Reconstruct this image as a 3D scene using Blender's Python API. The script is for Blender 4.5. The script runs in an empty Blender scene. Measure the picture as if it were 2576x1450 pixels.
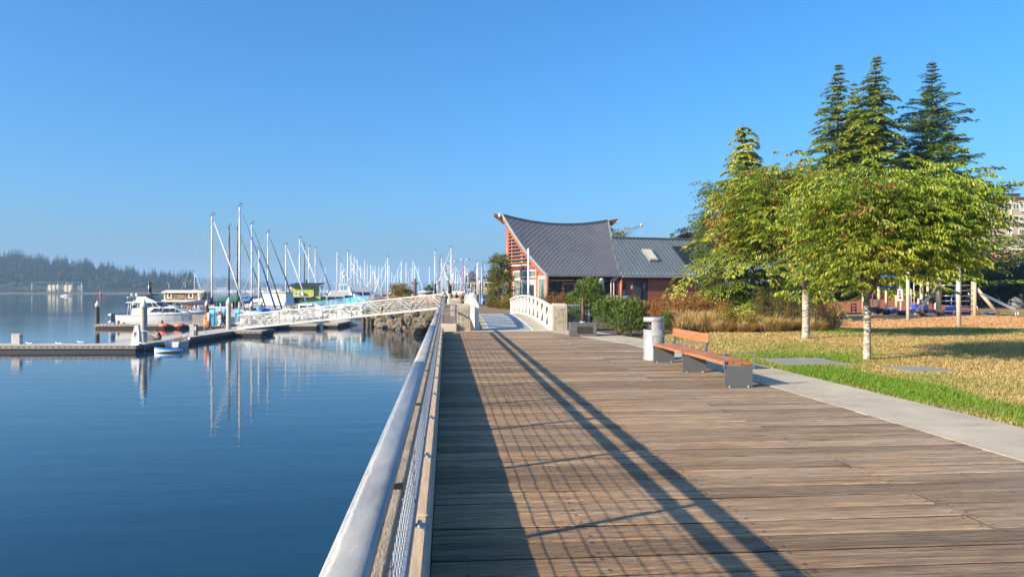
import bpy, bmesh, math, random
import numpy as np
from math import sin, cos, pi, radians, atan2, sqrt
from mathutils import Vector, Matrix, Quaternion

random.seed(7)
NR = np.random.default_rng(11)
SC = bpy.context.scene
COL = SC.collection

# ------------------------------------------------------------------ camera, sky, sun, exposure
FPX, CX, HY, EYE, YAW = 1900.0, 1287.5, 728.0, 1.65, radians(5.0)
cam_d = bpy.data.cameras.new('camera')
cam_d.sensor_width = 36.0
cam_d.lens = FPX / 2575.0 * 36.0
cam_d.clip_start, cam_d.clip_end = 0.1, 30000.0
cam = bpy.data.objects.new('camera', cam_d)
cam.location = (0, 0, EYE)
cam.rotation_euler = (pi / 2 + 3.0 / FPX, 0, -YAW)
COL.objects.link(cam)
SC.camera = cam

SUN_EL, SUN_TRAVEL = radians(23.6), Vector((2.07, 0.965, -1.0)).normalized()
wd = bpy.data.worlds.new('World'); SC.world = wd; wd.use_nodes = True
wn = wd.node_tree; bg = wn.nodes['Background']
sky = wn.nodes.new('ShaderNodeTexSky'); sky.sky_type = 'NISHITA'; sky.sun_disc = False
sky.sun_elevation = SUN_EL
sky.sun_rotation = atan2(-SUN_TRAVEL.x, -SUN_TRAVEL.y) % (2 * pi)
sky.altitude = 0; sky.air_density = 1.0; sky.dust_density = 2.4; sky.ozone_density = 10.0
hs = wn.nodes.new('ShaderNodeHueSaturation'); hs.inputs['Saturation'].default_value = 1.08; hs.inputs['Hue'].default_value = 0.492
wn.links.new(sky.outputs[0], hs.inputs['Color']); wn.links.new(hs.outputs[0], bg.inputs[0]); bg.inputs[1].default_value = 0.118

sd = bpy.data.lights.new('sun', 'SUN'); sd.energy = 5.0; sd.angle = radians(0.5); sd.color = (1.0, 0.83, 0.60)
sun = bpy.data.objects.new('sun', sd); sun.rotation_euler = SUN_TRAVEL.to_track_quat('-Z', 'Y').to_euler()
COL.objects.link(sun)
SC.view_settings.view_transform = 'Standard'; SC.view_settings.look = 'None'
SC.view_settings.exposure = 1.07; SC.view_settings.gamma = 1.0; SC.view_settings.use_curve_mapping = False
SC.render.engine = 'CYCLES'
SC.cycles.use_denoising = True
SC.cycles.max_bounces = 8; SC.cycles.transparent_max_bounces = 8; SC.cycles.volume_bounces = 0
SC.cycles.caustics_reflective = False; SC.cycles.caustics_refractive = False
SC.cycles.sample_clamp_indirect = 6.0

# ------------------------------------------------------------------ placing: survey of the site
CS, SN = cos(YAW), sin(YAW)
def W(px, d, z=0.0):
    c = (px - CX) / FPX * d
    return Vector((d * SN + c * CS, d * CS - c * SN, z))
def G(px, py, z=0.0):
    return W(px, FPX * (EYE - z) / (py - HY), z)
def ZA(py, d):
    return EYE - (py - HY) / FPX * d
WATER = -3.15
DOCK = -2.6

# ------------------------------------------------------------------ scene helpers
def thing(name, label, cat, loc=(0, 0, 0), rz=0.0, group=None):
    o = bpy.data.objects.new(name, None); COL.objects.link(o)
    o.location = loc; o.rotation_euler = (0, 0, rz); o.empty_display_size = 0.2
    return tag(o, label, cat, group)
def tag(o, label=None, cat=None, group=None, kind=None):
    if label: o['label'] = label
    if cat: o['category'] = cat
    if group: o['group'] = group
    if kind: o['kind'] = kind
    return o
def copy_tree(o, parent=None):
    c = o.copy(); COL.objects.link(c)
    if parent is not None: c.parent = parent
    for ch in o.children: copy_tree(ch, c)
    return c

class MB:
    def __init__(s): s.v = []; s.f = []; s.m = []; s.sm = []
    def add(s, vs, fs, mi=0, sm=False):
        b = len(s.v); s.v.extend([tuple(v) for v in vs])
        for f in fs: s.f.append(tuple(b + i for i in f)); s.m.append(mi); s.sm.append(sm)
        return s
    def box(s, c, size, rz=0.0, mi=0):
        x, y, z = size[0] / 2, size[1] / 2, size[2] / 2; ca, sa = cos(rz), sin(rz)
        vs = []
        for dz in (-z, z):
            for dx, dy in ((-x, -y), (x, -y), (x, y), (-x, y)):
                vs.append((c[0] + dx * ca - dy * sa, c[1] + dx * sa + dy * ca, c[2] + dz))
        return s.add(vs, [(3, 2, 1, 0), (4, 5, 6, 7), (0, 1, 5, 4), (1, 2, 6, 5), (2, 3, 7, 6), (3, 0, 4, 7)], mi)
    def bb(s, x0, x1, y0, y1, z0, z1, mi=0):
        return s.box(((x0 + x1) / 2, (y0 + y1) / 2, (z0 + z1) / 2), (x1 - x0, y1 - y0, z1 - z0), 0, mi)
    def bar(s, a, b, w, h, up=(0, 0, 1), mi=0):
        a, b = Vector(a), Vector(b); d = (b - a)
        if d.length < 1e-6: return s
        d.normalize(); u = Vector(up)
        if abs(d.dot(u)) > 0.98: u = Vector((1, 0, 0)) if abs(d.x) < 0.9 else Vector((0, 1, 0))
        sd = d.cross(u).normalized(); u = sd.cross(d).normalized()
        vs = []
        for p in (a, b):
            for i, j in ((-1, -1), (1, -1), (1, 1), (-1, 1)): vs.append(p + sd * (w / 2 * i) + u * (h / 2 * j))
        return s.add(vs, [(3, 2, 1, 0), (4, 5, 6, 7), (0, 1, 5, 4), (1, 2, 6, 5), (2, 3, 7, 6), (3, 0, 4, 7)], mi)
    def tube(s, pts, r, n=8, mi=0, cap=True, sm=True):
        pts = [Vector(p) for p in pts]; k = len(pts)
        rs = list(r) if isinstance(r, (list, tuple)) else [r] * k
        vs = []; prev = None
        for i, p in enumerate(pts):
            d = (pts[min(i + 1, k - 1)] - pts[max(i - 1, 0)])
            d = d.normalized() if d.length > 1e-9 else Vector((0, 0, 1))
            if prev is None:
                u = Vector((0, 0, 1)) if abs(d.z) < 0.95 else Vector((1, 0, 0))
            else: u = prev
            u = (u - d * u.dot(d)); u = u.normalized() if u.length > 1e-6 else d.orthogonal().normalized()
            prev = u; w = d.cross(u)
            for j in range(n):
                a = 2 * pi * j / n; vs.append(p + u * (cos(a) * rs[i]) + w * (sin(a) * rs[i]))
        fs = [(i * n + j, i * n + (j + 1) % n, (i + 1) * n + (j + 1) % n, (i + 1) * n + j) for i in range(k - 1) for j in range(n)]
        s.add(vs, fs, mi, sm)
        if cap: s.add(vs[:n], [tuple(range(n - 1, -1, -1))], mi); s.add(vs[-n:], [tuple(range(n))], mi)
        return s
    def lathe(s, prof, n=16, c=(0, 0, 0), mi=0, a0=0.0, a1=2 * pi, sm=True):
        full = abs(a1 - a0 - 2 * pi) < 1e-6; m = n if full else n + 1; vs = []
        for (r, z) in prof:
            for j in range(m):
                a = a0 + (a1 - a0) * j / n; vs.append((c[0] + r * cos(a), c[1] + r * sin(a), c[2] + z))
        fs = []
        for i in range(len(prof) - 1):
            for j in range(n):
                j2 = (j + 1) % m if full else j + 1
                fs.append((i * m + j, i * m + j2, (i + 1) * m + j2, (i + 1) * m + j))
        return s.add(vs, fs, mi, sm)
    def prism(s, poly, vec, mi=0):
        vec = Vector(vec); n = len(poly); a = [Vector(p) for p in poly]; b = [p + vec for p in a]
        fs = [tuple(range(n - 1, -1, -1)), tuple(range(n, 2 * n))] + [(i, (i + 1) % n, n + (i + 1) % n, n + i) for i in range(n)]
        return s.add(a + b, fs, mi)
    def quad(s, a, b, c, d, mi=0): return s.add([a, b, c, d], [(0, 1, 2, 3)], mi)
    def ball(s, c, r, nu=12, nv=8, mi=0):
        r = (r, r, r) if not isinstance(r, (tuple, list)) else r; vs = []
        for i in range(nv + 1):
            t = pi * i / nv
            for j in range(nu):
                a = 2 * pi * j / nu; vs.append((c[0] + r[0] * sin(t) * cos(a), c[1] + r[1] * sin(t) * sin(a), c[2] + r[2] * cos(t)))
        return s.add(vs, [(i * nu + j, (i + 1) * nu + j, (i + 1) * nu + (j + 1) % nu, i * nu + (j + 1) % nu) for i in range(nv) for j in range(nu)], mi, True)
    def loft(s, rings, closed=True, mi=0, caps=True, sm=False):
        n = len(rings[0]); vs = [p for r in rings for p in r]; m = n if closed else n - 1
        fs = [(i * n + j, i * n + (j + 1) % n, (i + 1) * n + (j + 1) % n, (i + 1) * n + j) for i in range(len(rings) - 1) for j in range(m)]
        s.add(vs, fs, mi, sm)
        if caps and closed: s.add(rings[0], [tuple(range(n - 1, -1, -1))], mi); s.add(rings[-1], [tuple(range(n))], mi)
        return s
    def mesh(s, name, mats, fix=True):
        me = bpy.data.meshes.new(name); me.from_pydata(s.v, [], s.f)
        for m in (mats if isinstance(mats, (list, tuple)) else [mats]): me.materials.append(m)
        me.polygons.foreach_set('material_index', s.m); me.polygons.foreach_set('use_smooth', s.sm)
        if fix:
            bm = bmesh.new(); bm.from_mesh(me); bmesh.ops.remove_doubles(bm, verts=bm.verts, dist=1e-5)
            bmesh.ops.recalc_face_normals(bm, faces=bm.faces); bm.to_mesh(me); bm.free()
        me.update(); return me
    def build(s, name, mats, parent=None, bevel=0.0, seg=2, loc=None, kind=None, fix=True):
        o = bpy.data.objects.new(name, s.mesh(name, mats, fix)); COL.objects.link(o)
        if parent is not None: o.parent = parent
        if loc is not None: o.location = loc
        if bevel > 0:
            b = o.modifiers.new('bevel', 'BEVEL'); b.width = bevel; b.segments = seg; b.limit_method = 'ANGLE'; b.angle_limit = radians(40)
        if kind: o['kind'] = kind
        return o

def np_mesh(name, V, F, mat, parent=None, col=None, kind=None, smooth=False):
    V = np.asarray(V, np.float32); F = np.asarray(F, np.int32); k = F.shape[1]
    me = bpy.data.meshes.new(name)
    me.vertices.add(len(V)); me.vertices.foreach_set('co', V.ravel())
    me.loops.add(F.size); me.loops.foreach_set('vertex_index', F.ravel())
    me.polygons.add(len(F)); me.polygons.foreach_set('loop_start', np.arange(0, F.size, k, dtype=np.int32))
    if smooth: me.polygons.foreach_set('use_smooth', np.ones(len(F), bool))
    if col is not None:
        at = me.color_attributes.new('tint', 'FLOAT_COLOR', 'POINT')
        c4 = np.ones((len(V), 4), np.float32); c4[:, :3] = col; at.data.foreach_set('color', c4.ravel())
    me.materials.append(mat); me.update(calc_edges=True)
    o = bpy.data.objects.new(name, me); COL.objects.link(o)
    if parent is not None: o.parent = parent
    if kind: o['kind'] = kind
    return o

def unit(a): return a / np.maximum(np.linalg.norm(a, axis=-1, keepdims=True), 1e-9)
def leaves_np(P, D, S, L, Wd, fold=0.25):
    """folded diamond leaves: base P, direction D, side S"""
    D = unit(D); S = unit(S - D * (S * D).sum(1, keepdims=True)); N = np.cross(D, S)
    L = L[:, None]; Wd = Wd[:, None]; mid = P + D * L * 0.45 + N * Wd * fold
    V = np.stack([P, mid - S * Wd * 0.5 - N * Wd * fold * 2, P + D * L, mid + S * Wd * 0.5 - N * Wd * fold * 2], 1)
    n = len(P); b = np.arange(n)[:, None] * 4
    F = np.concatenate([b + np.array([[0, 1, 2]]), b + np.array([[0, 2, 3]])], 0)
    return V.reshape(-1, 3), F
def merge_np(parts):
    Vs, Fs, Cs, o = [], [], [], 0
    for V, F, C in parts:
        Vs.append(V); Fs.append(F + o); Cs.append(C); o += len(V)
    return np.concatenate(Vs), np.concatenate(Fs), np.concatenate(Cs)

# ------------------------------------------------------------------ materials
def new_mat(name):
    m = bpy.data.materials.new(name); m.use_nodes = True; nt = m.node_tree; nt.nodes.clear()
    out = nt.nodes.new('ShaderNodeOutputMaterial'); b = nt.nodes.new('ShaderNodeBsdfPrincipled')
    nt.links.new(b.outputs[0], out.inputs[0]); return m, nt, b, out
def nd(nt, t, **kw):
    n = nt.nodes.new(t)
    for k, v in kw.items(): setattr(n, k, v)
    return n
def shade(c, k): return tuple(max(0.0, min(1.0, x * k)) for x in c)
def mixc(nt, fac, a, b, mode='MIX'):
    m = nd(nt, 'ShaderNodeMix', data_type='RGBA', blend_type=mode)
    for sock, v in ((m.inputs[0], fac), (m.inputs[6], a), (m.inputs[7], b)):
        if hasattr(v, 'links'): nt.links.new(v, sock)
        elif isinstance(v, (int, float)): sock.default_value = v
        else: sock.default_value = (*v, 1)
    return m.outputs[2]
def rampn(nt, src, stops):
    r = nd(nt, 'ShaderNodeValToRGB'); el = r.color_ramp.elements
    while len(el) < len(stops): el.new(0.5)
    for e, (p, c) in zip(el, stops):
        e.position = p; e.color = (*c, 1) if not isinstance(c, (int, float)) else (c, c, c, 1)
    nt.links.new(src, r.inputs[0]); return r.outputs[0]
def coords(nt, world=False, stretch=(1, 1, 1), rot=(0, 0, 0)):
    if world: s = nd(nt, 'ShaderNodeNewGeometry').outputs['Position']
    else: s = nd(nt, 'ShaderNodeTexCoord').outputs['Object']
    mp = nd(nt, 'ShaderNodeMapping'); mp.inputs['Scale'].default_value = stretch; mp.inputs['Rotation'].default_value = rot
    nt.links.new(s, mp.inputs[0]); return mp.outputs[0]
def noise(nt, vec, scale, detail=5, rough=0.6, rnd=False, dist=0.0):
    n = nd(nt, 'ShaderNodeTexNoise'); n.inputs['Scale'].default_value = scale; n.inputs['Detail'].default_value = detail
    n.inputs['Roughness'].default_value = rough; n.inputs['Distortion'].default_value = dist
    nt.links.new(vec, n.inputs['Vector'])
    if rnd:
        n.noise_dimensions = '4D'; oi = nd(nt, 'ShaderNodeObjectInfo'); mu = nd(nt, 'ShaderNodeMath', operation='MULTIPLY')
        mu.inputs[1].default_value = 37.0; nt.links.new(oi.outputs['Random'], mu.inputs[0]); nt.links.new(mu.outputs[0], n.inputs['W'])
    return n.outputs[0]
def bumpn(nt, b, src, strength, dist=0.01):
    bu = nd(nt, 'ShaderNodeBump'); bu.inputs['Strength'].default_value = strength; bu.inputs['Distance'].default_value = dist
    nt.links.new(src, bu.inputs['Height']); nt.links.new(bu.outputs[0], b.inputs['Normal'])
_cache = {}
def pm(name, col, rough=0.6, var=0.18, scale=3.0, bump=0.15, bscale=40.0, metal=0.0, stretch=(1, 1, 1), world=False, col2=None, spec=0.5, dist=0.01):
    if name in _cache: return _cache[name]
    m, nt, b, out = new_mat(name)
    v = coords(nt, world, stretch); n1 = noise(nt, v, scale, 6, 0.65, True)
    c2 = col2 if col2 is not None else shade(col, 1 - var * 1.6); c1 = shade(col, 1 + var)
    nt.links.new(rampn(nt, n1, [(0.3, c2), (0.7, c1)]), b.inputs['Base Color'])
    rr = nd(nt, 'ShaderNodeMapRange'); rr.inputs[3].default_value = max(0.02, rough - 0.08); rr.inputs[4].default_value = min(1, rough + 0.1)
    nt.links.new(n1, rr.inputs[0]); nt.links.new(rr.outputs[0], b.inputs['Roughness'])
    b.inputs['Metallic'].default_value = metal; b.inputs['Specular IOR Level'].default_value = spec
    if bump > 0: bumpn(nt, b, noise(nt, v, bscale, 4, 0.6), bump, dist)
    _cache[name] = m; return m
def leafmat(name, trans=0.35, rough=0.5, spec=0.4):
    m, nt, b, out = new_mat(name)
    at = nd(nt, 'ShaderNodeAttribute', attribute_name='tint'); b.inputs['Roughness'].default_value = rough
    b.inputs['Specular IOR Level'].default_value = spec
    v = coords(nt, False); c = mixc(nt, noise(nt, v, 3.0, 3), (0.8, 0.8, 0.8), (1.15, 1.15, 1.1)); cc = mixc(nt, 1.0, at.outputs[0], c, 'MULTIPLY')
    nt.links.new(cc, b.inputs['Base Color'])
    if trans > 0:
        t = nd(nt, 'ShaderNodeBsdfTranslucent'); mx = nd(nt, 'ShaderNodeMixShader'); mx.inputs[0].default_value = trans
        tc = mixc(nt, 1.0, cc, (1.5, 1.35, 0.6), 'MULTIPLY'); nt.links.new(tc, t.inputs[0])
        nt.links.new(b.outputs[0], mx.inputs[1]); nt.links.new(t.outputs[0], mx.inputs[2]); nt.links.new(mx.outputs[0], out.inputs[0])
    return m
def glassy(name, col=(0.02, 0.03, 0.035), rough=0.05):
    return pm(name, col, rough, 0.3, 0.8, 0.03, 1.5, spec=0.8)
M_WHITE = pm('white_paint', (0.78, 0.77, 0.74), 0.4, 0.06, 4, 0.05, 30)
M_GEL = pm('white_gelcoat', (0.72, 0.72, 0.69), 0.25, 0.05, 1.5, 0.03, 4)
M_CREAM = pm('cream_trim', (0.72, 0.68, 0.55), 0.5, 0.08, 4)
M_GALV = pm('galvanised_steel', (0.50, 0.51, 0.52), 0.42, 0.12, 6, 0.08, 60, metal=0.45)
M_ALU = pm('bare_aluminium', (0.62, 0.62, 0.60), 0.45, 0.10, 5, 0.06, 50, metal=0.35)
M_STEEL = pm('brushed_steel', (0.6, 0.6, 0.6), 0.3, 0.1, 8, 0.05, 60, metal=0.9)
M_DARK = pm('dark_rubber', (0.025, 0.025, 0.027), 0.6, 0.2, 5)
M_GLASS = glassy('dark_glass')
M_CONC = pm('weathered_concrete', (0.42, 0.38, 0.31), 0.85, 0.16, 2.5, 0.4, 60)
M_BLUE = pm('blue_canvas', (0.02, 0.13, 0.50), 0.7, 0.2, 3, 0.4, 6, dist=0.05)
M_NAVY = pm('navy_canvas', (0.015, 0.025, 0.09), 0.7, 0.2, 3, 0.4, 6, dist=0.05)
M_GREENC = pm('green_canvas', (0.012, 0.10, 0.07), 0.7, 0.2, 3, 0.4, 6, dist=0.05)
M_RED = pm('red_paint', (0.45, 0.03, 0.025), 0.45, 0.15, 4)
M_ORANGE = pm('orange_paint', (0.70, 0.20, 0.03), 0.5, 0.12, 4)
M_CYAN = pm('cyan_paint', (0.07, 0.34, 0.54), 0.45, 0.12, 4)
# ================================================================== SETTING
def struct(o): o['kind'] = 'structure'; return o

def water_mat():
    m, nt, b, out = new_mat('harbour_water')
    b.inputs['Base Color'].default_value = (0.010, 0.050, 0.085, 1); b.inputs['Roughness'].default_value = 0.02
    b.inputs['IOR'].default_value = 1.333
    v1 = coords(nt, True, (1.0, 2.6, 1.0), (0, 0, radians(-14)))
    v2 = coords(nt, True, (0.35, 1.3, 1.0), (0, 0, radians(-22)))
    v3 = coords(nt, True, (0.01, 0.035, 1.0), (0, 0, radians(-6)))
    n1 = noise(nt, v1, 1.15, 3, 0.55); n2 = noise(nt, v2, 0.55, 3, 0.5); n3 = noise(nt, v3, 1.0, 4, 0.6)
    mask = rampn(nt, n3, [(0.38, 0.25), (0.62, 1.0)])
    mu = nd(nt, 'ShaderNodeMath', operation='MULTIPLY'); nt.links.new(n1, mu.inputs[0]); nt.links.new(mask, mu.inputs[1])
    ma = nd(nt, 'ShaderNodeMath', operation='MULTIPLY_ADD'); nt.links.new(n2, ma.inputs[0]); ma.inputs[1].default_value = 2.4; nt.links.new(mu.outputs[0], ma.inputs[2])
    bumpn(nt, b, ma.outputs[0], 1.0, 0.0066)
    # murky body colour with slow drifts
    n4 = noise(nt, v3, 6.0, 3, 0.5)
    nt.links.new(rampn(nt, n4, [(0.3, (0.004, 0.026, 0.050)), (0.7, (0.008, 0.040, 0.068))]), b.inputs['Base Color'])
    return m
mb = MB(); mb.quad((-4400, -190, WATER), (2400, -190, WATER), (2400, 6400, WATER), (-4400, 6400, WATER))
struct(mb.build('water', water_mat()))

M_SOIL = pm('planting_soil', (0.12, 0.075, 0.045), 0.95, 0.3, 2.0, 0.8, 20, world=True, dist=0.04)
land = [(-0.30, -40), (-0.30, 79), (-0.9, 86), (-5.5, 97), (-9.6, 110), (-10.6, 117), (-9, 122), (-1, 131), (12, 139), (15, 165), (13, 191), (3.6, 196), (0, 240),
        (-5, 330), (45, 350), (200, 480), (900, 700), (1800, 900), (1800, -150), (40, -150)]
mb = MB(); mb.prism([(x, y, -4.2) for x, y in land], (0, 0, 4.14))
struct(mb.build('ground', M_SOIL))

# ---- boardwalk: planks laid across, one joint per row
def plank_mat(name, far=False):
    m, nt, b, out = new_mat(name)
    geo = nd(nt, 'ShaderNodeNewGeometry').outputs['Position']
    oi = nd(nt, 'ShaderNodeObjectInfo')
    off = nd(nt, 'ShaderNodeCombineXYZ'); mu = nd(nt, 'ShaderNodeMath', operation='MULTIPLY'); mu.inputs[1].default_value = 53.0
    nt.links.new(oi.outputs['Random'], mu.inputs[0]); nt.links.new(mu.outputs[0], off.inputs[0]); nt.links.new(mu.outputs[0], off.inputs[2])
    ad = nd(nt, 'ShaderNodeVectorMath', operation='ADD'); nt.links.new(geo, ad.inputs[0]); nt.links.new(off.outputs[0], ad.inputs[1])
    def mp(s):
        q = nd(nt, 'ShaderNodeMapping'); q.inputs['Scale'].default_value = s; nt.links.new(ad.outputs[0], q.inputs[0]); return q.outputs[0]
    grain = noise(nt, mp((0.9, 22, 22)), 3.0, 8, 0.7, dist=0.6)
    fine = noise(nt, mp((3.0, 110, 110)), 2.0, 6, 0.75)
    blotch = noise(nt, mp((0.6, 2.5, 1)), 1.3, 5, 0.65)
    base = rampn(nt, grain, [(0.28, (0.066, 0.040, 0.020)), (0.42, (0.23, 0.135, 0.075)), (0.58, (0.385, 0.262, 0.145)), (0.76, (0.53, 0.395, 0.24))])
    grey = rampn(nt, grain, [(0.28, (0.085, 0.068, 0.050)), (0.44, (0.25, 0.20, 0.145)), (0.72, (0.49, 0.42, 0.32))])
    sx = nd(nt, 'ShaderNodeSeparateXYZ'); nt.links.new(geo, sx.inputs[0])
    gx = nd(nt, 'ShaderNodeMapRange'); gx.inputs[1].default_value = 0.8; gx.inputs[2].default_value = 5.5; nt.links.new(sx.outputs[0], gx.inputs[0])
    a1 = nd(nt, 'ShaderNodeMath', operation='MULTIPLY_ADD'); nt.links.new(blotch, a1.inputs[0]); a1.inputs[1].default_value = 1.5; a1.inputs[2].default_value = -0.62
    a2 = nd(nt, 'ShaderNodeMath', operation='MULTIPLY_ADD', use_clamp=True); nt.links.new(gx.outputs[0], a2.inputs[0]); a2.inputs[1].default_value = 0.45; nt.links.new(a1.outputs[0], a2.inputs[2])
    c = mixc(nt, a2.outputs[0], base, grey)
    streak = noise(nt, mp((0.35, 9, 9)), 1.0, 6, 0.7, dist=0.4)
    c = mixc(nt, 1.0, c, rampn(nt, streak, [(0.30, (0.52, 0.48, 0.44)), (0.5, (1.0, 1.0, 1.0)), (0.68, (1.32, 1.25, 1.15))]), 'MULTIPLY')
    hv = nd(nt, 'ShaderNodeMapRange'); hv.inputs[3].default_value = 0.74; hv.inputs[4].default_value = 1.42; nt.links.new(oi.outputs['Random'], hv.inputs[0])
    hs = nd(nt, 'ShaderNodeHueSaturation'); hs.inputs['Saturation'].default_value = 1.0; nt.links.new(hv.outputs[0], hs.inputs['Value']); nt.links.new(c, hs.inputs['Color'])
    # knots
    vo = nd(nt, 'ShaderNodeTexVoronoi'); vo.inputs['Scale'].default_value = 1.0; nt.links.new(mp((0.9, 3.2, 3.2)), vo.inputs['Vector'])
    kn = rampn(nt, vo.outputs['Distance'], [(0.03, 1.0), (0.11, 0.0)])
    c2 = mixc(nt, kn, hs.outputs[0], (0.055, 0.032, 0.02))
    c3 = mixc(nt, rampn(nt, fine, [(0.36, 1.0), (0.46, 0.0)]), c2, mixc(nt, 1.0, c2, (0.45, 0.42, 0.4), 'MULTIPLY'))
    nt.links.new(c3, b.inputs['Base Color']); b.inputs['Roughness'].default_value = 0.75; b.inputs['Specular IOR Level'].default_value = 0.3
    h = nd(nt, 'ShaderNodeMath', operation='ADD'); nt.links.new(grain, h.inputs[0]); nt.links.new(fine, h.inputs[1])
    bumpn(nt, b, h.outputs[0], 1.0, 0.010)
    return m
M_PLANK = plank_mat('weathered_deck_plank')
M_GAPSHADE = pm('gap_shade_plank_side', (0.028, 0.022, 0.017), .95, .3, 6, .3, 30)  # near-black plank sides and ends: shade of the gaps put into the colour
DX0, DX1, PW = -0.09, 5.54, 0.305
deck = thing('boardwalk', None, None); deck['kind'] = 'structure'
protos = {}
def plank(x0, x1, y):
    L = round(x1 - x0, 1); key = (L, random.randrange(3))
    if key not in protos:
        mb = MB(); n = 7; k = key[1]
        prof = []
        for i in range(n):
            x = -L / 2 + L * i / (n - 1); w = PW / 2 - 0.0065 - 0.003 * (1 + sin(i * 2.1 + k * 1.7)); t = 0.0015 * sin(i * 1.3 + k)
            prof.append([(x, -w, -0.055), (x, -w, -0.007 + t), (x, -w + 0.009, t), (x, w - 0.009, t), (x, w, -0.007 + t), (x, w, -0.055)])
        mb.loft(prof, True); mb.m = [1 if (i_ < 36 and i_ % 6 in (0, 4, 5)) or i_ >= 36 else 0 for i_ in range(len(mb.m))]; protos[key] = mb.mesh('plank', [M_PLANK, M_GAPSHADE])
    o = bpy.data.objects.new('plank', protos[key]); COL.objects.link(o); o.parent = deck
    o.location = ((x0 + x1) / 2, y, random.uniform(-0.003, 0.003)); o.scale = ((x1 - x0 - 0.006) / L, 1, 1)
    o.rotation_euler = (random.uniform(-0.004, 0.004), 0, random.uniform(-0.0006, 0.0006))
y = 0.20; row = 0; nails = MB()
def nail(x, y):
    nails.add([(x + 0.0115 * cos(a), y + 0.0115 * sin(a), 0.0045) for a in (0, 1.05, 2.09, 3.14, 4.19, 5.24)], [(0, 1, 2, 3, 4, 5)])
while y < 30.2:
    j = (2.10 if row % 2 else 3.78) + random.uniform(-0.01, 0.01)
    if row % 7 == 3: j = 3.78 if row % 2 else 2.1
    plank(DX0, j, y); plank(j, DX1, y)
    if y < 14:
        for x in (0.12, 2.10 - 0.05, 2.10 + 0.05, 3.78 - 0.05, 3.78 + 0.05, 0.95, 4.6):
            for s in (-0.09, 0.09): nail(x + random.uniform(-0.01, 0.01), y + s + random.uniform(-0.01, 0.01))
    y += PW; row += 1
DECK_END = y - PW / 2
nails.build('nail', pm('nail_head', (0.05, 0.045, 0.042), 0.5, 0.2, 5, 0), deck, kind='stuff', fix=False)
# far boardwalk beyond the bridge: rows too fine to pick apart
far = MB(); yy = 50.6
while yy < 92:
    x1 = 4.45 + max(0.0, min(1.0, (yy - 52) / 6.0)) * 3.0 if yy < 76 else 3.2
    a = -0.1
    while a < x1 - 0.01:
        bb_ = min(x1, a + random.choice((3.6, 4.8, 2.4))); far.bb(a, bb_ - 0.006, yy - PW / 2 + 0.006, yy + PW / 2 - 0.006, -0.05, random.uniform(-0.004, 0.004)); a = bb_
    yy += PW
far.build('plank', plank_mat('weathered_far_plank'), deck, kind='stuff', fix=False)
# left timber curb (kerb) along the deck, in lengths
M_KERB = pm('bleached_kerb_timber', (0.56, 0.44, 0.31), 0.85, 0.16, 4.0, 0.7, 30, stretch=(9, 0.5, 9), dist=0.006)
kerb = thing('boardwalk_kerb', None, None); kerb['kind'] = 'structure'
for i in range(6):
    a, b_ = 0.0 + i * 4.95, min(29.6, 4.95 * (i + 1)) - 0.012
    mb = MB(); mb.bb(-0.205, DX0 - 0.004, a, b_, -0.1, 0.188); mb.build('kerb_timber', M_KERB, kerb, bevel=0.012)

# ---- concrete strip beside the deck, with joints
M_PATH = pm('path_concrete', (0.44, 0.385, 0.29), 0.9, 0.17, 1.3, 0.5, 90, world=True, dist=0.004)
path = thing('concrete_path', None, None); path['kind'] = 'structure'
for i in range(10):
    mb = MB(); a = -1.2 + i * 2.45; mb.bb(DX1 + 0.012, 6.88, a + 0.014, a + 2.436, -0.10, 0.002); mb.build('slab', M_PATH, path, bevel=0.004)
M_EDGE = pm('pale_edge_concrete', (0.55, 0.49, 0.38), 0.9, 0.1, 3, 0.3, 60)
# apron round plinth and pillars
mb = MB(); mb.prism([(4.05, 29.9, -0.1), (DX1 + 0.02, 22.3, -0.1), (6.88, 23.2, -0.1), (6.2, 27.2, -0.1), (5.6, 31.2, -0.1), (4.0, 31.2, -0.1)], (0, 0, 0.106))
mb.build('slab', M_PATH, path)
mb = MB(); mb.bb(0.3, 4.05, 29.92, 30.62, -0.1, 0.006); mb.build('slab', M_EDGE, path, bevel=0.01)

# ---- lawn, wood chips, mulch bank
def lawn_mat(name):
    m, nt, b, out = new_mat(name)
    v = coords(nt, True); n1 = noise(nt, v, 0.35, 5, 0.6); n2 = noise(nt, v, 9.0, 6, 0.7)
    dry = rampn(nt, n2, [(0.3, (0.24, 0.15, 0.06)), (0.7, (0.46, 0.32, 0.14))]); grn = rampn(nt, n2, [(0.3, (0.05, 0.085, 0.014)), (0.7, (0.12, 0.17, 0.03))])
    nt.links.new(mixc(nt, rampn(nt, n1, [(0.46, 0.0), (0.64, 0.8)]), dry, grn), b.inputs['Base Color']); b.inputs['Roughness'].default_value = 0.95
    b.inputs['Specular IOR Level'].default_value = 0.1
    bumpn(nt, b, n2, 1.0, 0.03); return m
M_LAWN = lawn_mat('dry_lawn')
bed_front = [G(1620, 845), G(1700, 838), G(1760, 838), G(2010, 829), G(2095, 829.5)]
LAWN = [(6.885, -3), (6.885, 20.4)] + [(p.x, p.y) for p in bed_front[1:]] + [(G(2300, 833).x, 33.5), (52, 33.5), (52, -3)]
mb = MB(); mb.prism([(x, y, -0.055) for x, y in LAWN], (0, 0, 0.035)); struct(mb.build('lawn', M_LAWN))
CHIPS = [G(2096, 827.5), G(2200, 831), G(2300, 833), G(2450, 832.5), G(2580, 831), Vector((50, 33, 0)), W(3000, 47), W(2575, 47.5), W(2480, 50), W(2380, 52), W(2290, 54), W(2130, 50), W(2110, 40)]
M_CHIP = pm('wood_chips', (0.66, 0.38, 0.16), 0.95, 0.28, 14, 1.0, 16, world=True, col2=(0.40, 0.20, 0.07), dist=0.05)
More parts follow.
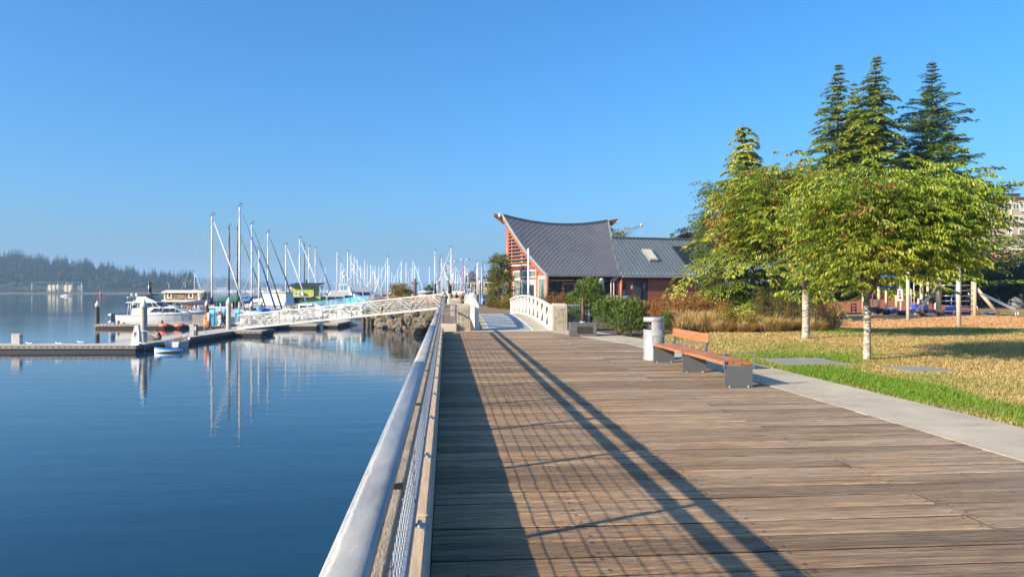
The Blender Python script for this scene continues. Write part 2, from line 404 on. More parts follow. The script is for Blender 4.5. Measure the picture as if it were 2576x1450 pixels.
mb = MB(); mb.prism([(p.x, p.y, -0.05) for p in CHIPS], (0, 0, 0.034)); struct(mb.build('wood_chip_ground', M_CHIP))
mb = MB(); mb.prism([(p.x, p.y, -0.057) for p in (W(2100, 54), W(2700, 49), W(2900, 66), W(2250, 66))], (0, 0, 0.03)); struct(mb.build('far_lawn', M_LAWN))
M_MULCH = pm('red_bark_mulch', (0.34, 0.11, 0.045), 0.95, 0.25, 6, 1.0, 8, world=True, dist=0.06)
mb = MB(); n = 22; rows = []
c0 = W(2185, 62)
for i in range(9):
    t = i / 8; r_ = []
    for j in range(n + 1):
        s = j / n * 2 - 1; h = max(0.0, 1 - s * s) ** 0.7 * (0.95 * sin(min(1.0, t * 1.35) * pi / 2)) + 0.05 * sin(j * 3.1 + i * 2)
        r_.append((c0.x + s * 9.0, c0.y - 4 + 10 * t - 1.5 * s * s * 0, h - 0.06))
    rows.append(r_)
mb.loft(rows, False, caps=False, sm=True); struct(mb.build('mulch_bank', M_MULCH))
# loose chips and grass: countless
def chips_stuff():
    N = 32000; px = NR.uniform(2096, 2760, N); d = NR.uniform(30.5, 47, N); c = (px - CX) / FPX * d
    P = np.stack([d * SN + c * CS, d * CS - c * SN, NR.uniform(-0.014, 0.01, N)], 1)
    a = NR.uniform(0, 2 * pi, N); D = np.stack([np.cos(a), np.sin(a), NR.uniform(-0.15, 0.35, N)], 1); S = np.stack([-np.sin(a), np.cos(a), NR.uniform(-0.4, 0.4, N)], 1)
    V, F = leaves_np(P, D, S, NR.uniform(0.05, 0.13, N), NR.uniform(0.02, 0.05, N), 0.1)
    k = NR.uniform(0.55, 1.25, N)[:, None]; C = np.repeat(np.array([[0.76, 0.45, 0.20]]) * k, 4, 0)
    np_mesh('wood_chips', V, F, leafmat('loose_chip', 0.0, 0.9, 0.1), None, C, 'stuff')
chips_stuff()
def grass_stuff():
    N = 380000
    # denser near the camera
    d = 8.2 * (31.5 / 8.2) ** (NR.uniform(0, 1, N) ** 0.85); px = NR.uniform(1560, 2760, N); c = (px - CX) / FPX * d
    X = d * SN + c * CS; Y = d * CS - c * SN
    lx = np.array([p.x for p in bed_front]); ly = np.array([p.y for p in bed_front])
    ymax = np.where(X < lx[-1], np.interp(X, lx, ly), 30.6) + NR.normal(0, 0.12, N)
    keep = (X > 6.90 + NR.normal(0, 0.015, N)) & (Y < ymax)
    for (ax, ay, bx, by, w) in SLABS:
        keep &= ~((X > ax - 0.02) & (X < bx + 0.02) & (Y > ay - 0.02) & (Y < by + 0.02))
    X, Y, d = X[keep], Y[keep], d[keep]; n = len(X)
    f = lambda x, y: np.sin(x * 0.9 + 1.3 * np.sin(y * 0.5)) + np.sin(y * 0.7 + x * 0.35 + 2) + 0.5 * np.sin(x * 2.3 - y * 1.9)
    band = np.exp(-(np.abs(X - 7.52 - 0.07 * np.sin(Y * 2.2)) / 0.74) ** 4) * np.clip((16.5 - Y) / 3.0, 0, 1)
    band2 = np.exp(-((X - 9.0) / 2.6) ** 2 - ((Y - 17.4) / 1.9) ** 2) * 1.05 + np.clip((Y - 26.5) / 2.0, 0, 1) * np.clip((X - 13) / 3, 0, 1) * 0.8
    g = np.clip(band * 1.25 + band2 + 0.20 * f(X, Y) + 0.02, 0, 1) + NR.normal(0, 0.16, n)
    g = np.clip(g, 0, 1)[:, None]
    h = NR.uniform(0.018, 0.05, n) * (1 + 0.5 * g[:, 0]) * (0.85 + d / 40.0); w = NR.uniform(0.004, 0.008, n) * (0.6 + d / 10.0)
    a = NR.uniform(0, 2 * pi, n); lean = NR.uniform(0.2, 1.5, n) * (1.25 - 0.7 * g[:, 0])
    P = np.stack([X, Y, np.full(n, -0.022)], 1); S = np.stack([-np.sin(a), np.cos(a), 0 * a], 1) * w[:, None]
    T = P + np.stack([np.cos(a) * lean * h, np.sin(a) * lean * h, h], 1)
    V = np.stack([P - S, P + S, T], 1).reshape(-1, 3); F = np.arange(3 * n).reshape(-1, 3)
    k = NR.uniform(0.7, 1.3, n)[:, None]
    dry = np.where(NR.uniform(0, 1, n)[:, None] < 0.35, np.array([[0.34, 0.21, 0.095]]), np.array([[0.58, 0.445, 0.215]])); grn = np.array([[0.13, 0.24, 0.022]])
    C = np.repeat((dry * (1 - g) + grn * g) * k, 3, 0)
    np_mesh('grass', V, F, leafmat('grass_blade', 0.25, 0.7, 0.15), None, C, 'stuff')
SLABS = []
for (pa, pb, d_, lab) in (((1908, 903), (2075, 925), 1.05, 'larger flat grey stone slab set in the lawn behind the bench'), ((2225, 925), (2310, 937), 0.62, 'smaller flat grey stone slab in the grass right of the nearest birch trunk')):
    p = G(*pa); q = G((pa[0] + pb[0]) / 2 + 60, pb[1]); x0, x1 = p.x, p.x + (1.55 if d_ > 1 else 1.0); y1 = p.y + 0.15; y0 = y1 - d_ * 1.6
    t = thing('stone_slab', lab, 'stone slab', (x0, y0, 0), 0, 'stone slabs in the lawn')
    mb = MB(); mb.bb(0, x1 - x0, 0, y1 - y0, -0.08, 0.016); mb.build('slab_top', pm('grey_slab', (0.26, 0.255, 0.23), 0.85, 0.12, 3, 0.4, 70), t, bevel=0.01)
    SLABS.append((x0, y0, x1, y1, 0))
grass_stuff()
def litter():
    N = 230; X = NR.uniform(0.2, 22, N); Y = NR.uniform(4, 30, N); k = (X > 7) | (NR.uniform(0, 1, N) < .22); X, Y = X[k], Y[k]; n = len(X); P = np.stack([X, Y, np.where(X > 6.9, .012, .006)], 1); a = NR.uniform(0, 2 * pi, n)
    V, F = leaves_np(P, np.stack([np.cos(a), np.sin(a), NR.uniform(-.05, .25, n)], 1), np.stack([-np.sin(a), np.cos(a), 0 * a], 1), NR.uniform(.03, .08, n), NR.uniform(.02, .045, n), .15)
    C = np.array([(.30, .12, .03), (.42, .28, .05), (.16, .08, .03), (.5, .4, .12)])[NR.integers(0, 4, n)]; np_mesh('fallen_leaves', V, F, leafmat('fallen_leaf', .1, .8, .1), None, np.repeat(C, 4, 0), 'stuff')
litter()

# ---- far shores
M_FOREST = pm('forest_floor', (0.03, 0.045, 0.02), 0.95, 0.3, 0.02, 0.0, 1, world=True)
M_FLEAF = leafmat('far_foliage', 0.1, 0.8, 0.1)
def ridge(name, prof, d0, d1, lift):
    xs = [p[0] for p in prof]; ys = [p[1] for p in prof]; n = 70; rows = [[] for _ in range(6)]
    for i in range(n + 1):
        px = xs[0] + (xs[-1] - xs[0]) * i / n; top = ZA(float(np.interp(px, xs, ys)), d1) - lift * (1 + 0.12 * sin(px * 0.11))
        for k, (t, hz) in enumerate(((0, 0), (0.06, 0.05), (0.35, 0.45), (0.7, 0.85), (1.0, 1.0), (1.6, 0.9))):
            d = d0 + (d1 - d0) * t; p = W(px, d); rows[k].append((p.x, p.y, WATER - 0.5 + (max(top, 3.5) - WATER) * hz + (1.2 if k else 0)))
    mb = MB(); mb.loft(rows, False, caps=False, sm=True); return mb.build(name, M_FOREST)
profA = [(-260, 628), (0, 636), (15, 634), (60, 640), (130, 650), (200, 656), (250, 664), (300, 672), (350, 681), (400, 690), (440, 700), (462, 716), (485, 731)]
struct(ridge('wooded_hill', profA, 960, 1180, 15))
profB = [(380, 706), (460, 705), (500, 700), (550, 697), (575, 697), (610, 703), (640, 708), (720, 712), (800, 716)]
struct(ridge('distant_hill', profB, 2300, 2700, 14))
profC = [(620, 714), (800, 713), (1000, 712.5), (1180, 714), (1300, 716)]
struct(ridge('far_ridge', profC, 4400, 5000, 4))
def forest(name, prof, d0, d1, N, nl, hmin, hmax, lift, big, flat=False):
    xs = [p[0] for p in prof]; ys = [p[1] for p in prof]; parts = []
    for i in range(N):
        px = random.uniform(xs[0], xs[-1]); u = random.random(); t = 0.04 + 0.98 * (u ** 0.75 if i % 3 else 1.0 - 0.1 * u)
        d = d0 + (d1 - d0) * t; top = ZA(float(np.interp(px, xs, ys)), d1) - lift * (1 + 0.12 * sin(px * 0.11))
        z = WATER + 0.7 + (max(top, 3.5) - WATER) * float(np.interp(t, [0, .06, .35, .7, 1.0, 1.6], [0, .05, .45, .85, 1, .9]))
        if flat: t, z = 0.3, WATER + 1.8
        con = random.random() < (0.3 + 0.6 * t) * (0 if flat else 1); h = random.uniform(hmin, hmax) * (1.0 if con else 0.6)
        if t < 0.12: h *= 0.5
        if big and 66 < px < 214 and d < 985 and i % 5: d += 40
        p = np.array(W(px, d, z - 0.5)); m = nl
        if con:
            k = NR.uniform(0.05, 1, m) ** 0.8; rr = (1 - k) * h * random.uniform(0.17, 0.26) + 0.3; a = NR.uniform(0, 2 * pi, m)
            P = p + np.stack([rr * 0.15 * np.cos(a), rr * 0.15 * np.sin(a), k * h], 1); D = np.stack([np.cos(a), np.sin(a), NR.uniform(-0.55, 0.1, m)], 1)
            L = rr * NR.uniform(0.6, 1.1, m); col = np.array([0.014, 0.030, 0.016])
        else:
            q = unit(NR.normal(0, 1, (m, 3))); rr = h * random.uniform(0.38, 0.55)
            P = p + np.array([0, 0, h * 0.5]) + q * np.array([rr, rr, h * 0.45]) * NR.uniform(0.4, 0.9, m)[:, None]; D = q + NR.normal(0, 0.5, (m, 3)); L = NR.uniform(0.12, 0.26, m) * h
            col = np.array(random.choice(((0.045, 0.06, 0.018), (0.085, 0.085, 0.025), (0.10, 0.065, 0.025), (0.03, 0.05, 0.017), (0.055, 0.07, 0.02))))
        S = NR.normal(0, 1, (m, 3)); V, F = leaves_np(P, D, S, L, L * NR.uniform(0.35, 0.7, m), 0.1)
        parts.append((V, F, np.repeat(col * NR.uniform(0.75, 1.25, m)[:, None], 4, 0)))
        tip = np.array([[p[0] - 0.4, p[1], p[2]], [p[0] + 0.4, p[1], p[2]], [p[0] + 0.1, p[1], p[2] + h], [p[0], p[1] + 0.3, p[2]]]); parts.append((tip, np.array([[0, 1, 2], [0, 2, 3]]), np.repeat(np.array([[0.05, 0.04, 0.03]]), 4, 0)))
    V, F, C = merge_np(parts); return np_mesh(name, V, F, M_FLEAF, None, C, 'stuff')
forest('shore_woods', profA, 965, 1180, 1750, 105, 14, 33, 24, True)
forest('shore_bushes', profA, 940, 966, 420, 60, 4, 10, 15, False, True)
forest('distant_woods', profB, 2320, 2700, 900, 16, 14, 26, 14, False)

# far warehouse on the left shore
def warehouse():
    a = W(80, 950, WATER + 1.6); b = W(206, 950, WATER + 1.6); L = (b - a).length; rz = atan2(b.y - a.y, b.x - a.x)
    t = thing('warehouse', 'long beige waterfront warehouse below the wooded hill on the far shore', 'warehouse', a, rz)
    H = 14.5 * 0.92
    tan = pm('beige_cladding', (0.33, 0.29, 0.19), 0.8, 0.1, 0.2, 0.0); dk = pm('shed_dark', (0.13, 0.12, 0.10), 0.8, 0.2, 0.2, 0.0)
    mb = MB(); mb.bb(18, L * 0.80, 2.6, 12, -1, H - 2.2); mb.build('wall', tan, t)
    mb = MB(); mb.bb(L * 0.82, L, 2.5, 12, -1, H - 2.0); mb.build('annex', dk, t)
    mb = MB(); mb.bb(-2, L + 1, -1, 13, H - 1.4, H - 0.6); mb.build('roof', dk, t)
    for x in (0, 33, L * 0.80, L - 0.5):
        mb = MB(); mb.bb(x - 0.5, x + 0.5, 0, 1, 0, H - 1.4); mb.build('post', pm('grey_post', (0.4, 0.4, 0.38), 0.7), t)
    for i in range(6):
        x = 19.5 + i * (L * 0.8 - 20) / 6
        mb = MB(); mb.bb(x, x + 3.0, 2.2, 2.6, 0.5, H - 2.4); mb.build('wall_panel', pm('pale_panel', (0.62, 0.55, 0.38), 0.8, 0.1, 0.3, 0), t)
    mb = MB(); mb.bb(L * 0.765, L * 0.79, 2.0, 2.5, 1, H - 3); mb.build('door', M_RED, t)
warehouse()
def far_pier():
    a = W(330, 990, WATER); b = W(410, 990, WATER); rz = atan2(b.y - a.y, b.x - a.x); L = (b - a).length
    t = thing('pier', 'low dark pier on piles at the far shore right of the warehouse', 'pier', a, rz)
    dk = pm('pier_timber', (0.09, 0.08, 0.07), 0.9, 0.2, 0.2, 0)
    mb = MB(); mb.bb(0, L, 0, 8, 4.6, 5.8); mb.build('pier_deck', dk, t)
    for i in range(9):
        mb = MB(); x = L * (i + 0.5) / 9; mb.tube([(x, 1, -2), (x, 1, 4.6)], 0.5, 6); mb.build('pile', dk, t)
far_pier()
mb = MB(); a, b = W(405, 992), W(640, 1350)
rr = [[(W(px, d).x, W(px, d).y, WATER + dz) for (d, dz) in ((934, -1), (938, 1.2), (955, 1.6), (990, 2.0))] for px in range(-200, 470, 10)]
mb.loft(rr, False, caps=False); struct(mb.build('shore_bank', pm('shore_bank_rock', (0.085, 0.075, 0.055), 0.9, 0.3, 0.05, 0.0, world=True)))
for i, px in enumerate((425, 466, 508, 548, 590)):
    d = 985 if px < 470 else 985
    if px > 475: break
    p = W(px, d, WATER + 2); t = thing('street_lamp', ('pale street lamp on the far shore road, right of the far pier', 'pale street lamp at the end of the far shore road, left of the houseboat roof')[i], 'street lamp', p, 0, 'lamps on the far shore road')
    mb = MB(); mb.tube([(0, 0, 0), (0, 0, 11)], 0.28, 6); mb.build('pole', M_ALU, t)
    mb = MB(); mb.tube([(0, 0, 11), (-2.4, 0, 11.6)], 0.25, 6); mb.build('lamp_arm', M_ALU, t)
def far_marina():
    mb = MB()
    for i in range(110):
        px = random.uniform(505, 905); d = random.uniform(1700, 2200); p = W(px, d, WATER); L = random.uniform(6, 14); k = random.randrange(4)
        mb.box((p.x, p.y, WATER + 1.2), (L, 3, 2.4), random.uniform(-.3, .3), 0); mb.box((p.x, p.y, WATER + 3.2), (L * .5, 2.2, 2), 0, k % 2)
        if k: mb.tube([(p.x, p.y, WATER + 2), (p.x + .2, p.y, WATER + random.uniform(12, 19))], 0.22, 3, 0)
    for (px, w, h) in ((650, 46, 6), (690, 40, 5), (560, 30, 7)):
        p = W(px, 2150, WATER); mb.box((p.x, p.y, WATER + h / 2 + 2), (w, 10, h), 0, 1); mb.box((p.x, p.y, WATER + h + 2.6), (w + 3, 12, 1.2), 0, 0)
    mb.build('distant_marina', [M_GEL, pm('far_hull_tint', (0.35, 0.36, 0.38), 0.6, 0.1, 1, 0)], kind='stuff', fix=False)
far_marina()
# ================================================================== FOREGROUND FURNITURE
# ---- harbour railing along the left edge
RX, RS, R0, NB = -0.205, 1.95, 0.79, 14
def rail_mat():
    m, nt, b, out = new_mat('weathered_galvanised_rail'); v = coords(nt, False, (5, 1.2, 5)); n1 = noise(nt, v, 1.8, 6, .7); v2 = coords(nt, False, (14, 9, 14)); n2 = noise(nt, v2, 2.0, 6, .75); n3 = noise(nt, coords(nt, False, (1, 7, 1)), 1.0, 5, .7)
    c = rampn(nt, n1, [(.32, (.25, .255, .25)), (.5, (.36, .36, .345)), (.7, (.45, .445, .42))]); sx = nd(nt, 'ShaderNodeSeparateXYZ'); nt.links.new(nd(nt, 'ShaderNodeTexCoord').outputs['Object'], sx.inputs[0])
    a = nd(nt, 'ShaderNodeMath', operation='MULTIPLY_ADD'); nt.links.new(n3, a.inputs[0]); a.inputs[1].default_value = -.03; nt.links.new(sx.outputs[0], a.inputs[2]); ab = nd(nt, 'ShaderNodeMath', operation='ADD'); nt.links.new(a.outputs[0], ab.inputs[0]); ab.inputs[1].default_value = .045
    ab2 = nd(nt, 'ShaderNodeMath', operation='ABSOLUTE'); nt.links.new(ab.outputs[0], ab2.inputs[0]); band = rampn(nt, ab2.outputs[0], [(.0015, .75), (.006, 0.0)])
    c = mixc(nt, band, c, (.62, .60, .56)); c = mixc(nt, rampn(nt, n2, [(.62, 0.0), (.70, .8)]), c, (.60, .58, .54)); c = mixc(nt, rampn(nt, n2, [(.28, .8), (.36, 0.0)]), c, (.16, .15, .14))
    nt.links.new(c, b.inputs['Base Color']); b.inputs['Metallic'].default_value = .25; nt.links.new(rampn(nt, n1, [(.3, .36), (.7, .58)]), b.inputs['Roughness']); bumpn(nt, b, n2, .35, .004); return m
M_RAIL = rail_mat()
M_RAILB = pm('railing_grey_steel', (0.34, 0.37, 0.41), 0.5, 0.12, 5, 0.1, 40, metal=0.5)
M_RUST = pm('worn_tan_rail', (0.40, 0.33, 0.25), 0.7, 0.25, 8, 0.5, 40, metal=0.2, stretch=(4, 0.7, 4))
rail = thing('harbour_railing', 'galvanised steel railing with wire mesh along the water edge of the boardwalk', 'railing', (RX, 0, 0))
def flat_round(mb, y0, y1, w, h, zc, n=14):
    rings = []
    for y in (y0, y1):
        r = []
        for i in range(n):
            a = 2 * pi * i / n; c, s = cos(a), sin(a)
            r.append((w / 2 * math.copysign(abs(c) ** 0.55, c), y, zc + h / 2 * math.copysign(abs(s) ** 0.65, s)))
        rings.append(r)
    mb.loft(rings, True, sm=True)
yend = 29.75
for i in range(5):
    a, b_ = i * 6.05 - 0.1, min(yend, (i + 1) * 6.05 - 0.1)
    mb = MB(); flat_round(mb, a + 0.002, b_ - 0.002, 0.100, 0.056, 1.064); mb.build('handrail', M_RAIL, rail)
    mb = MB(); flat_round(mb, b_ - 0.012, b_ + 0.012, 0.104, 0.060, 1.064); mb.build('handrail_joint', M_GALV, rail)
post_me = mesh_me = foot_me = None
for i in range(NB + 1):
    yy = R0 + RS * i
    mb = MB(); mb.bb(-0.012, 0.012, -0.030, 0.030, 0.19, 1.035)
    if post_me is None: post_me = mb.mesh('post', M_RAILB)
    o = bpy.data.objects.new('post', post_me); COL.objects.link(o); o.parent = rail; o.location = (0, yy, 0)
    mb = MB(); mb.bb(0.012, 0.085, -0.055, 0.055, 0.188, 0.200); mb.lathe([(0.0, 0.228), (0.014, 0.228), (0.014, 0.200)], 6, (0.045, -0.02, 0)); mb.lathe([(0, 0.222), (0.012, 0.222), (0.012, 0.200)], 6, (0.045, 0.028, 0))
    if foot_me is None: foot_me = mb.mesh('foot_plate', M_GALV)
    o = bpy.data.objects.new('foot_plate', foot_me); COL.objects.link(o); o.parent = rail; o.location = (0, yy, 0)
    if i == NB: break
    mb = MB(); mb.bb(-0.005, 0.052, 0.04, RS - 0.04, 0.888, 0.945); o = mb.build('second_rail', M_RUST, rail, bevel=0.006, loc=(0, yy, 0)) if i == 0 else None
    if i == 0: sec = o
    else: c = sec.copy(); COL.objects.link(c); c.location = (0, yy, 0)
    mb = MB(); mb.bb(-0.02, 0.022, 0.034, RS - 0.034, 0.232, 0.35); o = mb.build('bottom_rail', M_RAILB, rail, bevel=0.005, loc=(0, yy, 0)) if i == 0 else None
    if i == 0: bot = o
    else: c = bot.copy(); COL.objects.link(c); c.location = (0, yy, 0)
    if mesh_me is None:
        mb = MB()
        for k in range(19):
            y_ = 0.06 + k * (RS - 0.12) / 18; mb.tube([(0, y_, 0.35), (0, y_, 0.888)], 0.0028, 4, sm=False)
        for k in range(8):
            z_ = 0.40 + k * 0.066; mb.tube([(0.004, 0.03, z_), (0.004, RS - 0.03, z_)], 0.0032, 4, sm=False)
        mesh_me = mb.mesh('wire_mesh', M_GALV)
    o = bpy.data.objects.new('wire_mesh', mesh_me); COL.objects.link(o); o.parent = rail; o.location = (0, yy, 0)
# short return panel from the railing end to the concrete pier
t = thing('return_railing', 'short low mesh railing closing the gap between the long railing and the concrete pier', 'railing', (-0.18, 30.1, 0))
mb = MB(); mb.bb(-0.1, 0.6, -0.16, 0.16, -0.1, 0.30); mb.build('kerb', M_EDGE, t, bevel=0.01)
for z in (1.06, 0.84): mb = MB(); mb.bb(0.0, 0.56, -0.04, 0.04, z - 0.025, z + 0.02); mb.build('rail', M_RAILB, t, bevel=0.008)
for x in (0.02, 0.54): mb = MB(); mb.bb(x - 0.02, x + 0.02, -0.02, 0.02, 0.30, 1.035); mb.build('post', M_RAILB, t)
mb = MB()
for k in range(6): mb.tube([(0.07 + k * 0.08, 0, 0.33), (0.07 + k * 0.08, 0, 0.82)], 0.004, 4, sm=False)
for k in range(6): mb.tube([(0.03, 0, 0.36 + k * 0.09), (0.54, 0, 0.36 + k * 0.09)], 0.004, 4, sm=False)
mb.build('wire_mesh', M_GALV, t)

# ---- bench
M_SLAT = pm('oiled_hardwood', (0.42, 0.175, 0.065), 0.42, 0.25, 2.5, 0.25, 30, stretch=(9, 0.8, 9), col2=(0.24, 0.075, 0.028), dist=0.003)
M_PLATE = pm('grey_plate_steel', (0.165, 0.17, 0.172), 0.5, 0.1, 3, 0.08, 20, metal=0.45)
BX, BY0, BY1 = 4.69, 12.40, 16.80
bench = thing('park_bench', 'long bench of orange-brown hardwood slats on grey steel plates beside the litter bin', 'bench', (BX, BY0, 0))
LB = BY1 - BY0; legs = (0.0, 2.28, LB)
for k in range(3):
    for (a, b_) in ((0.012, 2.272), (2.288, LB - 0.012)):
        mb = MB(); mb.bb(0.012 + k * 0.158, 0.012 + k * 0.158 + 0.146, a, b_, 0.372, 0.432); mb.build('seat_slat', M_SLAT, bench, bevel=0.008)
for i, y_ in enumerate(legs):
    mb = MB()
    if i == 0: mb.bb(-0.003, 0.488, -0.006, 0.006, 0.0, 0.368)
    else: mb.prism([(-0.003, y_ - 0.006, 0), (0.488, y_ - 0.006, 0), (0.488, y_ - 0.006, 0.368), (-0.003, y_ - 0.006, 0.368)], (0, 0.012, 0))
    lg = mb.build('leg', M_PLATE, bench, bevel=0.003)
    for x in (0.08, 0.41):
        mb = MB(); mb.bb(x - 0.012, x + 0.012, y_ - 0.03, y_ + 0.03, 0.0, 0.010); mb.lathe([(0, 0.028), (0.011, 0.028), (0.011, 0.009)], 6, (x, y_ - 0.02, 0)); mb.build('floor_bolt', M_GALV, lg)
    mb = MB(); x1 = 0.50
    mb.bb(-0.016, -0.004, y_ - 0.022, y_ + 0.022, 0.33, 0.585); mb.bb(-0.016, x1 + 0.012, y_ - 0.022, y_ + 0.022, 0.585, 0.597); mb.bb(x1, x1 + 0.012, y_ - 0.022, y_ + 0.022, 0.33, 0.585)
    mb.build('armrest', M_STEEL, bench, bevel=0.002)
    if i > 0:
        mb = MB(); mb.prism([(0.44, y_ - 0.025, 0.40), (0.51, y_ - 0.025, 0.40), (0.545, y_ - 0.025, 0.74), (0.505, y_ - 0.025, 0.74)], (0, 0.05, 0)); mb.build('back_bracket', M_PLATE, bench, bevel=0.003)
mb = MB(); mb.prism([(0.462, 2.17, 0.595), (0.502, 2.17, 0.592), (0.526, 2.17, 0.772), (0.484, 2.17, 0.777)], (0, LB - 2.17 + 0.1, 0)); bk = mb.build('backrest', M_SLAT, bench, bevel=0.010)
for z in (0.635, 0.685, 0.735):
    mb = MB(); mb.ball((0.484 + (z - 0.635) * 0.12, 2.169, z), 0.011, 8, 6); mb.build('bolt_head', M_STEEL, bk)

# ---- litter bin
def bin_mat():
    m, nt, b, out = new_mat('perforated_bin_skin')
    v = coords(nt, False, (1, 1, 1)); ch = nd(nt, 'ShaderNodeTexBrick'); ch.inputs['Scale'].default_value = 26
    n1 = noise(nt, v, 3, 4, 0.6)
    w1 = nd(nt, 'ShaderNodeTexWave'); w1.inputs['Scale'].default_value = 24; w1.bands_direction = 'Z'; nt.links.new(v, w1.inputs[0])
    b.inputs['Metallic'].default_value = 0.5; b.inputs['Roughness'].default_value = 0.4
    nt.links.new(rampn(nt, n1, [(0.3, (0.50, 0.50, 0.49)), (0.7, (0.60, 0.60, 0.59))]), b.inputs['Base Color']); bumpn(nt, b, n1, 0.05); return m
BINM = pm('silver_powder_coat', (0.43, 0.43, 0.42), 0.42, 0.10, 3, 0.05, 40, metal=0.35)
BC = (4.885, 17.45, 0)
bn = thing('litter_bin', 'silver round litter bin with a side slot and perforated drum beside the bench', 'litter bin', BC)
R = 0.245; A0, A1 = radians(150), radians(150 + 360)
mb = MB(); mb.lathe([(R, 0.005), (R, 0.715)], 40); mb.lathe([(R - 0.02, 0.715), (R, 0.715)], 40); mb.build('drum', BINM, bn)
# neck wall: open on the left (towards the deck)
o0 = radians(180 + 62); o1 = radians(180 - 62 + 360)
mb = MB(); mb.lathe([(R - 0.012, 0.715), (R - 0.012, 0.90)], 30, a0=o0, a1=o1); mb.lathe([(R, 0.715), (R, 0.90)], 30, a0=o0, a1=o1)
mb.build('neck', BINM, bn)
mb = MB(); mb.lathe([(0.0, 0.995), (R * 0.5, 1.0), (R - 0.015, 1.003), (R + 0.004, 0.993), (R + 0.006, 0.905), (R - 0.01, 0.895), (0, 0.895)], 40); mb.build('cap', BINM, bn)
mb = MB(); mb.lathe([(R - 0.03, 0.55), (R - 0.03, 0.72), (0, 0.60)], 24); mb.build('liner', M_DARK, bn)
holes = MB()
for j in range(30):
    z = 0.10 + j * 0.0165
    for k in range(78):
        if k % 13 == 0: continue
        a = 2 * pi * (k + 0.5 * (j % 2)) / 78; ca, sa = cos(a), sin(a); r_ = R + 0.0012; h = 0.0038; w = 0.0048
        if sa > 0.55: continue
        p = (r_ * ca, r_ * sa, z); u = (-sa * w, ca * w, 0)
        holes.add([(p[0] - u[0], p[1] - u[1], z), (p[0], p[1], z - h), (p[0] + u[0], p[1] + u[1], z), (p[0], p[1], z + h)], [(0, 1, 2, 3)])
holes.build('perforation', pm('hole_dark', (0.05, 0.05, 0.055), 0.8, 0.2, 5, 0), bn, kind='stuff', fix=False)

# ---- arched footbridge with concrete piers
BYA, BYB, BXL, BXR = 30.62, 49.3, 1.27, 4.22
def arch(y, rise=0.30):
    t = (y - 40.0) / 9.4; return rise * (1 - t * t) if abs(t) < 1 else 0.0
br = thing('footbridge', 'low arched footbridge with white slatted parapets at the end of the boardwalk', 'footbridge', (0, 0, 0))
N = 24; ysb = [BYA + (BYB - BYA) * i / N for i in range(N + 1)]
def strip(x0, x1, dz, name, mats, th=0.12):
    mb = MB(); mb.loft([[(x0, y, arch(y) + dz), (x1, y, arch(y) + dz), (x1, y, arch(y) + dz - th), (x0, y, arch(y) + dz - th)] for y in ysb], True); return mb.build(name, mats, br)
M_BRC = pm('bridge_concrete', (0.42, 0.375, 0.29), 0.88, 0.12, 1.5, 0.4, 70)
M_BRB = pm('blue_grey_bridge_tile', (0.20, 0.25, 0.29), 0.65, 0.14, 2.0, 0.2, 30)
strip(BXL + 0.03, 1.74, 0.0, 'side_slab', M_BRC); strip(3.55, BXR, 0.0, 'side_slab', M_BRC)
strip(1.775, 3.515, -0.008, 'centre_deck', M_BRB)
for x in (1.7575, 3.5325): strip(x - 0.0165, x + 0.0165, 0.008, 'edge_strip', pm('white_edge', (0.66, 0.64, 0.58), 0.7, 0.1, 3))
# tiles of the centre lane: lengthwise ribs and cross joints
rib = MB()
for k in range(15):
    x = 1.83 + k * 0.1165
    rib.loft([[(x - 0.006, y, arch(y) - 0.002), (x + 0.006, y, arch(y) - 0.002), (x + 0.006, y, arch(y) - 0.02), (x - 0.006, y, arch(y) - 0.02)] for y in ysb[::2]], True)
yy = BYA + 0.25
while yy < BYB:
    rib.bb(1.78, 3.51, yy - 0.007, yy + 0.007, arch(yy) - 0.02, arch(yy) - 0.003); yy += 0.62
rib.build('tile_joint', pm('pale_joint', (0.47, 0.50, 0.50), 0.7, 0.1, 4), br, kind='stuff')
M_BRW = pm('white_bridge_paint', (0.74, 0.73, 0.68), 0.45, 0.08, 4, 0.08, 30)
for (xc, nm) in ((BXL - 0.02, 'parapet'), (BXR + 0.03, 'parapet')):
    mb = MB(); y0, y1 = BYA + 0.12, BYB - 0.2
    yl = [y0 + (y1 - y0) * i / 22 for i in range(23)]
    top = lambda y: 1.0 + arch(y, 0.36)
    mb.loft([[(xc - 0.10, y, top(y) - 0.075), (xc + 0.10, y, top(y) - 0.075), (xc + 0.10, y, top(y) + 0.0), (xc - 0.10, y, top(y) + 0.0)] for y in yl], True)
    pr = mb.build(nm, M_BRW, br, bevel=0.012)
    mb = MB(); mb.loft([[(xc - 0.07, y, arch(y) + 0.02), (xc + 0.07, y, arch(y) + 0.02), (xc + 0.07, y, arch(y) + 0.10), (xc - 0.07, y, arch(y) + 0.10)] for y in yl], True); mb.build('bottom_chord', M_BRW, pr)
    nb_ = 11
    for i in range(nb_ + 1):
        y = y0 + (y1 - y0) * i / nb_; w = 0.2 if i in (0, nb_) else 0.12
        mb = MB(); mb.bb(xc - 0.06, xc + 0.06, y - w / 2, y + w / 2, arch(y) + 0.09, top(y) - 0.07); mb.build('baluster', M_BRW, pr)
        if i < nb_:
            y2 = y + (y1 - y0) / nb_
            mb = MB(); mb.bar((xc + 0.01, y + 0.1, top(y + 0.1) - 0.1), (xc + 0.01, y2 - 0.1, arch(y2) + 0.1), 0.05, 0.13, (0, 1, 0)); mb.build('diagonal_brace', M_BRW, pr)
    mb = MB(); mb.bb(xc - 0.085, xc + 0.085, y0 - 0.14, y0 - 0.02, 0.0, top(y0) + 0.01); mb.build('end_post', M_BRW, pr, bevel=0.01)
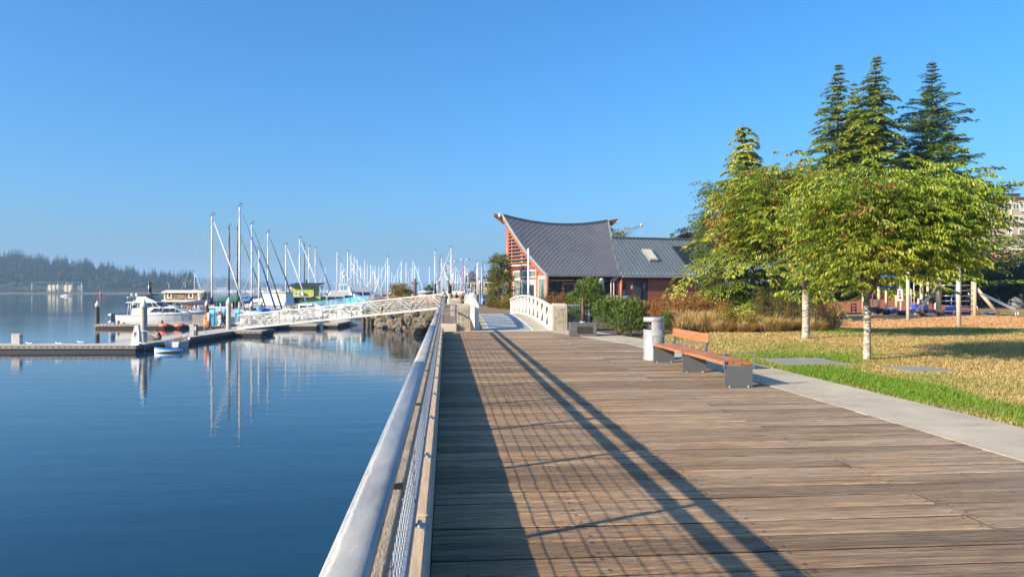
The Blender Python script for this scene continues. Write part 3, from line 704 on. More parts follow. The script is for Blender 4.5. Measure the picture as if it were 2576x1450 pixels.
def pier(x0, x1, yf, label, h=1.09):
    w = x1 - x0; t = thing('concrete_pier', label, 'pier', ((x0 + x1) / 2, yf + w / 2, 0), 0, 'concrete piers at the footbridge corners')
    mb = MB(); mb.prism([(-w / 2, -w / 2, -0.3), (w / 2, -w / 2, -0.3), (w / 2, w / 2, -0.3), (-w / 2, w / 2, -0.3)], (0, 0, h + 0.3 - 0.09))
    a = w / 2; b_ = w / 2 - 0.07
    mb.loft([[(-a, -a, h - 0.09), (a, -a, h - 0.09), (a, a, h - 0.09), (-a, a, h - 0.09)], [(-b_, -b_, h), (b_, -b_, h), (b_, b_, h), (-b_, b_, h)]], True)
    mb.build('body', M_CONC, t, bevel=0.008)
    m2 = pm('aggregate_panel', (0.40, 0.345, 0.25), 0.95, 0.35, 7, 1.0, 22, dist=0.03)
    mb = MB(); mb.bb(-w / 2 + 0.10, w / 2 - 0.10, -w / 2 - 0.006, -w / 2 + 0.01, 0.22, h - 0.2); mb.build('panel', m2, t)
    for (xa, xb, za, zb) in ((-w / 2 + 0.075, -w / 2 + 0.10, 0.2, h - 0.18), (w / 2 - 0.10, w / 2 - 0.075, 0.2, h - 0.18), (-w / 2 + 0.10, w / 2 - 0.10, h - 0.2, h - 0.175), (-w / 2 + 0.10, w / 2 - 0.10, 0.195, 0.22)):
        mb = MB(); mb.bb(xa, xb, -w / 2 - 0.012, -w / 2 + 0.006, za, zb); mb.build('panel_edge', M_CONC, t)
    mb = MB(); mb.bb(-w / 2 + 0.06, w / 2 - 0.06, -w / 2 - 0.005, -w / 2 + 0.01, 0.02, 0.17); mb.build('base_band', m2, t)
pier(0.38, 0.97, 30.1, 'nearer concrete pier left of the footbridge with shadow bars across it')
pier(4.29, 4.90, 30.3, 'sunlit concrete pier right of the footbridge beside the dark plinth')
pier(0.30, 0.95, 49.0, 'farther concrete pier at the far left corner of the footbridge')

# ---- dark stone plinth with a bronze post sculpture
p = G(1430, 845); t = thing('stone_plinth', 'low dark granite plinth with a bronze plaque beside the pine shrub', 'plinth', (p.x, p.y, 0), radians(-8))
M_GRAN = pm('dark_granite', (0.10, 0.098, 0.092), 0.55, 0.25, 6, 0.1, 40)
mb = MB(); mb.bb(0.02, 1.0, 0.0, 0.72, 0.0, 0.475); mb.build('block', M_GRAN, t, bevel=0.012)
mb = MB(); mb.bb(0.30, 0.84, -0.012, 0.01, 0.10, 0.34); pq = mb.build('plaque', pm('bronze_plaque', (0.055, 0.05, 0.04), 0.45, 0.3, 8, 0.5, 60, metal=0.5), t, bevel=0.004)
mb = MB()
for k in range(6):
    x = 0.34
    while x < 0.78:
        l = random.uniform(0.02, 0.07); mb.bb(x, min(x + l, 0.80), -0.0145, -0.011, 0.30 - k * 0.03, 0.307 - k * 0.03); x += l + 0.018
mb.build('raised_text', pm('bronze_text', (0.14, 0.12, 0.08), 0.4, 0.2, 5, metal=0.6), pq, kind='stuff')
q = W(1466, 27.2); t = thing('post_sculpture', 'slender dark wooden post sculpture standing on the granite plinth', 'sculpture', (q.x, q.y, 0.475))
mb = MB(); mb.lathe([(0.0, 0.03), (0.12, 0.03), (0.12, 0.0)], 14); mb.build('foot', M_GALV, t)
mb = MB(); mb.tube([(0, 0, 0.03), (0.008, 0, 0.4), (-0.008, 0, 0.7), (0, 0, 0.9)], [0.07, 0.062, 0.058, 0.035], 8); mb.build('shaft', pm('dark_carved_wood', (0.10, 0.05, 0.03), 0.6, 0.4, 4, 0.6, 20, stretch=(4, 4, 0.6)), t)
# railing piece behind the right pier
t = thing('mesh_barrier', 'short blue-grey mesh barrier behind the plinth and right pier', 'railing', (4.95, 30.9, 0))
for x in (0.0, 0.95): mb = MB(); mb.bb(x - 0.03, x + 0.03, -0.03, 0.03, 0, 0.98); mb.build('post', M_RAILB, t)
mb = MB(); mb.bb(-0.03, 1.0, -0.04, 0.04, 0.98, 1.04); mb.build('rail', M_RAILB, t, bevel=0.006)
mb = MB()
for k in range(11): mb.tube([(0.06 + k * 0.082, 0, 0.12), (0.06 + k * 0.082, 0, 0.95)], 0.004, 4, sm=False)
for k in range(10): mb.tube([(0.0, 0, 0.14 + k * 0.088), (0.95, 0, 0.14 + k * 0.088)], 0.004, 4, sm=False)
mb.build('wire_mesh', M_GALV, t)
# ================================================================== MARINA
def CF(c, d, z=0.0): return Vector((d * SN + c * CS, d * CS - c * SN, z))
def PC(px, d): return (px - CX) / FPX * d
M_DOCKTOP = pm('dock_concrete_top', (0.46, 0.44, 0.40), 0.9, 0.1, 0.6, 0.2, 30)
M_FASC = pm('dock_grey_waler', (0.22, 0.21, 0.19), 0.85, 0.2, 1.5, 0.2, 30)
M_FLOAT = pm('black_float', (0.012, 0.012, 0.013), 0.6, 0.3, 1, 0)
M_DWOOD = pm('dock_timber', (0.36, 0.28, 0.20), 0.85, 0.25, 2, 0.3, 20, stretch=(0.4, 4, 4))
DK = Vector((0, 0, DOCK - WATER)).z
def dock(label, c0, c1, d0, d1, fasc=M_FASC, holes=True):
    o = CF(c0, d0, WATER); t = thing('floating_dock', label, 'dock', o, -YAW, 'floating docks of the marina')
    w, l = c1 - c0, d1 - d0
    mb = MB(); mb.bb(0.06, w - 0.06, 0.06, l - 0.06, DK - 0.08, DK); mb.build('dock_deck', M_DOCKTOP, t)
    mb = MB(); mb.bb(0.12, w - 0.12, 0.12, l - 0.12, -0.5, DK - 0.26); mb.build('float', M_FLOAT, t)
    for (x0, x1, y0, y1) in ((0, w, 0, 0.06), (0, w, l - 0.06, l), (0, 0.06, 0.06, l - 0.06), (w - 0.06, w, 0.06, l - 0.06)):
        mb = MB(); mb.bb(x0, x1, y0, y1, DK - 0.27, DK - 0.005); mb.build('waler', fasc, t)
    if holes:
        mb = MB(); k = int(w / 0.44)
        for i in range(k):
            x = 0.22 + i * (w - 0.3) / max(1, k - 1); mb.add([(x + 0.065 * cos(a), -0.004, DK - 0.14 + 0.065 * sin(a)) for a in [j * pi / 4 for j in range(8)]], [tuple(range(8))])
        k = int(l / 0.44)
        for i in range(k):
            y = 0.22 + i * (l - 0.3) / max(1, k - 1); mb.add([(w + 0.004, y + 0.065 * cos(a), DK - 0.14 + 0.065 * sin(a)) for a in [j * pi / 4 for j in range(8)]], [tuple(range(8))])
        mb.build('bolt_hole', M_FLOAT, t, kind='stuff', fix=False)
    return t
dock('near grey floating dock running off the left edge of the picture', -50, -28.7, 57.7, 59.9)
dock('long grey floating dock leading from the seated person to the gangway foot', -31.9, -28.7, 59.92, 92.7)
dock('short dock landing under the lower end of the white gangway', -28.68, -25.7, 77.6, 82.0)
dock('timber finger dock in front of the white cabin cruiser', -51.3, -31.92, 92.8, 94.0, M_DWOOD, True)
dock('timber walkway dock beside the blue power pedestals', -31.9, -24.0, 92.8, 95.0, M_DWOOD, False)
dock('finger dock beneath the shingled houseboat', -48, -16, 107.2, 109.0, M_DWOOD, False)
dock('marina walkway running away behind the gangway', -23.9, -21.9, 95.1, 190, M_DWOOD, False)

# cleats on the near docks
cl_me = None
for i, (c, d, lab) in enumerate(((PC(75, 58.1), 58.1, 'metal dock cleat nearest the grey box on the left dock'), (PC(149, 58.1), 58.1, 'second metal dock cleat from the grey box on the left dock'), (PC(204, 59.5), 59.5, 'metal dock cleat at the back edge of the left dock, third from the grey box'), (PC(360, 58.2), 58.2, 'metal dock cleat near the dark-capped pile reflection, fourth on the left dock'),
        (PC(467, 66), 66, 'dark dock cleat just left of the seated person on the long dock'), (-29.0, 67.5, 'dark dock cleat beside the white dinghy'), (-29.0, 71.5, 'dark dock cleat between the dinghy and the orange life ring stand'), (-31.6, 72, 'dark dock cleat on the far edge behind the seated person'))):
    t = thing('dock_cleat', lab, 'cleat', CF(c, d, DOCK), -YAW if i < 4 else pi / 2 - YAW, 'cleats along the docks')
    if cl_me is None:
        mb = MB(); mb.tube([(-0.30, 0, 0.20), (-0.14, 0, 0.14), (0.14, 0, 0.14), (0.30, 0, 0.20)], 0.035, 6)
        mb.tube([(-0.09, 0, 0), (-0.09, 0, 0.14)], 0.035, 6); mb.tube([(0.09, 0, 0), (0.09, 0, 0.14)], 0.035, 6); cl_me = (mb.mesh('horn', M_ALU), )
    o = bpy.data.objects.new('horn', cl_me[0]); COL.objects.link(o); o.parent = t

# piles
M_PILEG = pm('grey_steel_pile', (0.40, 0.385, 0.33), 0.7, 0.22, 1.2, 0.3, 12, stretch=(2, 2, 0.35))
M_PILEW = pm('dark_timber_pile', (0.085, 0.068, 0.055), 0.9, 0.35, 2.0, 0.6, 14, stretch=(3, 3, 0.4))
M_PILEB = pm('brown_timber_pile', (0.20, 0.155, 0.12), 0.9, 0.3, 2.0, 0.6, 14, stretch=(3, 3, 0.4))
def pile(px, d, top, r, m, label, capm=M_CREAM):
    t = thing('mooring_pile', label, 'pile', W(px, d, WATER), 0, 'mooring piles with cone caps'); h = ZA(top, d) - WATER; ch = r * 2.0
    mb = MB(); mb.lathe([(r, -1.5), (r * 0.98, h - ch - 0.2)], 14); mb.build('shaft', m, t)
    mb = MB(); mb.lathe([(0, h), (r * 0.35, h - ch * 0.35), (r * 1.06, h - ch), (r * 1.06, h - ch - 0.30), (0, h - ch - 0.30)], 14); mb.build('cone_cap', capm, t)
pile(362, 60.8, 750, 0.26, M_PILEG, 'thick grey steel pile with white cone cap beside the seated person')
pile(575, 81.2, 747, 0.26, M_PILEG, 'tall grey steel pile with white cap beside the person pushing a bicycle')
pile(245, 94.4, 755, 0.25, M_PILEW, 'dark timber pile with white cap at the left end of the finger dock')
pile(337, 103, 753, 0.25, M_PILEW, 'dark timber pile with white cap behind the cruiser stern')
pile(520, 96.5, 754, 0.23, M_PILEB, 'brown timber pile with white cap in front of the cruiser bow')
pile(632.5, 100, 756, 0.23, M_PILEB, 'brown timber pile with white cap left of the red boat')
pile(657, 108, 754, 0.22, M_PILEW, 'dark timber pile with white cap right of the red boat')
pile(1207, 92, 703, 0.12, M_PILEB, 'stout brown pile among masts left of the blue roofed building', M_GEL)
for (px, d, t_, lab) in ((913, 92, 793, 'dark timber support pile under the middle of the white gangway'), (925, 96, 795, 'slimmer dark pile right beside the gangway support pile')):
    p = W(px, d, WATER); t = thing('support_pile', lab, 'pile', p, 0, 'piles under the gangway'); mb = MB(); mb.lathe([(0.24, -1.5), (0.23, ZA(t_, d) - WATER)], 12); mb.lathe([(0.23, ZA(t_, d) - WATER), (0, ZA(t_, d) - WATER)], 12); mb.build('shaft', M_PILEW, t)

# white tapered dock post, pedestal boxes, ladder, life ring stand
p = W(431 - 3, 58.6, DOCK)
p = CF(PC(343, 58.5), 58.5, DOCK); t = thing('dock_post', 'white tapered post with a red mark at the dock corner', 'post', p, -YAW)
h = ZA(818, 58.5) - DOCK
mb = MB(); mb.loft([[(-.33, -.25, 0), (.33, -.25, 0), (.33, .25, 0), (-.33, .25, 0)], [(-.2, -.2, h * .55), (.3, -.2, h * .55), (.3, .2, h * .55), (-.2, .2, h * .55)], [(-.05, -.15, h), (.2, -.15, h), (.2, .15, h), (-.05, .15, h)]], True); mb.build('body', M_WHITE, t)
mb = MB()
for (x0, x1, z0, z1) in ((-.09, .09, .55, .60), (-.09, .09, .95, 1.0), (-.09, -.05, .6, .95), (.05, .09, .6, .95), (-.02, .02, .64, .91)): mb.bb(x0, x1, -0.245 + 0.03, -0.2, z0, z1)
mb.build('red_mark', M_RED, t)
p = CF(PC(43, 59.2), 59.2, DOCK); t = thing('dock_box', 'grey upright box standing on the far left dock', 'dock box', p, -YAW)
mb = MB(); mb.bb(-.33, .33, -.2, .2, 0, .78); mb.build('body', pm('grey_plastic', (0.42, 0.42, 0.42), 0.7), t, bevel=0.02)
mb = MB(); mb.bb(-.36, .36, -.23, .23, .76, .80); mb.build('lid', pm('grey_plastic_lid', (0.5, 0.5, 0.49), 0.7), t)
p = CF(PC(487, 70), 70, DOCK); t = thing('utility_pedestal', 'short grey concrete pedestal on the long dock behind the seated person', 'pedestal', p, -YAW)
mb = MB(); mb.bb(-.3, .12, -.2, .2, 0, 1.05); mb.build('body', pm('pedestal_grey', (0.40, 0.40, 0.38), 0.8), t, bevel=0.01)
mb = MB(); mb.bb(.12, .32, -.18, .18, 0, 1.0); mb.build('side_panel', pm('pedestal_dark', (0.10, 0.10, 0.10), 0.6), t)
mb = MB(); mb.bb(.17, .27, -.19, -.17, .5, .85); mb.build('label_plate', M_WHITE, t)
p = CF(-28.66, 58.75, DOCK); t = thing('dock_ladder', 'aluminium swim ladder with curved handles over the dock edge', 'ladder', p, -YAW)
for y_ in (0.0, 0.9):
    mb = MB(); pts = [(-0.75, y_, 0.0), (-0.75, y_, 0.75)] + [(-0.35 - 0.4 * cos(a), y_, 0.75 + 0.25 * sin(a)) for a in (0.5, 1.0, 1.57, 2.1, 2.6)] + [(0.05, y_, 0.75), (0.05, y_, -0.9)]
    mb.tube(pts, 0.032, 7); mb.build('handrail', M_GALV, t)
for k in range(4): mb = MB(); mb.tube([(0.05, 0, -0.1 - k * 0.25), (0.05, 0.9, -0.1 - k * 0.25)], 0.025, 6); mb.build('rung', M_GALV, t)
p = CF(PC(522, 74), 74, DOCK); t = thing('life_ring_stand', 'orange rescue board and white tube on a grey frame by the gangway dock', 'rescue stand', p, -YAW)
for x in (-.32, .32): mb = MB(); mb.tube([(x, 0, 0), (x, 0, 1.75)], 0.035, 6); mb.build('leg', M_ALU, t)
for z in (.75, 1.45): mb = MB(); mb.tube([(-.32, -.12, z), (.32, -.12, z)], 0.03, 6); mb.build('crossbar', M_DARK, t)
mb = MB(); mb.loft([[(x * s, y, z) for x, y in ((-.26, -.1), (.02, -.1), (.02, .05), (-.26, .05))] for z, s in ((.6, 1), (1.6, 1), (1.85, .7), (2.0, .4))], True); mb.build('rescue_board', M_ORANGE, t, bevel=0.03)
mb = MB(); mb.lathe([(0, 1.15), (.15, 1.15), (.15, 2.0), (.0, 2.04)], 10, (.17, -.05, 0)); mb.build('rescue_tube', M_WHITE, t)
mb = MB(); mb.lathe([(0, .6), (.15, .6), (.15, 1.15)], 10, (.17, -.05, 0)); mb.build('tube_base', pm('rust_brown', (0.30, 0.12, 0.05), 0.7), t)
# power pedestals
ped = None
for (px, d, h, lab) in ((534, 90.5, 1.9, 'sky-blue power pedestal right of the brown pile'), (565 - 17, 92, 2.0, 'wide sky-blue locker left of the person with the bicycle'), (560, 93.2, 1.95, 'sky-blue locker directly behind the person with the bicycle'), (597, 99, 1.7, 'sky-blue pedestal behind the lower gangway end'), (657.5 - 5, 104, 1.9, 'sky-blue pedestal at the foot of the dark pile near the red boat')):
    p = W(px, d, DOCK); t = thing('power_pedestal', lab, 'pedestal', p, -YAW, 'blue power pedestals on the walkway')
    mb = MB(); mb.bb(-.27, .27, -.2, .2, 0, h - .5); mb.build('body', M_CYAN, t, bevel=0.02)
    mb = MB(); mb.prism([(-.3, -.23, h - .5), (.3, -.23, h - .5), (.3, -.1, h), (-.3, -.1, h)], (0, .34, 0)); mb.build('hood', pm('pale_cyan_paint', (0.16, 0.50, 0.72), 0.5), t)
    mb = MB(); mb.bb(-.12, .12, -.215, -.2, h - .9, h - .65); mb.build('socket_plate', M_DARK, t)
p = W(553, 89, DOCK); t = thing('fire_cabinet', 'white extinguisher post with a red panel beside the person with the bicycle', 'extinguisher post', p, -YAW)
mb = MB(); mb.bb(-.2, .2, -.15, .15, 0, 1.9); mb.build('post', M_WHITE, t, bevel=0.03); mb = MB(); mb.bb(-.17, .17, -.17, -.15, 1.25, 1.75); mb.build('red_panel', M_RED, t)
p = W(513, 94.2, DOCK); t = thing('dock_crate', 'weathered grey timber crate in front of the cruiser bow', 'crate', p, -YAW)
for k in range(4): mb = MB(); mb.bb(-1.25, 1.25, -.5, .5, .02 + k * .28, .27 + k * .28); mb.build('board', pm('silver_timber', (0.30, 0.27, 0.23), 0.9, 0.3, 3, 0.4, 20, stretch=(.5, 5, 5)), t)

# ---- hull and boat builders
def hull_rings(L, B, fs, fb, draft=0.5, tr=0.75, n=12, flare=1.0):
    rings = []
    for i in range(n + 1):
        t = i / n
        b = B / 2 * (1 - (1 - tr) * ((0.42 - t) / 0.42) ** 2 if t < 0.42 else max(0.015, 1 - ((t - 0.42) / 0.58) ** 2.3))
        z = fs + (fb - fs) * t ** 2; bw = b * (0.93 - 0.25 * flare * t * t); dr = draft * (1 - max(0, (t - 0.7) / 0.3) ** 2)
        rake = 0.10 * L * max(0, t - 0.75) * 4 * 0.6
        x = L * t
        rings.append([(x, b, z), (x - rake * 0.35, bw, z * 0.45), (x - rake * 0.8, bw * 0.86, -0.02), (x - rake, 0.0, -dr), (x - rake * 0.8, -bw * 0.86, -0.02), (x - rake * 0.35, -bw, z * 0.45), (x, -b, z)])
    return rings
def hull_mb(L, B, fs, fb, **k):
    mb = MB(); mb.loft(hull_rings(L, B, fs, fb, **k), True); return mb
_pc = {}
def part(name, key, fn, mats, parent):
    k = (name, key, str([m.name for m in (mats if isinstance(mats, list) else [mats])]))
    if k not in _pc: _pc[k] = fn().mesh(name, mats)
    o = bpy.data.objects.new(name, _pc[k]); COL.objects.link(o)
    if parent is not None: o.parent = parent
    return o
M_MASTW = pm('white_mast', (0.70, 0.69, 0.66), 0.35, 0.05, 1); M_MASTD = pm('dark_mast', (0.05, 0.04, 0.04), 0.4, 0.2, 1); M_MASTR = pm('red_mast', (0.50, 0.06, 0.03), 0.45, 0.1, 1)
M_WIRE = pm('rigging_wire', (0.36, 0.36, 0.36), 0.5, 0.1, 1, 0)
M_TEAKC = pm('tan_canvas', (0.42, 0.30, 0.18), 0.8, 0.2, 3, 0.3, 6)
M_HNAVY = pm('navy_hull', (0.02, 0.03, 0.07), 0.25, 0.1, 1, 0); M_HGREEN = pm('green_hull', (0.03, 0.10, 0.07), 0.3, 0.1, 1, 0)
H0, L0, MX = 14.2, 10.2, 5.6     # prototype sizes: mast top above water, length, mast position
def f_cabin():
    mb = MB(); mb.loft([[(2.6, -1.0, 1.15), (2.6, 1.0, 1.15), (2.6, .85, 1.75), (2.6, -.85, 1.75)], [(5.6, -1.0, 1.2), (5.6, 1.0, 1.2), (5.6, .82, 1.75), (5.6, -.82, 1.75)], [(7.4, -.5, 1.3), (7.4, .5, 1.3), (7.1, .4, 1.5), (7.1, -.4, 1.5)]], True); return mb
def f_win():
    mb = MB()
    for s in (-1, 1): mb.quad((3.0, s * .99, 1.33), (5.4, s * .98, 1.36), (5.4, s * .90, 1.62), (3.0, s * .93, 1.62))
    return mb
def f_mast(): mb = MB(); mb.tube([(MX, 0, 1.6), (MX, 0, 8), (MX, 0, H0)], [0.125, 0.12, 0.095], 8); return mb
def f_spread():
    mb = MB()
    for z, w in ((6.2, 1.0), (9.9, .75)): mb.bar((MX, -w, z), (MX, w, z), .07, .05)
    return mb
def f_boom(): mb = MB(); mb.tube([(MX - .1, 0, 2.75), (1.3, 0, 2.65)], .075, 6); return mb
def f_cover():
    mb = MB(); rg = []
    for i in range(9):
        t = i / 8; x = MX + .12 - t * 4.5; h = .62 * (1 - t) ** 1.2 + .17 + .02 * sin(i * 2.4); w = .16 + .03 * sin(i * 1.7)
        if i == 0: h = 1.25
        if i == 1: h = .62
        rg.append([(x, w * cos(a), 2.72 + (h * sin(a) if sin(a) > 0 else .14 * sin(a))) for a in [j * 2 * pi / 8 for j in range(8)]])
    mb.loft(rg, True, sm=True); return mb
def f_furl(): mb = MB(); mb.tube([(L0 - .15, 0, 1.75), ((L0 + MX) / 2 + .6, 0, 6.6), (MX + .25, 0, H0 - .7)], [.12, .10, .04], 6); return mb
def f_rig():
    mb = MB(); r = .022
    for a, b_ in (((MX, 0, H0), (0.1, 0, 1.3)), ((MX, 0, H0 - .1), (L0, 0, 1.6)), ((MX, 1.0, 6.2), (MX, 1.5, 1.2)), ((MX, -1.0, 6.2), (MX, -1.5, 1.2)), ((MX, 1, 6.2), (MX, .75, 9.9)), ((MX, -1, 6.2), (MX, -.75, 9.9)), ((MX, .75, 9.9), (MX, 0, H0)), ((MX, -.75, 9.9), (MX, 0, H0))): mb.tube([a, b_], r, 3, cap=False)
    return mb
def f_rail():
    mb = MB()
    for s in (-1, 1):
        pts = [(x, s * y, z) for x, y, z in ((.2, 1.05, 1.75), (3, 1.5, 1.75), (6, 1.42, 1.85), (8.6, .7, 2.0), (10.1, 0.05, 2.2))]
        mb.tube(pts, .025, 4)
        for x, y, z in ((.3, 1.05, 1.75), (3, 1.5, 1.75), (6, 1.42, 1.85), (8.4, .75, 2.0)): mb.tube([(x, s * y, 1.0), (x, s * y, z)], .022, 4)
    return mb
def f_head():
    mb = MB(); mb.tube([(MX, 0, H0), (MX, 0, H0 + .55)], .025, 4); mb.bar((MX - .35, 0, H0 + .12), (MX + .35, 0, H0 + .12), .05, .05); mb.bar((MX + .1, 0, H0 + .42), (MX + .4, 0, H0 + .42), .04, .12); return mb
def sailboat(px, top, d, label, bow=1, mast=M_MASTW, cover=M_BLUE, furl=M_WHITE, hullm=M_GEL, detail=2, group='sailboats berthed in the marina', wob=0.0, name='sailboat'):
    s = (ZA(top, d) - WATER) / H0; rz = (-YAW if bow > 0 else pi - YAW) + wob; m = W(px, d, WATER)
    x = Vector((cos(rz), sin(rz), 0)); o = m - x * (MX * s)
    t = thing(name, label, 'sailboat', o, rz, group); t.scale = (s, s, s)
    part('hull', 's', lambda: hull_mb(L0, 3.2, 1.05, 1.5, draft=.6, tr=.62), hullm, t)
    cb = part('cabin', 's', f_cabin, M_GEL, t)
    part('mast', 's', f_mast, mast, t)
    if cover: part('boom', 's', f_boom, mast, t); part('sail_cover', 's', f_cover, cover, t)
    if furl: part('furled_sail', 's', f_furl, furl, t)
    part('spreader', 's', f_spread, mast, t)
    if detail > 1: part('cabin_window', 's', f_win, M_GLASS, cb); part('rigging', 's', f_rig, M_WIRE, t); part('guard_rail', 's', f_rail, M_STEEL, t); part('masthead_gear', 's', f_head, M_DARK, t)
    return t
# the nearer masts, read off one by one
NEAR = [
    (533, 544, 104, 1, M_MASTW, M_NAVY, M_WHITE, M_GEL, 'sailboat with thick white mast right behind the shingled houseboat, navy sail cover'),
    (576, 571.6, 112, 1, M_MASTD, M_BLUE, None, M_GEL, 'sailboat with the thinner of two dark masts, blue cover, right of the shingled houseboat'),
    (597, 572, 118, 1, M_MASTD, None, M_GREENC, M_HGREEN, 'sailboat with dark mast standing just left of the tallest white mast'),
    (599.7 + 3, 520.8, 108, 1, M_MASTW, M_GREENC, M_BLUE, M_GEL, 'sailboat with the tallest white mast in the marina'),
    (633, 565, 116, 1, M_MASTW, M_BLUE, M_GREENC, M_GEL, 'sailboat with tall white mast next right of the tallest one'),
    (651, 629, 101, -1, M_MASTW, M_BLUE, None, M_GEL, 'small sailboat with bright blue sail cover drooping from mast to boom above the gangway'),
    (674, 586, 128, 1, M_MASTW, M_WHITE, M_NAVY, M_GEL, 'sailboat whose white mast rises behind the white shrink-wrapped boat'),
    (719, 616, 136, 1, M_MASTW, M_TEAKC, M_WHITE, M_GEL, 'sailboat with white mast just left of the green houseboat'),
    (753.5, 600, 166, 1, M_MASTW, M_BLUE, M_WHITE, M_GEL, 'sailboat with the tallest white mast behind the green houseboat roof'),
    (765, 613.6, 172, -1, M_MASTD, M_NAVY, None, M_GEL, 'sailboat with the dark mast behind the green houseboat roof'),
    (777, 621.6, 168, 1, M_MASTW, M_NAVY, None, M_GEL, 'sailboat with second white mast behind the green houseboat roof'),
    (793, 625.6, 174, 1, M_MASTW, M_GREENC, M_NAVY, M_GEL, 'sailboat with third white mast behind the green houseboat roof, with radar'),
    (651 + 2.5, 596 + 40, 190, 1, M_MASTW, M_NAVY, None, M_GEL, 'distant sailboat with slim white mast between the bright blue cover and the shrink-wrapped boat'),
    (489, 683.6, 175, 1, M_MASTW, None, M_WHITE, M_GEL, 'distant sailboat with slim mast above the shingled houseboat roof'),
]
for a in NEAR: sailboat(a[0], a[1], a[2], a[8], a[3], a[4], a[5], a[6], a[7], wob=random.uniform(-.12, .12))
# masts farther along, most of them alike: named by the landmark on their left
ORD = 'first second third fourth fifth sixth seventh eighth ninth tenth eleventh twelfth thirteenth fourteenth fifteenth'.split()
cx4 = lambda x: (1200 + .27174 * x) * 2575 / 4000
cy4 = lambda y: (960 + .27174 * y) * 2575 / 4000
FARM = [(258, 310), (430, 90), (488, 220), (582, 90), (632, 118), (678, 143), (723, 198), (768, 283), (827, 218), (865, 275), (913, 265), (935, 360), (966, 372), (980, 292), (1030, 285), (1075, 300), (1128, 240), (1160, 168), (1178, 280), (1212, 385),
        (1300, 335), (1355, 215), (1423, 240), (1452, 390), (1496, 320), (1521, 210), (1545, 275), (1600, 315), (1758, 305), (1838, 75), (1862, 370), (1905, 178), (1930, 160), (1950, 385), (1972, 255), (1992, 320), (2025, 265), (2070, 30), (2078, 310), (2135, 300),
        (2240, 258), (2312, 320), (2440, 250), (2455, 225), (2510, 300), (2525, 235), (470, 400), (1345, 370), (2270, 290)]
FARM.sort()
LMK = [(800, 'the green houseboat'), (868, 'the teal tarpaulin'), (943, 'the white trawler yacht'), (1000, 'the small autumn tree'), (1044, 'the brown carved post'), (1078, 'the palm tree'), (1124, 'the leaning woman'), (1170, 'the twin-headed lamp post'), (1198, 'the dark pyramid roof')]
cnt = {}
covers = [M_BLUE, M_NAVY, M_BLUE, M_GREENC, M_WHITE, M_TEAKC, M_NAVY]
for i, (x4, y4) in enumerate(FARM):
    px, py = cx4(x4), cy4(y4); lm = [l for l in LMK if l[0] <= px][-1:] or [LMK[0]]; lm = lm[0][1]
    cnt[lm] = cnt.get(lm, 0) + 1; k = cnt[lm]
    zt = random.uniform(9.6, 12.5); d = (zt - EYE) * FPX / (HY - py); red = (x4 == 2240); dark = x4 in (2525,)
    if px > 1060: d = min(d, 186) if px > 1100 else min(d, 230); d = max(d, 140) if px > 1100 else d
    d = min(d, 420)
    mast = M_MASTR if red else (M_MASTD if dark else M_MASTW)
    lab = f"sailboat with {'red' if red else 'dark' if dark else 'white'} mast, {ORD[k - 1]} mast to the right of {lm}"
    sailboat(px, py, d, lab, random.choice((1, 1, -1)), mast, random.choice(covers), random.choice((M_WHITE, M_WHITE, M_BLUE, None)), random.choice((M_GEL, M_GEL, M_GEL, M_HNAVY)), 2 if d < 190 else 1, wob=random.uniform(-.35, .35))
# lone sailboat at anchor
def anchored():
    d = 540.0; p = W(168, d, WATER); s = (ZA(708, d) - WATER) / H0
    t = sailboat(168, 708, d, 'lone white sailboat at anchor out on the bay left of the piles', 1, M_MASTW, M_NAVY, M_WHITE, M_GEL, 1, None)
anchored()
p = W(253, 620, WATER); t = thing('channel_buoy', 'small red channel buoy far out on the water', 'buoy', p); mb = MB(); mb.lathe([(0, -.5), (1.1, -.3), (1.1, .8), (.4, 2.4), (.4, 4.0), (0, 4.2)], 10); mb.build('float_body', M_RED, t); mb = MB(); mb.lathe([(0, 4.1), (.3, 4.2), (.3, 4.8), (0, 4.9)], 8); mb.build('lantern', M_DARK, t)

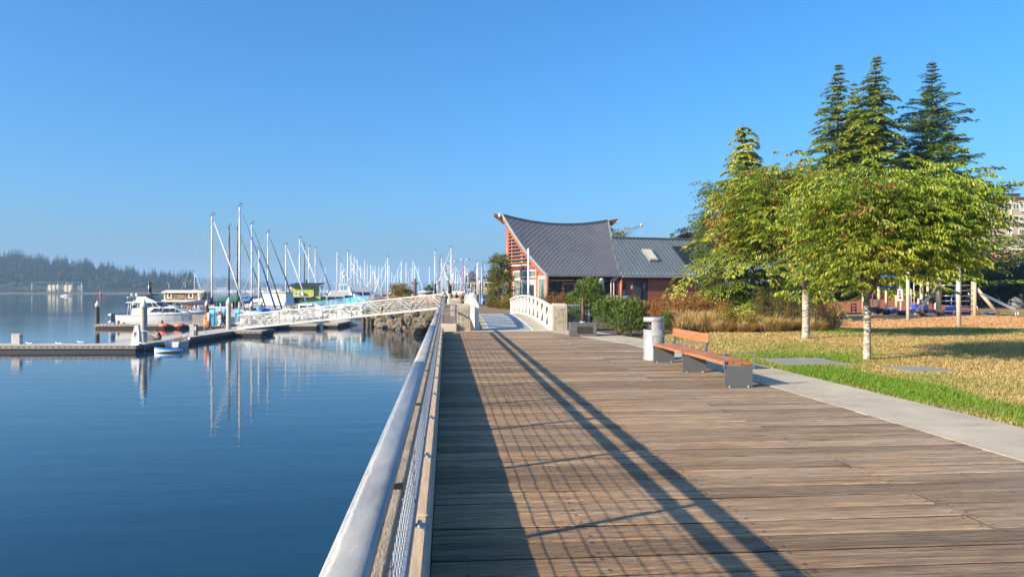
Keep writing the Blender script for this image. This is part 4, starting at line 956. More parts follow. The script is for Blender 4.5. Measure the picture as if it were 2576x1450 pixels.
# ---- the white cabin cruiser
def cruiser():
    d = 96.2; a = CF(PC(306, d), d, WATER); t = thing('cabin_cruiser', 'large white cabin cruiser with flybridge moored stern-left behind the finger dock', 'motor boat', a, -YAW)
    L, B = 10.7, 3.4
    mb = hull_mb(L, B, 1.55, 2.0, draft=.7, tr=.92, flare=1.4); hl = mb.build('hull', M_GEL, t)
    mb = MB(); rr = hull_rings(L, B, 1.55, 2.0, draft=.7, tr=.92, flare=1.4)
    for s in (0, 6): mb.loft([[(r[s][0], r[s][1] * 1.02 + (.02 if s == 0 else -.02), r[s][2] - .02), (r[s][0], r[s][1] * 1.02 + (.02 if s == 0 else -.02), r[s][2] + .07)] for r in rr], False, caps=False)
    mb.build('rub_rail', M_ALU, hl)
    mb = MB(); mb.loft([[(r[5][0], r[5][1] * .985 - .012, .0 + .32 + .1 * i / 12), (r[5][0] , r[4][1] - .05, -.02 + .16)] for i, r in enumerate(rr)], False, caps=False); mb.build('boot_stripe', pm('blue_antifoul', (0.05, 0.13, 0.22), 0.5), hl)
    # forward trunk cabin
    mb = MB(); mb.loft([[(2.2, -1.3, 1.55), (2.2, 1.3, 1.55), (2.4, 1.2, 2.35), (2.4, -1.2, 2.35)], [(4.2, -1.35, 1.6), (4.2, 1.35, 1.6), (4.5, 1.2, 2.62), (4.5, -1.2, 2.62)], [(8.1, -1.0, 1.78), (8.1, 1.0, 1.78), (7.0, .85, 2.62), (7.0, -.85, 2.62)], [(8.9, -.7, 1.83), (8.9, .7, 1.83), (8.7, .5, 1.9), (8.7, -.5, 1.9)]], True)
    ck = mb.build('trunk_cabin', M_GEL, t, bevel=.03)
    for (x0, x1, xa, xb) in ((4.15, 5.25, 4.75, 5.35), (5.35, 6.65, 5.45, 6.55), (6.75, 7.85, 6.65, 7.2)):
        mb = MB(); k = lambda x: -1.395 + max(0, x - 4.5) * .095
        mb.quad((x0, k(x0) - .015, 1.98), (x1, k(x1) - .015, 2.0), (xb, k(xb) + .075, 2.46), (xa, k(xa) + .075, 2.46)); mb.build('side_window', M_GLASS, ck)
    mb = MB(); mb.quad((7.2, -.8, 2.56), (8.15, -.9, 1.95), (8.15, .9, 1.95), (7.2, .8, 2.56)); mb.bb(7.19, 7.2, -.8, .8, 2.5, 2.57); mb.build('front_window', M_GLASS, ck)
    # upper deckhouse
    mb = MB(); mb.loft([[(1.9, -1.3, 1.5), (1.9, 1.3, 1.5), (1.9, 1.2, 2.45), (1.9, -1.2, 2.45)], [(5.7, -1.3, 1.9), (5.7, 1.3, 1.9), (5.4, 1.15, 2.62), (5.4, -1.15, 2.62)]], True); mb.build('deckhouse', M_GEL, t)
    mb = MB(); mb.loft([[(2.9, -1.18, 2.44), (2.9, 1.18, 2.44), (2.9, 1.1, 3.12), (2.9, -1.1, 3.12)], [(5.75, -1.1, 2.6), (5.75, 1.1, 2.6), (4.7, 1.0, 3.12), (4.7, -1.0, 3.12)]], True); gh = mb.build('glasshouse', M_GLASS, t)
    for x, xt in ((2.9, 2.9), (3.9, 3.75), (4.8, 4.3), (5.75, 4.7)):
        for s in (-1, 1): mb = MB(); mb.bar((x, s * 1.19, 2.46), (xt, s * 1.11, 3.12), .08, .05, (1, 0, 0)); mb.build('window_post', M_GEL, gh)
    mb = MB(); mb.bb(1.2, 5.1, -1.3, 1.3, 3.12, 3.26); mb.build('roof', M_GEL, t, bevel=.04)
    for x in (1.3, 1.75):
        for s in (-1, 1): mb = MB(); mb.tube([(x, s * 1.2, 1.6), (x + .25 * (x < 1.5), s * 1.2, 3.12)], .035, 6); mb.build('stanchion', M_ALU, t)
    mb = MB(); mb.loft([[(2.2, -1.1, 3.26), (2.2, 1.1, 3.26), (2.5, 1.0, 3.85), (2.5, -1.0, 3.85)], [(3.6, -1.1, 3.26), (3.6, 1.1, 3.26), (3.5, .95, 3.95), (3.5, -.95, 3.95)], [(4.9, -.9, 3.26), (4.9, .9, 3.26), (4.5, .7, 3.4), (4.5, -.7, 3.4)]], True); mb.build('flybridge', M_GEL, t, bevel=.03)
    mb = MB(); mb.quad((3.55, -.97, 3.97), (4.75, -.85, 3.38), (4.75, .85, 3.38), (3.55, .97, 3.97)); mb.bb(3.5, 3.55, -.9, .9, 3.8, 3.96); mb.build('bridge_screen', pm('grey_screen', (0.28, 0.31, 0.34), 0.3), t)
    mb = MB(); mb.loft([[(2.5, -1.0, 4.0), (2.5, 1.0, 4.0), (2.5, 1.0, 4.14), (2.5, -1.0, 4.14)], [(4.2, -1.0, 4.1), (4.2, 1.0, 4.1), (4.3, 1.0, 4.26), (4.3, -1.0, 4.26)]], True); mb.build('folded_canopy', M_DARK, t, bevel=.04)
    for s in (-1, 1):
        mb = MB(); mb.tube([(1.3, s * 1.15, 3.26), (1.3, s * 1.15, 3.85), (2.3, s * 1.0, 3.85)], .03, 5); mb.build('bridge_rail', M_STEEL, t)
        mb = MB(); mb.tube([(5.9, s * 1.45, 2.6), (8.4, s * .95, 2.75), (10.6, s * .1, 2.9)], .03, 5)
        for x, y in ((6.0, 1.42), (7.5, 1.15), (8.8, .8), (9.8, .4)): mb.tube([(x - .25, s * y, 1.75), (x, s * y * .98, 2.7)], .025, 5)
        mb.build('bow_rail', M_STEEL, t)
    for y in (-.6, .6): mb = MB(); mb.lathe([(0, 3.95), (.14, 3.95), (.14, 4.3), (0, 4.34)], 8, (1.6, y, 0)); mb.build('bridge_seat', M_GEL, t)
    mb = MB(); mb.tube([(3.55, -.3, 3.3), (3.6, -.3, 6.05)], .03, 5); fp = mb.build('flag_staff', M_STEEL, t)
    mb = MB(); mb.loft([[(3.62, -.3 + .1 * sin(i), 5.95 - i * .22), (3.85 + .1 * sin(i * 2.1), -.3 + .14 * sin(i * 1.7), 5.75 - i * .24), (4.02 + .12 * sin(i * 1.3 + 1), -.3 + .1 * cos(i * 2), 5.55 - i * .26)] for i in range(7)], False, caps=False, sm=True); mb.build('flag', pm('black_flag', (0.015, 0.015, 0.02), 0.8, 0.4, 4), fp)
    for x in (.55, 6.0): mb = MB(); mb.tube([(x, -1.80, .2), (x, -1.82, .3), (x, -1.82, .85), (x, -1.78, .95)], [.06, .14, .14, .06], 8); mb.build('fender', M_DARK, t)
    mb = MB(); mb.bb(-.25, 0.0, -1.5, 1.5, .25, .38); mb.build('swim_platform', M_CYAN, t)
    # outboard engines tilted on the stern bracket
    for k, z in enumerate((1.45, .55)):
        mb = MB(); mb.loft([[(-.95, -.75, z - .05), (-.2, -.75, z - .35), (-.2, -.75, z + .25), (-.95, -.75, z + .3)], [(-.95, -.25, z - .05), (-.2, -.25, z - .35), (-.2, -.25, z + .25), (-.95, -.25, z + .3)]], True); e = mb.build('outboard_motor', M_DARK, t, bevel=.06)
        mb = MB(); mb.tube([(-1.5, -.5, z + .18), (-1.2, -.5, z + .15), (-.95, -.5, z + .12)], [.02, .18, .24], 8); mb.build('propeller_cone', M_WHITE, e)
    mb = MB(); mb.bb(-.85, 0.1, -1.0, 0.9, .15, 1.75); mb.build('stern_gear', pm('dark_stern_gear', (0.07, 0.09, 0.11), 0.5), t, bevel=.08)
    mb = MB(); mb.ball((-.35, -1.25, .45), .32); mb.build('fender_ball', pm('blue_ball', (0.05, 0.2, 0.6), 0.4), t)
    mb = MB(); mb.bb(.4, 2.0, -.9, .9, 1.55, 1.9); mb.build('cockpit_cover', M_NAVY, t, bevel=.1)
cruiser()
for i, (px, lab) in enumerate(((417 - 27, 'left orange fender float on the finger dock edge'), (454 - 4, 'right orange fender float on the finger dock edge'))):
    px = (635 + (0, 60)[i]) / 1; px = 350 + ((1070, 1290)[i]) * .2717; px = px * 2575 / 4000
    t = thing('dock_fender', lab, 'fender', W(px, 92.55, WATER + .42), -YAW, 'orange fenders on the finger dock'); mb = MB(); mb.tube([(-.58, 0, 0), (-.5, 0, 0), (.5, 0, 0), (.58, 0, 0)], [.1, .24, .24, .1], 10); mb.build('body', pm('red_orange_vinyl', (0.75, 0.13, 0.06), 0.45), t)
    mb = MB(); mb.tube([(-.0, 0.05, .2), (0, .25, .33)], .03, 5); mb.build('lanyard', M_WIRE, t)

# ---- generic motor boats
def motor(px, d, L, label, style=0, bow=1, wob=0.0, acc=M_NAVY):
    rz = (-YAW if bow > 0 else pi - YAW) + wob; s = L / 10.0; x = Vector((cos(rz), sin(rz), 0)); o = W(px, d, WATER) - x * (L * .5)
    t = thing('motor_boat', label, 'motor boat', o, rz, 'motor boats berthed in the marina'); t.scale = (s, s, s)
    part('hull', 'm', lambda: hull_mb(10, 3.3, 1.2, 1.8, draft=.5, tr=.9, flare=1.3), M_GEL, t)
    def c1():
        mb = MB(); mb.loft([[(2, -1.3, 1.2), (2, 1.3, 1.2), (2.1, 1.2, 3.0), (2.1, -1.2, 3.0)], [(6, -1.3, 1.4), (6, 1.3, 1.4), (5.2, 1.15, 3.0), (5.2, -1.15, 3.0)], [(8.3, -.7, 1.6), (8.3, .7, 1.6), (7.9, .6, 1.75), (7.9, -.6, 1.75)]], True); return mb
    cb = part('cabin', 'm', c1, M_GEL, t)
    def w1():
        mb = MB()
        for sg in (-1, 1):
            mb.quad((2.4, sg * 1.29, 2.1), (3.6, sg * 1.28, 2.12), (3.6, sg * 1.24, 2.75), (2.4, sg * 1.25, 2.75)); mb.quad((3.8, sg * 1.28, 2.12), (5.2, sg * 1.26, 2.15), (4.95, sg * 1.2, 2.75), (3.8, sg * 1.24, 2.75))
        mb.quad((5.36, -1.05, 2.92), (6.15, -1.15, 2.2), (6.15, 1.15, 2.2), (5.36, 1.05, 2.92)); return mb
    part('cabin_window', 'm', w1, M_GLASS, cb)
    if style:
        def fb():
            mb = MB(); mb.loft([[(1.2, -1.2, 3.0), (1.2, 1.2, 3.0), (1.4, 1.1, 3.75), (1.4, -1.1, 3.75)], [(4.8, -1.1, 3.0), (4.8, 1.1, 3.0), (4.4, 1.0, 3.75), (4.4, -1.0, 3.75)]], True); mb.bb(1.3, 3.9, -1.2, 1.2, 5.1, 5.2)
            for x in (1.5, 3.6):
                for sg in (-1, 1): mb.bar((x, sg * 1.0, 3.7), (x, sg * 1.0, 5.1), .09, .06)
            return mb
        part('flybridge', 'm', fb, M_GEL, t)
        part('radar_mast', 'm', lambda: (lambda q: (q.tube([(2.4, 0, 5.2), (2.2, 0, 7.6)], .07, 6), q.bar((2.3, -.7, 6.4), (2.3, .7, 6.4), .08, .08), q.lathe([(0, 6.75), (.35, 6.8), (.35, 7.0), (0, 7.05)], 8, (2.25, 0, 0)), q)[-1])(MB()), M_WHITE, t)
    else: part('canvas_top', 'm', lambda: (lambda q: (q.bb(.3, 2.4, -1.2, 1.2, 2.5, 2.7), q)[-1])(MB()), acc, t)
    return t
motor(926, 215, 15, 'white trawler yacht with tall superstructure far down the fairway', 1, 1, .4)
motor(823, 160, 12, 'white motor yacht with a raised raked arch just right of the green houseboat', 1, -1, .3)
motor(838 + 4, 190, 11, 'white cabin boat between the green houseboat and the teal tarpaulin', 0, 1, .2)
motor(893, 205, 12, 'white cabin boat behind the teal tarpaulin', 1, 1, -.3)
motor(985, 240, 12, 'white motor boat left of the small autumn tree', 0, 1, .2, M_BLUE)
motor(1152, 128, 9.5, 'white motor boat with pale decks behind the leaning woman', 0, -1, .5, M_TEAKC)
motor(1178, 150, 12, 'larger white boat beside the twin-headed lamp post', 1, 1, .1)
motor(560 + 10, 101.5, 8.5, 'low white runabout behind the tall grey pile', 0, 1, .15, M_BLUE)
motor(430, 102.5, 9.0, 'white runabout with brown windscreen moored between the cruiser and the shingled houseboat', 0, 1, 0, pm('brown_canvas', (0.10, 0.07, 0.055), 0.8))
t = motor(648, 113, 7.5, 'boat with a red hull cover behind the dark piles', 0, 1, .1, M_RED)
motor(705, 102, 7, 'white open boat seen through the gangway bars', 0, -1, .2, M_DARK)
motor(800, 112, 9, 'white boat with orange trim seen above the gangway right of the green houseboat', 0, 1, -.2, M_ORANGE)
motor(870, 108, 9, 'white boat with teal canopy seen above the gangway', 0, -1, -.1, M_CYAN)
motor(752, 100, 7.5, 'white boat behind the middle of the gangway bars', 0, 1, 0.1, M_GEL)
motor(850, 103, 7.5, 'cream boat behind the upper gangway bars', 0, 1, 0.0, M_RED)

# ---- shingled houseboat
M_SHING = pm('brown_cedar_shingle', (0.25, 0.155, 0.10), 0.9, 0.45, 2.2, 0.5, 25); M_SHING2 = pm('red_cedar_shingle', (0.33, 0.165, 0.085), 0.9, 0.4, 2.2, 0.5, 25)
def shingle_wall(parent, x0, x1, z0, z1, y, mat, gaps, rows=7):
    """courses of single shingles, in front of a backing board"""
    mb = MB(); dz = (z1 - z0) / rows
    for r in range(rows):
        x = x0 + (random.uniform(-.2, 0) if r % 2 else 0)
        while x < x1:
            w = random.uniform(.22, .5); a, b_ = max(x, x0), min(x + w - .015, x1); zc = z0 + r * dz
            if b_ - a > .05 and not any(g[0] < (a + b_) / 2 < g[1] and g[2] < zc + dz / 2 < g[3] for g in gaps):
                k = random.uniform(0, .03); mb.add([(a, y - .03 - k, zc), (b_, y - .03 - k, zc), (b_, y - .004, zc + dz), (a, y - .004, zc + dz), (a, y + .01, zc), (b_, y + .01, zc)], [(0, 1, 2, 3), (0, 4, 5, 1)], random.randrange(3))
            x += w
    return mb.build('shingle', [mat, pm(mat.name + '_dark', shade((0.16, 0.10, 0.07), 1), 0.9, 0.3, 3), pm(mat.name + '_pale', (0.38, 0.27, 0.19), 0.9, 0.3, 3)], parent, kind='stuff', fix=False)
def window(parent, x0, x1, z0, z1, y, fr=.16, frm=M_CREAM):
    mb = MB(); mb.bb(x0 - fr, x1 + fr, y - .07, y - .02, z0 - fr, z0); mb.bb(x0 - fr, x1 + fr, y - .07, y - .02, z1, z1 + fr); mb.bb(x0 - fr, x0, y - .07, y - .02, z0, z1); mb.bb(x1, x1 + fr, y - .07, y - .02, z0, z1)
    w = mb.build('window', frm, parent); mb = MB(); mb.bb(x0, x1, y - .045, y - .01, z0, z1); mb.build('pane', M_GLASS, w)
    mb = MB(); mb.bb((x0 + x1) / 2 - .03, (x0 + x1) / 2 + .03, y - .055, y - .04, z0, z1); mb.build('glazing_bar', pm('dark_green_frame', (0.03, 0.06, 0.04), 0.5), w); return w
def houseboat():
    d = 112.0; c0 = PC(416, d); t = thing('houseboat', 'brown shingled two-deck houseboat with cream trim behind the white cruiser', 'houseboat', CF(c0, d, WATER), -YAW)
    k = d / FPX; LW = (589 - 416) * k; z1 = ZA(759, d) - WATER; z2 = ZA(754.5, d) - WATER; zr = ZA(729, d) - WATER; D = 4.0
    mb = MB(); mb.bb(-.4, LW + 1, -.4, D + .4, -.3, .55); mb.build('barge_float', M_FLOAT, t)
    mb = MB(); mb.bb(0, LW - 3.0, 0, D, .55, z1); lw = mb.build('lower_wall', pm('backing_board', (0.18, 0.12, 0.08), 0.9), t)
    mb = MB(); mb.bb(-1.2, LW + 1.0, -.55, D + .3, z1, z2); mb.build('lower_roof', M_CREAM, t, bevel=.04)
    X = lambda px: (px - 416) * k
    u0, u1 = X(412.5), X(505)
    mb = MB(); mb.bb(u0, u1, .1, D - .3, z2, zr - .28); uw = mb.build('upper_wall', pm('backing_board', (0.18, 0.12, 0.08), 0.9), t)
    mb = MB(); rg = []
    for x in (u0 - .3, u1 + .35): rg.append([(x, y, zr - .30 + .30 * (1 - ((y - D / 2 + .1) / (D / 2 + .15)) ** 2)) for y in [(-.25 + (D + .3) * j / 8) for j in range(9)]] + [(x, D + .05, zr - .42), (x, -.25, zr - .42)])
    mb.loft(rg, True); mb.build('upper_roof', M_CREAM, t)
    mb = MB(); mb.lathe([(0, zr + .12), (.5, zr + .1), (1.0, zr - .02), (1.0, zr - .1)], 14, (u1 - 1.2, D / 2, 0)); mb.build('roof_hatch', M_TEAKC, t)
    g1 = [(X(421), X(430), z2 + .35, zr - .4), (X(474), X(484), z2 + .35, zr - .4)]
    shingle_wall(uw, u0 + .1, u1 - .1, z2 + .02, zr - .36, .1, M_SHING, g1, 8)
    for g in g1: window(uw, g[0] + .12, g[1] - .08, z2 + .42, zr - .55, .1)
    for x in (u0, u1 - .12): mb = MB(); mb.bb(x - .02, x + .14, .03, .09, z2, zr - .3); mb.build('corner_board', M_CREAM, uw)
    # right end of the upper cabin with green door
    for (ya, yb, m_) in ((.5, 1.1, M_GLASS), (1.5, 2.2, pm('green_door', (0.02, 0.16, 0.09), 0.5)), (2.6, 3.2, M_GLASS)):
        mb = MB(); mb.bb(u1, u1 + .05, ya, yb, z2 + (.05 if m_ != M_GLASS else .4), zr - .5); mb.build('door' if m_ != M_GLASS else 'end_window', m_, uw)
    g2 = [(X(434), X(460), .6, z1), (X(487), X(501), .6, z1)]
    shingle_wall(lw, .05, LW - 3.05, .6, z1 - .02, 0, M_SHING2, g2, 8)
    for g in g2: window(lw, g[0] + .25, g[1] - .25, .75, z1 - .22, 0, .2)
    for x in (0.0, LW - 3.1): mb = MB(); mb.bb(x, x + .16, -.07, -.01, .55, z1); mb.build('corner_board', M_CREAM, lw)
    for x in (LW - .3, LW - 2.0, LW + .7): mb = MB(); mb.bb(x, x + .12, -.3, -.18, .55, z1); mb.build('porch_post', M_CREAM, t)
    mb = MB(); mb.bb(LW - 2.99, LW - .2, 1.2, D - .1, .55, z1); mb.build('porch_room', M_DARK, t)
    mb = MB(); mb.lathe([(.22, z2), (.22, z2 + .75), (.3, z2 + .78), (.3, z2 + .9), (0, z2 + .95)], 10, (u1 - .1, -.15, 0)); mb.build('stove_pipe', M_WHITE, t)
houseboat()
# ---- green houseboat
def green_house():
    d = 150.0; k = d / FPX; t = thing('houseboat', 'lime-green boxy houseboat with dark shed roof, satellite dish and wall unit', 'houseboat', CF(PC(729.8, d), d, WATER), -YAW)
    X = lambda x: ((1000 + .1517 * x) * 2575 / 4000 - 729.8) * k; Z = lambda y: ZA((1100 + .1517 * y) * 2575 / 4000, d) - WATER
    lime = pm('lime_cladding', (0.44, 0.46, 0.10), 0.8, 0.1, 1.0, 0.2, 6); D = 4.4; W_ = X(1480)
    mb = MB(); mb.bb(-1.2, W_ + 2, -1.4, D + .5, -.3, .5); mb.build('float', M_FLOAT, t)
    mb = MB(); mb.bb(X(790), X(970), -.9, 0, .5, Z(420)); mb.build('porch_wall', lime, t)
    mb = MB(); mb.bb(X(800), W_ + 1.4, 0, D, .5, Z(380)); lo = mb.build('lower_wall', lime, t)
    mb = MB(); mb.bb(0, W_, .1, D - .2, Z(370), Z(105)); up = mb.build('upper_wall', lime, t)
    mb = MB(); mb.prism([(W_, .1, Z(105)), (W_, D - .2, Z(105)), (W_, D - .2, Z(60))], (-W_, 0, 0)); mb.build('roof_wedge', lime, t)
    for i in range(6):
        x = W_ * (i + .5) / 6; mb = MB(); mb.bb(x - .02, x + .02, .075, .1, Z(365), Z(110)); mb.build('batten', pm('lime_batten', (0.40, 0.42, 0.09), 0.8), up)
    mb = MB(); a, b_ = X(850) , X(1640); dz = Z(20) - Z(98)
    mb.prism([(a, -.75, Z(98)), (a, D + .3, Z(24)), (a, D + .3, Z(24) - .14), (a, -.75, Z(98) - .14)], (b_ - a, 0, 0)); rf = mb.build('roof', pm('dark_blue_metal', (0.055, 0.075, 0.10), 0.4, 0.1, 2, metal=0.3), t)
    for i in range(12):
        x = a + (b_ - a) * (i + .5) / 12; mb = MB(); mb.bar((x, -.74, Z(98) + .03), (x, D + .28, Z(24) + .03), .05, .07); mb.build('seam', pm('dark_blue_metal', (0.055, 0.075, 0.10), 0.4), rf)
    mb = MB(); mb.lathe([(.14, 0), (.14, .8), (.2, .82), (.2, 1.0), (0, 1.02)], 8, (X(1265), 1.0, Z(80))); mb.build('vent_pipe', M_DARK, rf)
    mb = MB(); mb.bb(X(780), W_ + .1, -1.3, .09, Z(395), Z(372)); mb.build('ledge', pm('grey_ledge', (0.4, 0.4, 0.37), 0.7), t)
    mb = MB(); mb.bb(X(1095), X(1225), -.5, .09, Z(355), Z(272)); ac = mb.build('air_conditioner', M_WHITE, t, bevel=.03)
    mb = MB(); cx, cz = X(1140), Z(315); mb.add([(cx + .3 * cos(a_), -.51, cz + .3 * sin(a_)) for a_ in [i * pi / 7 for i in range(14)]], [tuple(range(14))]); mb.build('fan_grille', pm('fan_grey', (0.2, 0.2, 0.2), 0.6), ac)
    mb = MB(); rg = [[(X(920) + r_ * cos(a_), -1.0 + .35 * r_ * r_, Z(190) + r_ * .75 * sin(a_)) for a_ in [i * pi / 7 for i in range(14)]] for r_ in (.02, .25, .48)]; mb.loft(rg, True, sm=True, caps=False)
    dsh = mb.build('satellite_dish', pm('dish_grey', (0.5, 0.5, 0.5), 0.5), t); mb = MB(); mb.tube([(X(930), -.9, Z(200)), (X(935), -.2, Z(265))], .04, 5); mb.build('dish_arm', M_ALU, dsh)
    mb = MB(); mb.tube([(X(1100), -.05, Z(300)), (X(905), -.05, Z(300)), (X(905), -.05, Z(365))], .06, 5); mb.build('conduit', M_CREAM, t)
    mb = MB(); mb.bb(X(972), X(1095), -.06, -.01, .6, Z(435)); mb.build('door', M_DARK, lo)
    window(lo, X(1185), X(1235), Z(510), Z(460), 0, .15, M_WHITE)
    mb = MB(); mb.bb(W_, W_ + .05, 1.6, 1.95, Z(170), Z(90)); mb.build('side_window', M_GLASS, up)
    for i, (x, y) in enumerate(((1075, 145), (1160, 150), (1230, 148), (1310, 155), (1130, 190), (1185, 195), (1275, 185), (1370, 195))):
        mb = MB(); mb.lathe([(0, 0), (.12, 0), (.12, .02), (0, .03)], 8); o = mb.build('wall_light', M_CREAM, up, loc=(X(x), .06, Z(y))); o.rotation_euler = (pi / 2, 0, 0)
    p = W(803 + 7, 148, WATER + .5)
    mb = MB(); q = X(1680); mb.tube([(q, .5, .5), (q, .5, Z(150))], .06, 6); lp = mb.build('lamp_pole', M_DARK, t); mb = MB(); mb.ball((q, .5, Z(120)), .28); mb.build('lamp_globe', M_ALU, lp)
green_house()
# ---- white shrink-wrapped boat
def wrapped():
    d = 122.0; k = d / FPX; a = PC(659, d); t = thing('wrapped_boat', 'boat under taut white shrink-wrap left of the green houseboat', 'boat', CF(a, d, WATER), -YAW)
    W_ = (718 - 659) * k; z0, z1 = ZA(768, d) - WATER, ZA(735, d) - WATER
    mb = MB(); rg = []
    for (z, g) in ((z0, .3), ((z0 + z1) / 2, .12), (z1 - .1, 0), (z1, -.08)): rg.append([(-g, -g, z), (W_ * .5, -g - .06, z), (W_ + g, -g, z), (W_ + g, 4 + g, z), (-g, 4 + g, z)])
    mb.loft(rg, True); mb.build('wrap', pm('white_shrink_wrap', (0.80, 0.80, 0.79), 0.5, 0.06, 1.2, 0.8, 2.2, dist=.12), t)
    mb = MB(); mb.bb(-.15, W_ + .15, -.2, 4.1, z1 - .06, z1 + .12); mb.build('top_frame', M_CREAM, t)
    o = part('hull', 'wr', lambda: hull_mb(10, 4.4, 1.2, 1.6, draft=.6, tr=.9), M_GEL, t); o.location = (-2.5, 2, 0)
    mb = MB(); mb.lathe([(0, 0), (.9, .02), (.95, .2), (.7, .3), (0, .3)], 14, (W_ * .62, 1.5, z1 + .12)); mb.build('stowed_dinghy', M_GEL, t)
wrapped()
# ---- dinghies and kayak at the near dock; overturned light blue boat
def dinghy():
    t = thing('dinghy', 'small white rowing dinghy with clutter aboard tied at the long dock', 'dinghy', CF(-27.75, 61.6, WATER), pi / 2 - YAW + .05)
    mb = MB(); L = 3.5; outer = hull_rings(L, 1.45, .55, .72, draft=.15, tr=.8); 
    vs = []
    mb.loft([r for r in outer], False, caps=False); mb.loft([[(p[0], p[1] * .93, p[2] - (.0 if j in (0, 6) else -.06)) for j, p in enumerate(r)] for r in outer], False, caps=False)
    mb.loft([[outer[i][0], (outer[i][0][0], outer[i][0][1] * .93, outer[i][0][2])] for i in range(len(outer))], False, caps=False); mb.loft([[outer[i][6], (outer[i][6][0], outer[i][6][1] * .93, outer[i][6][2])] for i in range(len(outer))], False, caps=False)
    mb.prism([outer[0][j] for j in range(7)], (.05, 0, 0)); mb.build('hull', M_GEL, t)
    for x in (.5, 1.9): mb = MB(); mb.bb(x, x + .25, -.6, .6, .38, .42); mb.build('thwart', M_DWOOD, t)
    mb = MB(); mb.loft([[(.6 + 1.4 * i / 3, -.5, .62 + .05 * i), (.6 + 1.4 * i / 3, .1, .70 + .04 * i), (.6 + 1.4 * i / 3, .1, .66 + .04 * i), (.6 + 1.4 * i / 3, -.5, .58 + .05 * i)] for i in range(4)], True); mb.build('plank_load', pm('brown_ply', (0.28, 0.17, 0.10), 0.8), t)
    mb = MB(); mb.tube([(.2, .5, .6), (3.0, .3, .78)], .035, 6); mb.build('oar', M_DWOOD, t)
dinghy()
t = thing('kayak', 'short blue and white sit-on kayak floating by the dock in front of the dinghy', 'kayak', CF(PC(393, 57.9) , 57.6, WATER), -YAW + .25)
mb = MB(); rg = []; rg2 = []
for i in range(11):
    s_ = i / 10; w = .42 * max(.03, 1 - abs(2 * s_ - 1) ** 2.4); x = s_ * 2.0; z = .34 + .10 * (2 * s_ - 1) ** 2
    rg.append([(x, w * cos(a), .12 + .17 * sin(a)) for a in (0, -.6, -1.57, -2.5, -pi)] + [(x, -w * .98, z - .12), (x, w * .98, z - .12)]); rg2.append([(x, w, z - .125), (x, w * .6, z), (x, -w * .6, z), (x, -w, z - .125)])
mb.loft(rg, True, sm=True); mb.build('hull', M_GEL, t); mb = MB(); mb.loft(rg2, True, sm=True); mb.build('deck', pm('bright_blue_hull', (0.01, 0.20, 0.62), 0.35, 0.1, 2), t)
mb = MB(); mb.ball((1.0, 0, .34), (.45, .26, .06), 12, 6); mb.build('cockpit', M_DARK, t)
d = 91.5; t = thing('overturned_boat', 'pale blue overturned dinghy lying above the lower end of the gangway', 'dinghy', W(611, d, ZA(789, d)), -YAW)
mb = MB(); rg = []
for i in range(11):
    s_ = i / 10; w = .62 * max(.02, 1 - abs(2 * s_ - 1) ** 2.2); rg.append([(s_ * 3.0, w * cos(a) * .9, w * .62 * sin(a)) for a in [j * 2 * pi / 12 for j in range(12)]])
mb.loft(rg, True, sm=True); mb.build('hull', pm('pale_blue_gel', (0.33, 0.62, 0.80), 0.3, 0.08, 2), t)
for x_ in (.3, 2.4): mb = MB(); mb.bb(x_, x_ + .2, -.4, .4, -2.0, -.3); mb.build('cradle', M_DWOOD, t)

# ---- gangways
def gangway(name, label, A, B, H, np_, wid, mat, thick=.09, name2='gangway', tarp=None):
    A, B = Vector(A), Vector(B); t = thing(name2, label, 'gangway', A); u = (B - A); Lh = u.length; side = Vector((u.y, -u.x, 0)).normalized(); V0 = Vector((0, 0, 0)); up = Vector((0, 0, H))
    u2 = B - A
    for sgn in (0, 1):
        o = side * (wid * (-1) * sgn)
        mb = MB(); mb.bar(V0 + o + up, u2 + o + up, thick, thick * 1.2); mb.build('top_chord', mat, t)
        mb = MB(); mb.bar(V0 + o, u2 + o, thick, thick * 1.9); mb.build('bottom_chord', mat, t)
        for i in range(np_ + 1):
            f = i / np_; mb = MB(); mb.bar(u2 * f + o, u2 * f + o + up, thick * .8, thick * .9, u2); mb.build('post', mat, t)
            if i < np_:
                g = (i + 1) / np_; a_, b_ = (u2 * f + o, u2 * g + o + up) if i % 2 == 0 else (u2 * f + o + up, u2 * g + o)
                dd = (b_ - a_) * .05; mb = MB(); mb.bar(a_ + dd, b_ - dd, thick * .75, thick * .9, side); mb.build('diagonal', mat, t)
        for k in range(1, 8):
            z = Vector((0, 0, H * k / 8.6 + .04)); mb = MB(); q = side * (-.05 if sgn == 0 else .05); mb.bar(z + o + q, u2 + z + o + q, .028, .028); mb.build('rail', mat, t)
        for i in range(2, np_ - 1, 2):
            f0, f1 = (i + .03) / np_, (i + .5) / np_; q = o + side * (.06 if sgn == 0 else -.06); zz = Vector((0, 0, 1))
            mb = MB(); mb.tube([u2 * f0 + q + zz * .05, u2 * f0 + q + zz * .55 * H, u2 * (f0 + .006) + q + zz * .64 * H, u2 * f1 + q + zz * .67 * H], .032, 6); mb.build('handrail', M_ALU, t)
    mb = MB(); mb.prism([V0 + Vector((0, 0, .06)), u2 + Vector((0, 0, .06)), u2 - side * wid + Vector((0, 0, .06)), V0 - side * wid + Vector((0, 0, .06))], (0, 0, .06)); mb.build('walkway', mat, t)
    for f in ((0.06, .3) if tarp else ()): pass
    if tarp:
        mb = MB(); a_, b_ = u2 * tarp[0], u2 * tarp[1]; mb.prism([a_ + up * .96 + side * .07, b_ + up * .96 + side * .07, b_ + up * .15 + side * .07, a_ + up * .22 + side * .07], side * .02); mb.build('tarpaulin', pm('teal_tarpaulin', (0.06, 0.42, 0.48), 0.7, 0.15, 2, 0.6, 3, dist=.06), t)
    return t
